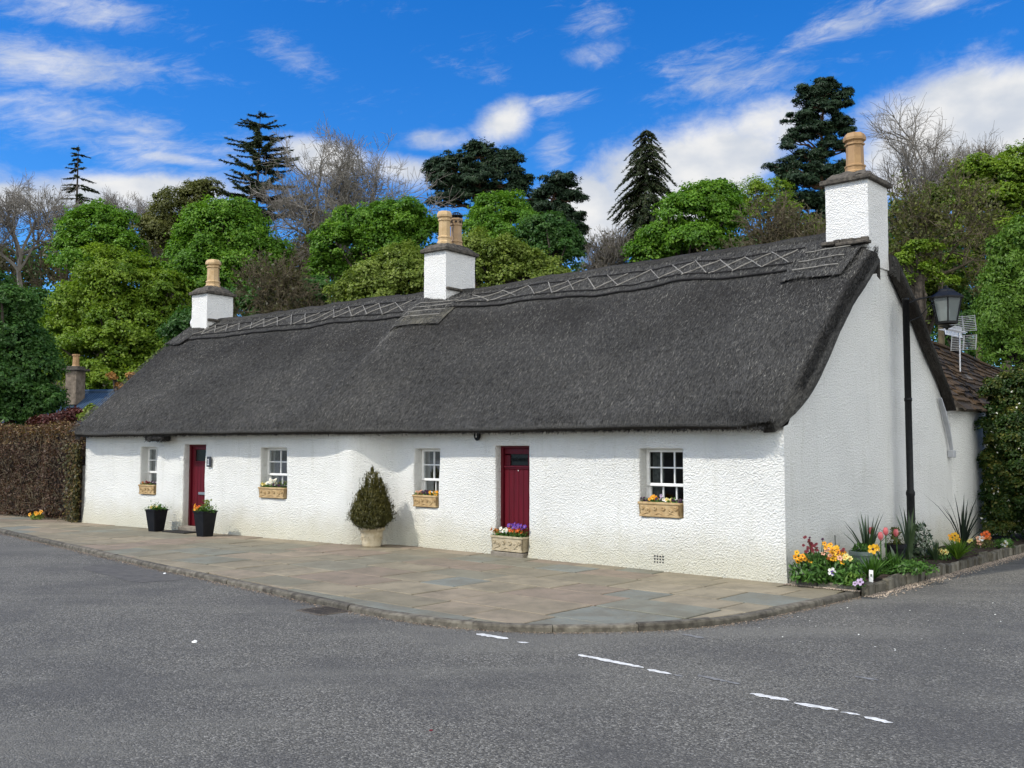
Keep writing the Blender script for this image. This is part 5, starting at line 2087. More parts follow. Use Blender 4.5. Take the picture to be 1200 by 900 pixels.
def build_plaques():
    # small slate number plate
    s = sL(246); z = zat(246, 541, K2, dL)
    R = np.stack([-dL, -vL, Z], 1)
    c = fl(s, .03, z)
    th = thing('number_plate', 'small dark slate number plate on the wall right of the glazed door', 'number plate', c)
    mb = MB(); mb.bbox(c, (.13, .03, .20), R, bev=.01); mb.build('plate', M['plaque'], th)
    nb = MB(); q = c + R @ np.array([0, .017, 0])
    nb.box(q, (.018, .006, .11), R); nb.box(q + R @ np.array([-.014, 0, .042]), (.02, .006, .016), R); nb.box(q + R @ np.array([0, 0, -.06]), (.05, .0055, .014), R)
    nb.build('numeral', M['plaque_mark'], th)
    # oval black badge hung under the eave
    s = sR(562); z = zat(562, 509.5, C, dR)
    R = np.stack([-dR, -vR, Z], 1)
    c = fr(s, .06, z)
    th = thing('wall_badge', 'small oval black metal badge with silver figure under the eave', 'wall badge', c)
    mb = MB()
    a = np.linspace(0, 2 * math.pi, 24, endpoint=False)
    ring = []
    for (k, y) in ((1, -.02), (1, .012), (.9, .02), (.78, .012), (.0, .01)):
        ring += [c + R @ np.array([k * .062 * math.cos(t), y, k * .085 * math.sin(t) * (1.12 if math.sin(t) < 0 else 1)]) for t in a]
    f = [(i * 24 + j, i * 24 + (j + 1) % 24, (i + 1) * 24 + (j + 1) % 24, (i + 1) * 24 + j) for i in range(4) for j in range(24)]
    mb.add(np.array(ring), f); mb.build('shield', M['black_iron'], th)
    fg = MB()
    for (x, zz, r) in ((0, .032, .019), (0, .0, .016), (.0, -.028, .02), (.012, .018, .01)):
        p = c + R @ np.array([x - .006, .018, zz])
        t = np.linspace(0, 2 * math.pi, 12, endpoint=False)
        v = [p + R @ np.array([r * math.cos(q), 0, r * math.sin(q)]) for q in t] + [p + R @ np.array([0, r * .5, 0])]
        fg.add(np.array(v), [(k, (k + 1) % 12, 12) for k in range(12)])
    fg.build('silver_figure', M['steel'], th)


build_plaques()


# ------------------------------------------------------------------ flower bed along the gable
def strap_clump(b, n, h, spread, m, name, label, cat, seed, wid=.02, stiff=.5, group=None, parts=()):
    th = thing(name, label, cat, b, group)
    rng = np.random.default_rng(seed)
    mb = MB()
    for i in range(n):
        a = rng.uniform(0, 2 * math.pi)
        lean = abs(rng.normal(0, spread)); hh = h * rng.uniform(.55, 1.05)
        o = np.array([math.cos(a), math.sin(a), 0]); t = np.array([-math.sin(a), math.cos(a), 0])
        rows = []
        for k in range(5):
            q = k / 4
            p = b + o * (rng.uniform(0, .004) + .02 + lean * hh * (q ** (1 + stiff)) * 1.3) + Z * hh * (q - .22 * lean * q * q * (1.4 - stiff))
            w = wid * (1 - q) ** .55 * (.6 + .4 * min(1, q * 4)) * .5
            rows += [p - t * w, p + t * w]
        mb.add(np.array(rows), [(2 * k, 2 * k + 1, 2 * k + 3, 2 * k + 2) for k in range(4)], rng.random())
    mb.build('leaves', m, th)
    return th


def leafy_clump(th, b, rx, h, n, m, seed, size=.05, part='leaves', ry=None):
    rng = np.random.default_rng(seed)
    a = rng.uniform(0, 2 * np.pi, n); r = np.sqrt(rng.uniform(0, 1, n)); z = rng.uniform(0, 1, n)
    prof_ = np.sqrt(np.clip(1 - (z - .25) ** 2 / .7, .05, 1))
    p = b + np.stack([np.cos(a) * r * rx * prof_, np.sin(a) * r * (ry or rx) * prof_, .01 + z * h], 1)
    nr = np.stack([np.cos(a), np.sin(a), np.full(n, .9)], 1) + rng.normal(0, .6, (n, 3))
    mb = MB(); mb.leaves(p, nr, rng.uniform(.7, 1.4, n) * size, rng.uniform(.3, .5, n) * size, rng.random(n), tdir=np.stack([np.cos(a) * .7, np.sin(a) * .7, np.ones(n)], 1) + rng.normal(0, .3, (n, 3)))
    return mb.build(part, m, th)


def build_bed():
    rng = np.random.default_rng(17); rr = random.Random(17)
    # soil
    ts = np.linspace(.02, 12, 90); ss = np.linspace(.02, EDGE_S + .05, 12)
    v = []
    for t in ts:
        for k, s in enumerate(ss):
            p = fr(s, -t, 0)
            e = min(1, k / 2, (11 - k) / 2)
            v.append(p + Z * (.035 + .035 * e + .02 * n3(p, 5, 2) + rng.normal(0, .006)))
    f = [(i * 12 + j, i * 12 + j + 1, (i + 1) * 12 + j + 1, (i + 1) * 12 + j) for i in range(len(ts) - 1) for j in range(11)]
    o = MB().add(np.array(v), f).build('soil', M['soil'], smooth=True); bm_flip_up(o); tag(o, kind='structure')
    # clods and leaf litter on the soil
    # edging stones
    t = .0
    k = 0
    while t < 12:
        ln = rng.uniform(.17, .34)
        h = rng.uniform(.15, .2)
        c = fr(EDGE_S + rng.normal(0, .012), -(t + ln / 2), .0)
        R = np.stack([vR, dR, Z], 1) @ rot2(rng.normal(0, .05))
        mb = MB(); mb.bbox(c + Z * (h / 2 - .095), (ln - .012, rng.uniform(.07, .095), h), R, rng.random(), bev=.02)
        V = mb.V[0]; mb.V[0] = V + rng.normal(0, .006, V.shape)
        o = mb.build('edging_stone', M['stone_edge'], loc=c)
        tag(o, 'rough grey upright stone in the edging row of the flower bed', 'edging stone', 'edging stones of the flower bed')
        t += ln
    for (s0, s1) in ((-.06, -.42), (-.44, -.9)):
        c = fr((s0 + s1) / 2, .03, .0)
        mb = MB(); mb.bbox(c + Z * .03, (abs(s1 - s0), .07, .07), np.stack([dR, vR, Z], 1) @ rot2(rng.normal(0, .03)), rng.random(), bev=.02)
        tag(mb.build('edging_slab', M['stone_edge'], loc=c), 'long low reddish slab edging the front of the flower bed' if s0 > -.1 else 'long low slab edging the flower bed next to the white tag', 'edging slab', 'low slabs at the bed front')
    # gravel strip outside the edging
    N = 4200
    tq = rng.uniform(-.05, 12, N); off = np.abs(rng.normal(0, .09, N)) + .045
    p = C[None] + vR[None] * tq[:, None] + dR[None] * (EDGE_S - off)[:, None]
    p[:, 2] = ROAD_Z + .006
    N2 = 900
    p2 = C[None] + dR[None] * rng.uniform(EDGE_S, -.04, N2)[:, None] - vR[None] * (.075 + np.abs(rng.normal(0, .035, N2)))[:, None]
    p2[:, 2] = .006
    p = np.concatenate([p, p2]); N = len(p)
    g = MB()
    base = np.array([[1, 0, 0], [0, 1, 0], [-1, 0, 0], [0, -1, 0], [0, 0, .9], [0, 0, -.6]])
    fc = np.array([[0, 1, 4], [1, 2, 4], [2, 3, 4], [3, 0, 4], [1, 0, 5], [2, 1, 5], [3, 2, 5], [0, 3, 5]])
    sz = rng.uniform(.006, .013, N)
    vv = base[None] * sz[:, None, None] * rng.uniform(.7, 1.3, (N, 6, 1)) + p[:, None, :]
    g.add(vv.reshape(-1, 3), (np.arange(N)[:, None, None] * 6 + fc[None]).reshape(-1, 3), np.repeat(rng.random(N), 6))
    tag(g.build('gravel', M['gravel']), 'pinkish gravel scattered along the foot of the bed edging', 'gravel', kind='stuff')

    def at(px, py, z=.06): return G(px, py, z)
    # wallflowers at the corner
    b = at(957, 681)
    th = thing('wallflower_clump', 'golden wallflowers with dark maroon buds at the white corner', 'wallflowers', b, 'flower bed plants')
    leafy_clump(th, b, .34, .32, 1500, M['lf_bed'], 41, .07, ry=.22)
    stems = MB()
    for (px, py, c, r) in [(932, 653, 'gold', .05), (934, 648, 'yellow', .045), (943, 655, 'gold', .045), (966, 637, 'gold', .04), (968, 645, 'peach', .04), (975, 648, 'gold', .05), (980, 644, 'yellow', .05),
                           (978, 655, 'gold', .05), (983, 652, 'yellow', .05), (972, 652, 'rust', .04), (986, 648, 'gold', .045), (976, 643, 'yellow', .045), (948, 633, 'maroon', .03), (949, 637, 'maroon', .028), (957, 642, 'maroon', .034), (947, 643, 'maroon', .034),
                           (951, 641, 'maroon', .03), (964, 632, 'plum', .028), (988, 645, 'maroon', .028), (944, 647, 'maroon', .03), (949, 630, 'plum', .025), (955, 639, 'maroon', .03)]:
        q = D(px, py, b[1] - .12 + rr.uniform(-.1, .15))
        stems.tube([b + np.array([(q[0] - b[0]) * .5, (q[1] - b[1]) * .5, .1]), q], .005, 4, .4)
        bloom(th, c, q, r * .72 // .002 * .002, (-.3, -1, .6), rr)
        for _k in range(0 if c == 'plum' else 3): bloom(th, c, q + np.array([rr.uniform(-.07, .07), rr.uniform(-.06, .06), rr.uniform(-.07, .04)]), r * .72 // .002 * .002, (-.3, -1, .8), rr)
    stems.build('stems', M['lf_bed'], th)
    # primrose mound beside it
    b = at(993, 684)
    th = thing('primrose_clump', 'bushy primroses with peach and cream flowers beside the golden wallflowers', 'primroses', b, 'flower bed plants')
    leafy_clump(th, b, .22, .30, 800, M['lf_bed'], 42, .065)
    for (px, py, c) in [(984, 654, 'peach'), (990, 654, 'lemon'), (992, 652, 'lemon'), (996, 655, 'lemon'), (987, 659, 'gold')]:
        bloom(th, c, D(px, py, b[1] - .1), .036, (-.2, -1, .7), rr)
    # small bright plant on the edge
    b = at(1000, 686)
    th = thing('seedling_clump', 'small bright green seedlings at the bed front left of the pansies', 'seedlings', b, 'flower bed plants')
    leafy_clump(th, b, .13, .14, 260, M['lf_willow'], 43, .05)
    # pansies
    b = at(1004, 688.5)
    th = thing('pansy', 'lilac and plum pansies on bare soil by the white tag', 'pansy', b, 'flower bed plants')
    leafy_clump(th, b, .1, .07, 120, M['lf_dark'], 44, .04)
    for (px, py, c, r) in [(1002, 684, 'lilac', .03), (1008, 682, 'lilac', .045), (1010, 684, 'plum', .03)]:
        bloom(th, c, D(px, py, b[1] - .1), r, (-.2, -1, .5), rr)
    b = at(976, 682.5)
    th = thing('viola', 'single white and violet viola low among the corner leaves', 'viola', b, 'flower bed plants')
    leafy_clump(th, b, .05, .12, 60, M['lf_dark'], 45, .04)
    bloom(th, 'white', D(975, 670, b[1] - .15), .05, (-.2, -1, .4), rr); bloom(th, 'purple', D(975.5, 671, b[1] - .17), .028, (-.2, -1, .3), rr)
    # white plant tag
    b = at(1019, 682.5)
    th = thing('plant_tag', 'white plastic plant tag leaning in the soil before the strap leaves', 'plant tag', b)
    mb = MB(); R = np.array([[1, 0, .12], [0, 1, .25], [-.15, -.25, 1]]); mb.bbox(b + np.array([.02, 0, .07]), (.05, .004, .15), R, bev=.002); mb.build('tag_blade', M['white_plastic'], th)
    mk = MB()
    mk.box(b + np.array([.02, -.006, .085]), (.02, .003, .03), R); mk.build('tag_print', M['lf_strap'], th)
    # strappy plants
    strap_clump(at(1017, 668), 34, .78, .30, M['lf_strap'], 'spiky_plant', 'spiky strap-leaved plant behind the yellow daffodil', 'spiky plant', 51, .055, .9, 'flower bed plants')
    strap_clump(at(1066, 660), 26, .82, .30, M['lf_strap'], 'spiky_plant', 'spiky strap-leaved plant at the foot of the lamp post', 'spiky plant', 52, .06, .9, 'flower bed plants')
    strap_clump(at(1129, 649), 30, .95, .34, M['lf_dark_strap'], 'spiky_plant', 'dark spiky-leaved plant tall beside the red primula', 'spiky plant', 53, .036, .9, 'flower bed plants')
    strap_clump(at(1022, 679), 130, .34, .6, M['lf_bed'], 'daffodil_leaves', 'floppy green bulb leaves behind the white plant tag', 'bulb leaves', 54, .03, .3, 'flower bed plants')
    strap_clump(at(1047, 672), 130, .30, .65, M['lf_bed'], 'daffodil_leaves', 'floppy green bulb leaves in front of the black pot', 'bulb leaves', 55, .028, .3, 'flower bed plants')
    strap_clump(at(1122, 655), 110, .34, .6, M['lf_willow'], 'daffodil_leaves', 'bright green bulb leaves below the tall dark spikes', 'bulb leaves', 56, .028, .3, 'flower bed plants')
    strap_clump(at(1096, 657), 60, .32, .5, M['lf_strap'], 'daffodil_leaves', 'thin green bulb leaves between lamp post and cream primroses', 'bulb leaves', 57, .026, .4, 'flower bed plants')
    b = at(980, 676)
    th = thing('dark_stalks', 'three thin dark upright stalks behind the golden wallflowers', 'stalks', b, 'flower bed plants')
    mb = MB()
    for (dx, h_) in ((-.05, .42), (.0, .52), (.05, .40)): mb.tube([b + [dx * .3, 0, 0], b + [dx, .02, h_]], .006, 5)
    mb.build('stalk', M['lf_dark_strap'], th)
    # daffodil
    b = at(1024, 676)
    th = thing('daffodil', 'single yellow daffodil in front of the spiky strap leaves', 'daffodil', b, 'flower bed plants')
    q = D(1023, 643.5, b[1] - .02)
    mb = MB(); mb.tube([b, q], .006, 5, .5); mb.build('stem', M['lf_bed'], th)
    bloom(th, 'yellow', q, .065, (-.2, -1, .2), rr); bloom(th, 'yellow', q + np.array([.05, 0, .015]), .05, (.5, -1, .2), rr)
    # tulips
    for (px, py, bx, by, lab) in ((1021, 623, 1022, 668, 'leftmost of the pink tulips, topping the spiky leaves'), (1032, 629, 1031, 673, 'pink tulip standing lowest among the pink tulips'), (1038, 623.5, 1037, 671, 'tall pink tulip between lowest tulip and black pot'), (1050, 625, 1051, 666, 'pale pink tulip drooping over the black pot')):
        b = at(bx, by); q = D(px, py + 3, b[1])
        th = thing('tulip', lab, 'tulip', b, 'pink tulips')
        mb = MB(); mb.tube([b, (b + q) / 2 + [.01, 0, 0], q], .008, 6, .5); mb.build('stem', M['lf_bed'], th)
        hd = MB()
        for lay in range(2):
            for k in range(3):
                a = k * 2.094 + lay * 1.047
                d = np.array([math.cos(a), math.sin(a), 0]); t = np.array([-math.sin(a), math.cos(a), 0])
                rows = []
                for (z, r, w) in ((-.012, .005, .005), (.012, .021, .019), (.04, .027, .023), (.07, .024, .017), (.094, .015, .003)):
                    rows += [q + d * r - t * w + Z * z, q + d * (r + .006) + Z * z, q + d * r + t * w + Z * z]
                hd.add(np.array(rows), [(3 * i + j, 3 * i + j + 1, 3 * i + j + 4, 3 * i + j + 3) for i in range(4) for j in range(2)], .3 + .3 * lay + .1 * k)
        hd.build('flower_head', P['pink'], th, smooth=True)
        lf = MB(); rl = np.random.default_rng(int(px))
        for k in range(3):
            a = rl.uniform(0, 6.28); o = np.array([math.cos(a), math.sin(a), 0]); t = np.array([-math.sin(a), math.cos(a), 0])
            rows = []
            for j in range(5):
                s = j / 4; w = .03 * math.sin(math.pi * (.15 + .85 * s)) if s < 1 else 0
                pp = b + o * (.02 + .12 * s * s) + Z * (.3 * s)
                rows += [pp - t * w, pp + t * w]
            lf.add(np.array(rows), [(2 * j, 2 * j + 1, 2 * j + 3, 2 * j + 2) for j in range(4)], rl.random())
        lf.build('leaves', M['lf_strap'], th)
    # black pots standing in the bed
    def bed_pot(px, py, w, h, lab, plant):
        b = at(px, py)
        th = thing('garden_pot', lab, 'garden pot', b, 'pots in the flower bed')
        mb = MB(); mb.lathe([(w * .38, 0), (w * .48, h * .8), (w * .53, h * .82), (w * .53, h), (w * .46, h), (w * .44, h * .8)], b, 18); mb.build('pot', M['black_plastic'] if plant else simple_mat('grey_green_pot', (.12, .16, .15), (.2, .24, .22), 5, .6), th)
        so = MB(); so.lathe([(w * .45, h * .85), (0, h * .86)], b, 14); so.build('soil', M['soil'], th)
        leafy_clump(th, b + Z * h * .85, w * .42, .26 if plant else .12, 260, M['lf_olive'] if plant else M['lf_bed'], int(px), .05)
    bed_pot(1050, 663, .27, .30, 'black plastic pot with olive sprigs beneath the palest tulip', True)
    bed_pot(1010, 671, .3, .28, 'grey green pot half hidden behind the bulb leaves', False)
    # shrubby bits and primulas farther along
    b = at(1078, 655)
    th = thing('leafy_herb', 'leafy green herb just right of the lamp post', 'herb', b, 'flower bed plants')
    leafy_clump(th, b, .2, .5, 420, M['lf_strap'], 61, .075)
    b = at(1062, 672)
    th = thing('ground_cover_clump', 'low spreading dark green clump in front of the lamp post', 'ground cover', b, 'flower bed plants')
    leafy_clump(th, b, .42, .15, 800, M['lf_bed'], 62, .06, ry=.25)
    for (px, py, c, lab, fl_, sd) in ((1101, 656, 'lemon', 'cream primroses low on bare soil right of the lamp post', [(1097, 645, 'lemon', .045), (1101, 648, 'lemon', .05), (1103, 646, 'lemon', .045), (1108, 647, 'lemon', .045)], 71),
                                   (1117, 652, 'gold', 'golden wallflower behind bright green bulb leaves', [(1116, 630, 'gold', .07), (1119, 628, 'yellow', .06), (1121, 632, 'gold', .06), (1137, 634, 'lemon', .05)], 72),
                                   (1152, 642, 'orange', 'red and peach primulas at the far end of the bed', [(1146, 632, 'peach', .055), (1150, 631, 'white', .05), (1153, 628, 'orange', .06), (1156, 626, 'orange', .06), (1148, 636, 'peach', .05), (1158, 630, 'rust', .05), (1149, 643, 'white', .035)], 73),
                                   (1177, 642, 'white', 'single white primrose near the dark evergreen shrub', [(1177, 637, 'white', .06), (1179, 638, 'lemon', .05)], 74)):
        b = at(px, py)
        th = thing('primula', lab, 'primula', b, 'flower bed plants')
        leafy_clump(th, b, .17, .13, 240, M['lf_bed'] if c != 'orange' else M['lf_olive'], sd, .06)
        for (fx, fy, fc_, r) in fl_: bloom(th, fc_, D(fx, fy, b[1] - .08), r, (-.2, -1, .5), rr)
    # small green litter over the bed
    N = 700
    tq = rng.uniform(.1, 9, N); sq_ = rng.uniform(EDGE_S + .08, -.05, N)
    p = C[None] + vR[None] * tq[:, None] + dR[None] * sq_[:, None]; p[:, 2] = .085 + rng.uniform(0, .03, N)
    lt = MB(); lt.leaves(p, rng.normal(0, .5, (N, 3)) + Z, rng.uniform(.03, .07, N), .02, rng.random(N))
    tag(lt.build('weeds', M['lf_bed']), 'scattered small weeds and fallen leaves over the dark bed soil', 'weeds', kind='stuff')


build_bed()


# ------------------------------------------------------------------ road furniture
def build_street_bits():
    rng = np.random.default_rng(23)
    c = G(380, 715.5, ROAD_Z + .004)
    u = unit(G(430, 723, 0) - G(344, 705, 0))
    n = np.array([-u[1], u[0], 0])
    R = np.stack([u, n, Z], 1)
    th = thing('drain_grate', 'rusty iron drain grate in the gutter beside the kerb', 'drain grate', c)
    fm = MB()
    for s_ in (-1, 1):
        fm.bbox(c + n * s_ * .19 - Z * .004, (.46, .03, .02), R, bev=.004); fm.bbox(c + u * s_ * .22 - Z * .004, (.03, .345, .02), R, bev=.004)
    for k in range(7):
        fm.box(c + u * (-.17 + k * .056) + Z * .004, (.015, .345, .004), R)
    fm.build('grate_bars', simple_mat('rusty_iron', (.06, .052, .045), (.11, .09, .07), 14, .8, .5, 50), th)
    pit = MB(); pit.box(c + Z * .0, (.42, .36, .004), R); pit.build('pit', M['soot_and_hole_shade'], th)  # flat near-black plate, the shade of the pit put into its colour
    # stray bits on the tarmac
    def pebble(px, py, r, m, name, lab, cat, sq=.6):
        p = G(px, py, ROAD_Z)
        mb = MB()
        mb.lathe([(r * .7, 0), (r, r * .3 * sq), (r * .85, r * .8 * sq), (r * .4, r * 1.15 * sq), (0, r * 1.2 * sq)], p, 9)
        V = mb.V[0]; mb.V[0] = V + rng.normal(0, r * .1, V.shape)
        tag(mb.build(name, m, loc=p), lab, cat)
    pebble(228, 753, .026, M['white_wood'], 'pebble', 'white pebble alone on the open tarmac at left', 'pebble')
    pebble(193, 672.5, .02, M['white_wood'], 'pebble', 'white pebble on the tarmac patch by the kerb', 'pebble')
    pebble(505, 856, .013, P['maroon'], 'fallen_petal', 'dark red fallen petal on the tarmac near the front', 'petal', .3)
    pebble(394.5, 622, .025, M['white_wood'], 'pebble', 'small white pebble on the flags by the potted conifer', 'pebble') if False else None
    N = 60
    p = np.array([G(rng.uniform(880, 1200), rng.uniform(695, 775), ROAD_Z + .004) for _ in range(N)])
    lt = MB(); lt.leaves(p, rng.normal(0, .25, (N, 3)) + Z, rng.uniform(.012, .035, N), rng.uniform(.008, .018, N), rng.uniform(.2, 1, N))
    tag(lt.build('petal_litter', P['white']), 'pale fallen petals scattered on the tarmac beside the flower bed', 'litter', kind='stuff')


build_street_bits()


# ------------------------------------------------------------------ hedge, left house, right shrub
def build_hedge():
    rng = np.random.default_rng(29)
    b = fl(LL + .15, -.5)
    th = thing('copper_hedge', 'clipped brown copper beech hedge beside the white cottage end', 'hedge', b)
    L0, L1, T, H = .12, 9.0, 1.1, 2.14
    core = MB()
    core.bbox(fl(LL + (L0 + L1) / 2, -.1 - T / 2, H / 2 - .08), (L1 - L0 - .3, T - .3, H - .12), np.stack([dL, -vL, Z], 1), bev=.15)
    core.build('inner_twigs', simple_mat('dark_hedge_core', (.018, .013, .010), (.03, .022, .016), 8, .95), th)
    lf = MB()
    N = 24000
    q = rng.uniform(L0, L1, N)
    z = rng.uniform(0.02, 1, N) * H
    wv = -.02 + np.array([n3((a, 0, c), 1.6, 4) for a, c in zip(q, z)]) * .16 - np.abs(rng.normal(0, .06, N)) - .12 * (z / H) ** 6
    p = K2 + dL * (LL + q)[:, None] - vL * wv[:, None] + Z * z[:, None]
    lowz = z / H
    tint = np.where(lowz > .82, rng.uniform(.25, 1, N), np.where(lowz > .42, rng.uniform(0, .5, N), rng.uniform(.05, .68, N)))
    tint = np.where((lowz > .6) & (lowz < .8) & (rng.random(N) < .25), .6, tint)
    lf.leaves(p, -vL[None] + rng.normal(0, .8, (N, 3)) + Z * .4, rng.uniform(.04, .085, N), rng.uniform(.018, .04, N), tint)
    N = 15000
    q = rng.uniform(L0, L1, N); dp = rng.uniform(0, T, N)
    hz = H + np.array([n3((a, c, 0), 1.1, 8) for a, c in zip(q, dp)]) * .14 - .1 * np.exp(-dp / .1) + rng.normal(-.02, .06, N)
    p = K2 + dL * (LL + q)[:, None] + vL * dp[:, None] + Z * hz[:, None]
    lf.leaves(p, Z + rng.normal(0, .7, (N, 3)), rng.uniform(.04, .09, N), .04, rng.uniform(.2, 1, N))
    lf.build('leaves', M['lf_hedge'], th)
    tw = MB()
    N = 1500
    q = rng.uniform(L0, L1, N); z = rng.uniform(.1, H * .95, N)
    p = K2 + dL * (LL + q)[:, None] - vL * (.0 + rng.normal(0, .05, N))[:, None] + Z * z[:, None]
    dv = np.stack([rng.normal(0, .6, N), rng.normal(0, .3, N), rng.normal(.35, .5, N)], 1); dv /= np.linalg.norm(dv, axis=1)[:, None]
    dv = dL[None] * dv[:, :1] + Z * dv[:, 2:3] - vL[None] * dv[:, 1:2] * .4
    tw.segs(p, p + dv * rng.uniform(.08, .3, N)[:, None], np.full(N, .006), np.full(N, .003), 3, rng.random(N))
    tw.build('twigs', M['bark_brown'], th)
    # ivy up the corner
    b = fl(LL + .35, .02)
    th = thing('ivy', 'yellow-green ivy climbing the end of the copper hedge beside the wall', 'ivy', b)
    iv = MB(); N = 1200
    q = np.abs(rng.normal(0, .28, N)) + .06; z = rng.uniform(0, 1.75, N)
    p = K2 + dL * (LL + q)[:, None] - vL * (.05 + np.abs(rng.normal(0, .06, N)))[:, None] + Z * z[:, None]
    iv.leaves(p, -vL[None] + rng.normal(0, .5, (N, 3)) + Z * .5, rng.uniform(.05, .09, N), rng.uniform(.04, .06, N), rng.random(N))
    iv.build('leaves', M['lf_ivy'], th)
    st = MB(); st.tube([b, b + Z * .8 + dL * .1, b + Z * 1.6 - dL * .05], [.015, .012, .006], 5); st.build('stem', M['bark'], th)
    b = fl(LL + 1.7, .16)
    th = thing('primrose_tuft', 'small tuft of yellow primroses at the foot of the copper hedge', 'primroses', b)
    leafy_clump(th, b, .17, .14, 200, M['lf_yellow'], 5, .06)
    rr = random.Random(2)
    for k in range(6): bloom(th, 'gold', b + np.array([rr.uniform(-.14, .14), -.08, .12 + rr.uniform(0, .07)]), .045, (0, -1, .6), rr)
    # grey post at the wall end
    c = fl(LL + .09, -.05)
    pm = MB(); pm.bbox(c + Z * .62, (.09, .09, 1.3), np.stack([dL, -vL, Z], 1), bev=.01)
    tag(pm.build('fence_post', simple_mat('weathered_grey_wood', (.14, .135, .125), (.22, .21, .2), 12, .9, .5, 30), loc=c), 'weathered grey wooden post between hedge and cottage end', 'post')


build_hedge()


def build_far_house():
    Y = 40.0
    b = D(95, 500, Y); b[2] = terrain_h(b[0], b[1])
    th = thing('blue_roofed_house', 'low house with blue sheet roof and stone chimney beyond the hedge', 'house', b)
    r0, r1 = D(-40, 464, Y + 1), D(170, 460, Y - 1)
    zr = D(95, 461.5, Y)[2]
    r0[2] = r1[2] = zr
    ax = unit(r1 - r0); out = np.array([ax[1], -ax[0], 0]); out = out * (-1 if out[1] > 0 else 1)
    ez = zr - 1.7
    wl = MB()
    a, c = r0 + out * 2.6, r1 + out * 2.6; d, e = r0 - out * 2.6, r1 - out * 2.6
    lo = b[2] - .2
    P4 = [a, c, e, d]
    for i in range(4):
        p, q = P4[i].copy(), P4[(i + 1) % 4].copy()
        v = [np.array([p[0], p[1], lo]), np.array([q[0], q[1], lo]), np.array([q[0], q[1], ez + .1]), np.array([p[0], p[1], ez + .1])]
        wl.add(np.array(v), [(0, 1, 2, 3)])
    for p0, p1, rr_ in ((c, e, r1), (d, a, r0)):
        wl.add(np.array([[p0[0], p0[1], ez], [p1[0], p1[1], ez], rr_]), [(0, 1, 2)])
    wl.build('wall', M['stone_house'], th)
    rf = MB()
    for s_ in (1, -1):
        k = 160
        v = []
        for i in range(k + 1):
            p = r0 - ax * .3 + (r1 - r0 + ax * .6) * i / k
            up = .025 if i % 2 else 0
            v += [p + Z * (.05 + up), p + out * s_ * 2.9 - Z * (zr - ez + .2 - .05 - up)]
        rf.add(np.array(v), [(2 * i, 2 * i + 1, 2 * i + 3, 2 * i + 2) for i in range(k)])
    ro = rf.build('roof', M['blue_roof'], th)
    rdg = MB(); rdg.tube([r0 + Z * .06, r1 + Z * .06], .09, 6); rdg.build('ridge_sheet', M['blue_roof'], ro)
    c = D(88, 463, Y - 1); cz = D(88, 434.5, Y - 1)[2]
    ch = MB(); R = np.stack([ax, out, Z], 1)
    cc = np.array([c[0], c[1], 0])
    ch.bbox(cc + Z * (cz + zr - .5) / 2, (.50, .56, cz - zr + .5), R, bev=.02)
    co = ch.build('chimney', M['stone_house'], ro)
    cp = MB(); cp.bbox(cc + Z * (cz + .04), (.76, .76, .1), R, bev=.02); cp.bbox(cc + Z * (cz + .13), (.5, .5, .08), R, bev=.03); cp.build('cope', M['slate_cap'], co)
    pt = MB(); pt.lathe([(.16, 0), (.15, .05), (.13, .08), (.12, .42), (.15, .44), (.15, .5), (.1, .5)], cc + Z * (cz + .15), 10); pt.build('chimney_pot', M['pot_orange'], co)


build_far_house()


# ------------------------------------------------------------------ trees
def limb(mb, p0, p1, r0, r1, rng, k=5, sides=6, wob=.05):
    q = np.linspace(0, 1, k + 1)[:, None]
    pts = p0 + (p1 - p0) * q
    ln = np.linalg.norm(p1 - p0)
    pts[1:-1] += rng.normal(0, wob * ln / k ** .5, (k - 1, 3))
    mb.tube(pts, np.linspace(r0, r1, k + 1), sides, rng.random(), cap=False)


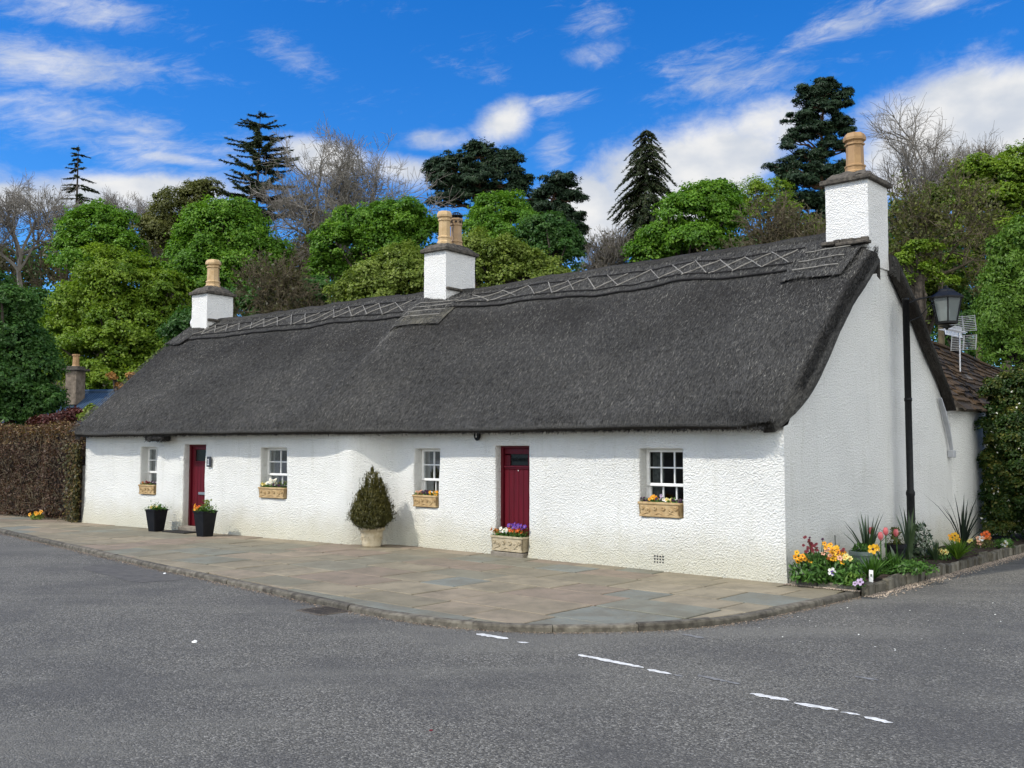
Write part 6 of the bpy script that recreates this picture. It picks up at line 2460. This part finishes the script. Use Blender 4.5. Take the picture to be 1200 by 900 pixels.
def crown_from(ells, D0, rng, leaf, clump_r, dens, flat=.62, updir=.5, elong=1.7, shell=.55, depth_k=.9, fill=.42):
    """ells: photo ellipses (px, py, rx, ry) at distance D0 -> leaf arrays filling real ellipsoids"""
    P_, N_, T_ = [], [], []
    sc = D0 / F_PX
    cl = []
    for (px, py, rx, ry) in ells:
        c = D(px, py, D0 + rng.uniform(-.3, .3) * rx * sc)
        r = np.array([rx * sc, rx * sc * depth_k, ry * sc])
        area = (r[0] * r[1] * r[2]) ** (2 / 3)
        k = max(6, int(8.5 * area / clump_r ** 2))
        d = rng.normal(size=(k, 3)); d /= np.linalg.norm(d, axis=1)[:, None]
        d[:, 2] = np.where(d[:, 2] < -.55, -d[:, 2] * .5, d[:, 2])
        rad = rng.uniform(shell, 1.0, k) ** .6 * (1 + rng.normal(0, .07, k))
        cc = c + d * r * rad[:, None] * .95
        cl.append(np.concatenate([cc, d, rng.random((k, 1))], 1))
    cl = np.concatenate(cl)
    for row in cl:
        c, d, tn = row[:3], row[3:6], row[6]
        rr = clump_r * (.28 + .75 * rng.random() ** 1.6)
        n = int(dens * 2.4 * (rr / clump_r / .65) ** 1.5 * rng.uniform(.7, 1.3))
        u = rng.normal(size=(n, 3)); u /= np.linalg.norm(u, axis=1)[:, None]
        u[:, 2] = np.where(u[:, 2] < -.35, -u[:, 2], u[:, 2])
        q = c + u * np.array([rr, rr, rr * flat]) * (rng.uniform(.35, 1.0, n) ** .5)[:, None] * (1 + rng.normal(0, .12, (n, 1)))
        P_.append(q)
        N_.append(u * .7 + d * .4 + Z * updir + rng.normal(0, .45, (n, 3)))
        T_.append(np.clip(.5 * tn + .5 * rng.random(n), 0, 1))
    tot = sum(len(q) for q in P_)
    ar = np.array([max(1, rx * rx * ry) ** (2 / 3) for (_, _, rx, ry) in ells]); ar /= ar.sum()
    for (px, py, rx, ry), f in zip(ells, ar):
        k = int(tot * fill * f)
        c = D(px, py, D0)
        r = np.array([rx * sc, rx * sc * depth_k, ry * sc])
        d = rng.normal(size=(k, 3)); d /= np.linalg.norm(d, axis=1)[:, None] + 1e-9
        d[:, 2] = np.where(d[:, 2] < -.6, -d[:, 2], d[:, 2])
        lump = np.array([mnoise.noise((q[0] * 2.6 + px, q[1] * 2.6, q[2] * 2.6)) for q in d])
        lump = .7 * lump + .45 * np.array([mnoise.noise((q[0] * 6.5 + py, q[1] * 6.5, q[2] * 6.5)) for q in d])
        keep = lump > -.06
        d, lump = d[keep], lump[keep]
        rad = (.82 + .48 * lump + rng.normal(0, .085, len(d)))
        P_.append(c + d * r * rad[:, None])
        N_.append(d * .8 + Z * updir + rng.normal(0, .5, d.shape))
        T_.append(np.clip(.45 + .5 * lump + rng.normal(0, .22, len(d)), 0, 1))
    return np.concatenate(P_), np.concatenate(N_), np.concatenate(T_), cl


def leafy_tree(name, label, cat, D0, ells, m, leaf=.2, clump=.75, dens=95, seed=1, bark='bark', flat=.8, group='trees behind the cottage', shell=.55, foot=None, elong=1.6, trunk_r=.28, updir=.5):
    rng = np.random.default_rng(seed)
    p, n, t, cl = crown_from(ells, D0, rng, leaf, clump, dens, flat, shell=shell, updir=updir)
    ce = np.mean(cl[:, :3], axis=0)
    top = cl[:, 2].max(); low = cl[:, 2].min()
    bx, by = (ce[0], ce[1]) if foot is None else (D(foot, 500, D0)[0], D0)
    b = np.array([bx, by, float(terrain_h(bx, by))])
    th = thing(name, label, cat, b, group)
    mb = MB()
    L_ = leaf * .60 * rng.uniform(.6, 1.35, len(p))
    mb.leaves(p, n, L_ * elong / 1.25, L_ * .8, t, fold=.12)
    mb.build('crown', m, th)
    tk = MB()
    fork = np.array([ce[0], ce[1], b[2] + (top - b[2]) * .45])
    fork = np.array([ce[0] * .7 + bx * .3, ce[1], max(fork[2], low + .3)])
    limb(tk, b - Z * .3, fork, trunk_r, trunk_r * .6, rng, 5, 8, .02)
    order = rng.permutation(len(cl))[:14]
    for k in order:
        limb(tk, fork - Z * rng.uniform(0, .25) * (fork[2] - b[2]), cl[k, :3], trunk_r * .38, .03, rng, 4, 5, .08)
    tk.build('trunk', M[bark], th)
    return th


def bare_unit(rng, levels=5, spread=.62, kids=(4, 6), up=.18):
    """branch segments of a leafless tree, trunk foot at the origin, roughly one unit high"""
    P0, P1, R0, R1 = [], [], [], []

    def grow(p, d, ln, r, lv):
        k = 4 if lv < 2 else (3 if lv < 4 else 2)
        pts = [p]
        dd = d.copy()
        for i in range(k):
            dd = unit(dd + rng.normal(0, .13 + .03 * lv, 3) + Z * up * .35)
            pts.append(pts[-1] + dd * ln / k)
        rr = np.linspace(r, r * .55, k + 1)
        for i in range(k):
            P0.append(pts[i]); P1.append(pts[i + 1]); R0.append(rr[i]); R1.append(rr[i + 1])
        if lv >= levels: return
        nk = rng.integers(kids[0], kids[1] + 1) + (2 if lv == 0 else 0)
        for j in range(nk):
            q = rng.uniform(.35 if lv else .45, 1.0) if j < nk - 1 else 1.0
            i = min(k - 1, int(q * k)); f_ = q * k - i
            o = pts[i] * (1 - f_) + pts[i + 1] * f_
            ax = unit(rng.normal(size=3))
            side = unit(np.cross(dd, ax))
            ang = rng.uniform(.3, 1.0) * spread * (1.0 if lv == 0 else 1) if j < nk - 1 else rng.uniform(0, .3)
            nd = unit(dd * math.cos(ang) + side * math.sin(ang) + Z * up * .5)
            grow(o, nd, ln * (rng.uniform(.85, 1.15) if lv == 0 else rng.uniform(.55, .78)), r * (rng.uniform(.5, .7) if lv == 0 else rng.uniform(.42, .58)), lv + 1)
    grow(np.zeros(3), Z.copy(), .30, .022, 0)
    return np.array(P0), np.array(P1), np.array(R0), np.array(R1)


def bare_tree(name, label, D0, px, top, hw, m, seed, levels=5, spread=.65, group='trees behind the cottage', rmin=.010, foot=None, buds=None, up=.18, kids=(4, 6), budn=2500, rscale=1.0):
    rng = np.random.default_rng(seed)
    p0, p1, r0, r1 = bare_unit(rng, levels, spread, kids, up)
    c = D(px, top, D0)
    bx = c[0]; bz = float(terrain_h(bx, D0))
    H = c[2] - bz
    allp = np.concatenate([p0, p1])
    zs = H / np.percentile(allp[:, 2], 99.4)
    mid = np.median(allp[:, 0])
    x0, x1 = np.percentile(allp[:, 0], 2), np.percentile(allp[:, 0], 98)
    xs = hw * D0 / F_PX * 2 / (x1 - x0)
    zs = min(zs, xs * 1.05)
    lift = H - zs * np.percentile(allp[:, 2], 99.4)
    sc = np.array([xs, xs, zs])
    b = np.array([bx, D0, bz])
    th = thing(name, label, 'tree', b, group)
    mb = MB()
    q0, q1 = b + p0 * sc + Z * lift, b + p1 * sc + Z * lift
    rt = max(r0.max() * zs * rscale, rmin)
    mb.tube([b - Z * .3, b + Z * (lift + .05)], [rt * 1.3, rt], 7)
    mb.segs(q0, q1, np.maximum(r0 * zs * rscale, rmin), np.maximum(r1 * zs * rscale, rmin * .8), 4, rng.random(len(p0)))
    mb.build('branches', M[m], th)
    if buds:
        lf = MB()
        tips = q1[r1 < np.percentile(r1, 60)]
        k = rng.integers(0, len(tips), budn)
        lf.leaves(tips[k] + rng.normal(0, .15, (budn, 3)), rng.normal(size=(budn, 3)) + Z * .4, rng.uniform(.10, .22, budn), rng.uniform(.06, .12, budn), rng.random(budn))
        lf.build('young_leaves', M[buds], th)
    return th


def spruce(name, label, D0, px, top, bot, hw, seed, m='lf_spruce', dens=1.0, droop=.55, gap=0.0, power=.8, tip_px=None, group='trees behind the cottage', whorls=34, nb=9, leafw=.10, var=.6):
    rng = np.random.default_rng(seed)
    t = D(px, top, D0); sc = D0 / F_PX
    b = np.array([t[0], D0, float(terrain_h(t[0], D0))])
    zb = D(px, bot, D0)[2]; R = hw * sc
    th = thing(name, label, 'tree', b, group)
    tk = MB()
    lean = rng.normal(0, .012, 2)
    tk.tube([b - Z * .3, (b + t) / 2 + [lean[0] * 10, 0, 0], t], [.3, .17, .015], 7)
    lf = MB()
    P0, P1, R0, R1 = [], [], [], []
    PP, NN, TD, LL_ = [], [], [], []
    for w in range(whorls):
        q = (w + rng.uniform(-.4, .4)) / whorls
        q = min(max(q, 0.0), 1)
        z = t[2] - .15 - (t[2] - zb) * q
        for k in range(nb):
            if rng.random() < gap: continue
            a = rng.uniform(0, 2 * math.pi)
            ln = R * min(1, (q + .02) ** power) * rng.uniform(var, 1.12)
            if ln < .08: continue
            o = np.array([math.cos(a), math.sin(a), 0])
            ax = t * 0 + np.array([b[0] + (t[0] - b[0]) * 1, D0, 0])
            st = np.array([ax[0], ax[1], z])
            kk = 5
            pts = []
            for i in range(kk + 1):
                s = i / kk
                pts.append(st + o * ln * s + Z * (.12 * ln * s - droop * ln * s * s + .22 * ln * max(0, s - .7)))
            for i in range(kk):
                P0.append(pts[i]); P1.append(pts[i + 1]); rr = .035 * (1 - i / kk) + .008
                R0.append(rr); R1.append(rr * .8)
            n = max(8, int(ln * 52 * dens))
            s = rng.uniform(.12, 1.0, n)
            ii = np.minimum(kk - 1, (s * kk).astype(int)); ff = (s * kk - ii)[:, None]
            pa = np.array(pts)
            base = pa[ii] * (1 - ff) + pa[ii + 1] * ff
            tt = np.array([-math.sin(a), math.cos(a), 0])
            sd = rng.normal(0, 1, n)
            td = o[None] * .7 + tt[None] * sd[:, None] * .8 - Z * rng.uniform(.15, 1.0, n)[:, None] * droop * 1.6
            td /= np.linalg.norm(td, axis=1)[:, None]
            l_ = rng.uniform(.25, .55, n) * (1.1 - .5 * s) * min(1.3, .5 + ln * .25)
            PP.append(base + td * l_[:, None] * .45); TD.append(td); LL_.append(l_)
            NN.append(rng.normal(0, .55, (n, 3)) + Z * .8 + o * .35)
    tk.segs(np.array(P0), np.array(P1), np.array(R0), np.array(R1), 4, .4)
    tk.build('trunk', M['bark'], th)
    PP, NN, TD, LL_ = map(np.concatenate, (PP, NN, TD, LL_))
    lf.leaves(PP, NN, LL_, LL_ * rng.uniform(.10, .2, len(LL_)) + leafw * .2, rng.random(len(PP)), tdir=TD)
    lf.build('needles', M[m], th)
    return th


def scots_pine(name, label, D0, pads, foot, seed, m='lf_blue', group='trees behind the cottage', leaf=.26, clump=.55, dens=60, trunk_r=.24, stem=None):
    rng = np.random.default_rng(seed)
    sat = []
    for (a, c, d, e) in pads:
        sat.append((a, c, d * .95, e * 1.15))
        for _k in range(3):
            f = rng.uniform(.35, .6)
            sat.append((a + rng.uniform(-1, 1) * d * .85, c + rng.uniform(-1.1, 1.3) * e, d * f, e * rng.uniform(.6, .95)))
    pads = sat
    p, n, t, cl = crown_from(pads, D0, rng, leaf, clump, dens, flat=.5, updir=.5, shell=.2, depth_k=.9, fill=.15)
    fx = D(foot, 500, D0)[0]
    b = np.array([fx, D0, float(terrain_h(fx, D0))])
    th = thing(name, label, 'tree', b, group)
    lf = MB()
    L_ = leaf * rng.uniform(.6, 1.3, len(p))
    lf.leaves(p, n, L_ * 1.05, L_ * .26, t)
    lf.build('needles', M[m], th)
    tk = MB()
    stem = stem or [(foot, min(q[1] for q in pads) + 8)]
    prev, r = b - Z * .3, trunk_r
    nodes = [prev]
    for (sx, sy) in stem:
        q = D(sx, sy, D0)
        r2 = r * .62
        limb(tk, prev, q, r, max(.05, r2 if (sx, sy) != stem[-1] else .05), rng, 6, 7, .015)
        nodes += [prev * (1 - k) + q * k for k in (.25, .5, .7, .85, 1)]
        prev, r = q, r2
    nodes = np.array(nodes[1:])
    for (px, py, rx, ry) in pads:
        c = D(px, py + ry * .35, D0 + rng.uniform(-.5, .5))
        dd = np.linalg.norm(nodes - c, axis=1) + np.where(nodes[:, 2] > c[2] + .3, 6, 0)
        o = nodes[int(np.argmin(dd))]
        limb(tk, o, c, .085, .03, rng, 4, 5, .1)
        for j in range(3):
            e = D(px + rng.uniform(-.7, .7) * rx, py + rng.uniform(-.3, .5) * ry, D0 + rng.uniform(-.6, .6) * rx * D0 / F_PX)
            limb(tk, c, e, .035, .012, rng, 3, 4, .1)
    tk.build('trunk', M['bark_pine'], th)
    return th


def build_trees():
    S, FR, YE, DK, OL, WI = M['lf_sycamore'], M['lf_fresh'], M['lf_yellow'], M['lf_dark'], M['lf_olive'], M['lf_willow']
    # ---- far row: leafless trees and conifers against the sky
    bare_tree('bare_tree', 'grey leafless tree at the far left edge below the wisps of cloud', 66, 28, 216, 62, 'bark_pale', 101, 5, .95, up=.07)
    bare_tree('bare_tree', 'grey leafless tree between the ragged fir top and the tall dark conifer', 72, 150, 226, 46, 'bark_pale', 102, 5, .95, up=.07)
    bare_tree('bare_tree', 'large pale leafless tree with round twiggy crown right of the tall dark conifer', 62, 408, 168, 86, 'bark_pale', 103, 6, .98, kids=(4, 5), up=.06)
    bare_tree('bare_tree', 'leafless tree with open curving branches just right of the gable chimney', 70, 1068, 140, 78, 'bark_pale', 104, 5, 1.0, kids=(4, 6), up=.06)
    bare_tree('bare_tree', 'leafless twiggy tree near the right edge above the yellow-green crown', 76, 1140, 158, 50, 'bark_brown', 105, 5, .95, up=.06)
    bare_tree('bare_tree', 'brown budding tree between the two big green crowns on the left', 60, 335, 236, 52, 'bark_brown', 106, 5, .95, up=.06, buds='lf_brush')
    bare_tree('bare_tree', 'brown budding tree behind the left yellow-olive beech', 70, 226, 232, 55, 'bark_brown', 107, 5, .95, up=.06, buds='lf_brush')
    bare_tree('bare_tree', 'thin pale tree low between pine and spruce', 58, 702, 274, 30, 'bark_pale', 108, 5, .6, buds='lf_brush', budn=900)
    bare_tree('bare_tree', 'brown twiggy bush-like tree just left of the gable chimney', 42, 905, 238, 66, 'bark_brown', 109, 5, 1.05, up=.02, buds='lf_brush', budn=3500)
    bare_tree('bare_tree', 'big brown twiggy tree behind the street lantern', 40, 1098, 205, 74, 'bark_brown', 110, 5, 1.1, buds='lf_olive', budn=4500, kids=(3, 5), up=.0)
    bare_tree('bare_tree', 'brown twiggy thicket tree behind the left chimney', 40, 345, 305, 60, 'bark_brown', 111, 5, 1.05, up=.02, buds='lf_brush', budn=4000)
    bare_tree('bare_tree', 'dark leafless tree behind the left-hand greenery beneath the fir top', 70, 85, 238, 60, 'bark_brown', 112, 4, .95, up=.06, buds='lf_brush')

    spruce('ragged_fir', 'thin ragged fir poking above the trees on the far left', 74, 92, 170, 290, 34, 121, droop=.25, gap=.4, power=.45, whorls=17, nb=7, dens=1.5)
    spruce('dark_conifer', 'tall dark spreading conifer against the sky, left of the pale leafless tree', 66, 305, 134, 262, 60, 122, m='lf_spruce', droop=.05, gap=.3, power=.36, whorls=19, nb=9, dens=1.25)
    spruce('norway_spruce', 'tall pointed dark spruce in the middle with drooping branches', 58, 757, 151, 330, 55, 123, droop=.8, power=.36, whorls=34, nb=12, dens=1.2, gap=.1, var=.42)
    spruce('dark_conifer', 'dark conifer tip at the extreme right edge above yellow-green leaves', 72, 1206, 152, 260, 40, 124, droop=.3, power=.8, whorls=16, nb=9)
    scots_pine('scots_pine', 'broad flat-topped pine behind the middle chimney', 66, [(562, 179, 26, 13), (536, 194, 30, 15), (588, 197, 26, 13), (518, 214, 22, 14), (556, 210, 34, 15), (606, 208, 15, 10), (602, 224, 18, 10), (530, 232, 32, 12), (575, 228, 22, 12), (628, 232, 12, 6)], 560, 131, stem=[(558, 300), (565, 190)])
    scots_pine('scots_pine', 'leaning pine with dark lopsided crown right of the middle chimney', 62, [(657, 213, 25, 9), (642, 228, 24, 11), (668, 232, 16, 8), (636, 245, 20, 10), (660, 252, 22, 9), (674, 268, 14, 12), (650, 270, 24, 12), (668, 285, 20, 12)], 640, 132, stem=[(640, 300), (645, 240), (655, 215)])
    scots_pine('scots_pine', 'tallest pine of layered dark pads just left of the gable chimney', 62, [(966, 101, 18, 9), (950, 115, 21, 9), (982, 118, 18, 9), (962, 130, 24, 9), (938, 140, 20, 8), (982, 146, 22, 9), (955, 152, 22, 8), (928, 164, 16, 7), (970, 172, 18, 8), (990, 172, 12, 7), (944, 182, 22, 8), (920, 196, 20, 8), (962, 200, 22, 9), (984, 204, 16, 9), (936, 214, 28, 9), (958, 232, 26, 10), (930, 238, 26, 10), (972, 250, 20, 10)], 962, 133, leaf=.24, clump=.5, dens=72, stem=[(962, 260), (963, 105)])
    # small flat-topped bare limbs of the pine pair
    # ---- leafy middle row
    leafy_tree('sycamore', 'rounded mid-green tree under the ragged fir top', 'tree', 58, [(115, 275, 44, 36), (100, 300, 40, 34), (135, 300, 36, 34), (118, 255, 26, 16)], S, .22, .8, 100, 201)
    leafy_tree('beech', 'olive green beech between two sycamores on the left skyline', 'tree', 64, [(206, 245, 32, 24), (188, 268, 34, 22), (226, 232, 22, 18), (245, 222, 20, 12), (200, 285, 40, 22)], OL, .2, .7, 60, 202, shell=.3)
    leafy_tree('sycamore', 'dense dome of green leaves left above the far chimney', 'tree', 50, [(262, 275, 56, 38), (235, 310, 46, 40), (290, 305, 46, 44), (262, 330, 60, 44), (272, 250, 32, 16)], S, .2, .75, 105, 203)
    leafy_tree('sycamore', 'great bright green sycamore filling the slope left of the far chimney', 'tree', 48, [(140, 335, 56, 42), (105, 365, 50, 40), (165, 385, 60, 46), (125, 420, 66, 46), (195, 350, 36, 36), (80, 400, 40, 40), (200, 420, 50, 46), (150, 455, 70, 40)], FR, .19, .66, 105, 204)
    leafy_tree('sycamore', 'green sycamore behind and above the left half of the ridge', 'tree', 56, [(430, 262, 46, 24), (470, 262, 40, 24), (405, 290, 44, 28), (455, 295, 50, 30), (490, 280, 30, 30), (385, 320, 30, 26)], S, .2, .75, 100, 205)
    leafy_tree('hornbeam', 'pale yellow-green hornbeam just left of the middle chimney', 'tree', 34, [(470, 312, 36, 24), (435, 330, 34, 24), (485, 330, 40, 28), (410, 348, 26, 16), (450, 350, 50, 18)], YE, .13, .42, 75, 206, flat=1.0, shell=.45)
    leafy_tree('hornbeam', 'pale yellow-green hornbeam just right of the middle chimney', 'tree', 34, [(590, 302, 36, 22), (625, 314, 32, 20), (565, 318, 30, 24), (650, 326, 24, 12), (605, 330, 50, 18), (555, 292, 20, 16)], YE, .13, .42, 75, 207, flat=1.0, shell=.45)
    leafy_tree('sycamore', 'mid-green tree rising behind the pair of buff chimney pots', 'tree', 54, [(585, 248, 34, 24), (568, 270, 28, 26), (605, 268, 30, 26), (590, 285, 36, 20)], S, .19, .65, 100, 208)
    leafy_tree('sycamore', 'darker green tree below the leaning pine', 'tree', 52, [(640, 270, 30, 20), (655, 285, 28, 22), (625, 285, 26, 20), (645, 305, 40, 20)], DK, .19, .65, 100, 209)
    leafy_tree('sycamore', 'rounded dark-green tree touching the right side of the spruce', 'tree', 48, [(825, 236, 38, 22), (800, 252, 34, 24), (845, 258, 30, 26), (780, 280, 34, 22), (815, 285, 50, 26), (762, 300, 26, 16), (838, 222, 20, 10)], S, .19, .68, 100, 210)
    leafy_tree('birch', 'thin yellow-green tree left of the tallest pine', 'tree', 58, [(888, 228, 28, 22), (905, 250, 36, 22), (875, 248, 24, 18), (912, 222, 16, 14), (935, 268, 34, 18)], FR, .16, .6, 48, 211, shell=.2)
    leafy_tree('maple', 'large yellow-green maple at the right edge with layered boughs', 'tree', 44, [(1150, 200, 36, 14), (1180, 205, 40, 22), (1130, 222, 22, 12), (1165, 232, 40, 16), (1200, 240, 36, 30), (1140, 258, 24, 10), (1175, 268, 36, 16), (1215, 290, 36, 40), (1160, 292, 20, 12), (1150, 320, 22, 10), (1200, 185, 30, 18), (1120, 240, 18, 8), (1112, 268, 20, 9), (1128, 285, 22, 10), (1145, 238, 26, 10), (1135, 200, 18, 9), (1118, 305, 18, 9)], FR, .17, .6, 85, 212, flat=.42, shell=.3)
    leafy_tree('bay_tree', 'olive-green leafy tree rising right of the gable chimney', 'tree', 46, [(1062, 300, 24, 28), (1078, 320, 24, 30), (1060, 335, 30, 24), (1082, 265, 26, 20), (1060, 250, 22, 18), (1100, 235, 24, 16), (1100, 350, 30, 40), (1075, 365, 40, 30), (1120, 225, 22, 12)], M['lf_mid'], .16, .55, 60, 213, shell=.3)
    leafy_tree('birch', 'loose yellow-green tree in front of the brown twigs, above the lantern', 'tree', 38, [(1062, 305, 16, 14), (1075, 292, 18, 10), (1088, 318, 16, 10), (1060, 330, 14, 12), (1110, 330, 14, 8), (1095, 290, 12, 6)], FR, .14, .4, 55, 223, shell=.2)
    leafy_tree('weeping_willow', 'fresh green weeping tree at the right edge above the evergreen shrub', 'tree', 27, [(1192, 300, 28, 44), (1175, 340, 22, 40), (1200, 360, 40, 60), (1170, 380, 24, 40), (1185, 410, 40, 40), (1230, 330, 50, 80)], WI, .10, .36, 95, 214, flat=1.5, shell=.4, elong=2.2, updir=.0)
    leafy_tree('holly', 'dark blue-green holly at the far left behind the hedge', 'tree', 29, [(10, 400, 44, 40), (40, 430, 30, 32), (0, 450, 50, 36), (40, 470, 36, 22), (-40, 420, 60, 70), (15, 360, 26, 26), (26, 478, 36, 20), (-10, 492, 60, 14)], DK, .13, .42, 110, 215)
    leafy_tree('lime_tree', 'dark green tree behind the far-left holly', 'tree', 50, [(15, 372, 50, 36), (60, 375, 40, 36), (40, 405, 60, 40), (-20, 345, 40, 36)], DK, .2, .75, 95, 216)
    leafy_tree('sycamore', 'dark green tree just behind the far chimney stack', 'tree', 44, [(300, 365, 46, 34), (245, 390, 50, 36), (335, 355, 40, 24), (365, 345, 34, 18)], DK, .18, .62, 95, 217)
    leafy_tree('sycamore', 'green tree filling behind the ridge near the street lantern', 'tree', 52, [(1110, 300, 40, 30), (1130, 340, 36, 40), (1140, 380, 40, 30), (1090, 330, 40, 30)], DK, .2, .7, 70, 218, shell=.2)
    # shrubs
    b_ = G(1186, 640)
    rng = np.random.default_rng(300)
    th = leafy_tree('evergreen_shrub', 'dense dark evergreen shrub with yellowish top beside the outhouse', 'shrub', 17.6, [(1190, 470, 30, 30), (1215, 455, 36, 30), (1178, 510, 24, 36), (1210, 520, 50, 60), (1180, 560, 26, 40), (1205, 600, 44, 44), (1178, 610, 22, 30), (1240, 560, 60, 80), (1167, 608, 18, 36), (1166, 550, 15, 40), (1165, 500, 14, 26), (1172, 455, 18, 16), (1176, 575, 22, 60)], M['lf_shrub'], .065, .2, 95, 219, group=None, flat=.8, foot=1205, trunk_r=.06)
    leafy_tree('red_leaved_shrub', 'dark red leaved shrub showing over the copper hedge', 'shrub', 25.5, [(70, 492, 18, 6), (86, 488, 14, 7), (55, 496, 14, 5), (98, 490, 8, 8)], M['lf_red'], .10, .22, 50, 220, group=None, trunk_r=.05)
    leafy_tree('yellow_shrub', 'yellow-green shrub tip beside the blue roof end', 'shrub', 25.0, [(106, 482, 7, 9), (100, 490, 8, 6)], M['lf_yellow'], .1, .2, 45, 221, group=None, trunk_r=.04)
    leafy_tree('orange_leaved_tree', 'sparse orange-leaved sprigs beside the thatch on the left', 'shrub', 33, [(131, 442, 5, 3), (143, 455, 8, 4), (155, 443, 5, 6), (148, 462, 6, 4), (140, 470, 8, 5)], M['lf_orange'], .15, .2, 16, 222, group=None, trunk_r=.05, foot=146)
    # wooded slope behind everything
    rng = np.random.default_rng(400)
    mb = MB()
    prof_px = [(-300, 250), (-60, 270), (0, 285), (60, 285), (120, 300), (180, 285), (240, 285), (320, 278), (380, 290), (450, 300), (520, 290), (600, 275), (640, 280), (676, 285), (690, 330), (720, 335), (735, 320), (790, 300), (870, 270), (930, 262), (1000, 255), (1040, 255), (1080, 232), (1140, 215), (1200, 215), (1300, 210), (1500, 240)]
    xs = np.array([q[0] for q in prof_px]); ys = np.array([q[1] for q in prof_px])
    for k in range(2600):
        px = rng.uniform(-280, 1480); Y = rng.uniform(78, 92)
        top = np.interp(px, xs, ys) + 8
        py = top + (520 - top) * rng.uniform(0, 1) ** 1.3
        c = D(px, py, Y)
        n = 74
        u = rng.normal(size=(n, 3)); u /= np.linalg.norm(u, axis=1)[:, None]
        r = rng.uniform(.9, 1.9)
        mb.leaves(c + u * r * np.array([1, 1, .8]) * rng.uniform(.4, 1, (n, 1)), u + Z * .4 + rng.normal(0, .4, (n, 3)), rng.uniform(.3, .55, n), rng.uniform(.2, .35, n), np.clip(rng.random() * .6 + rng.random(n) * .4, 0, 1), 0 if rng.random() < .55 else 1)
    tag(mb.build('woodland', [M['lf_brush'], M['lf_dark']]), 'dim brown and green woodland covering the slope behind the nearer trees', 'woodland', kind='stuff')


build_trees()
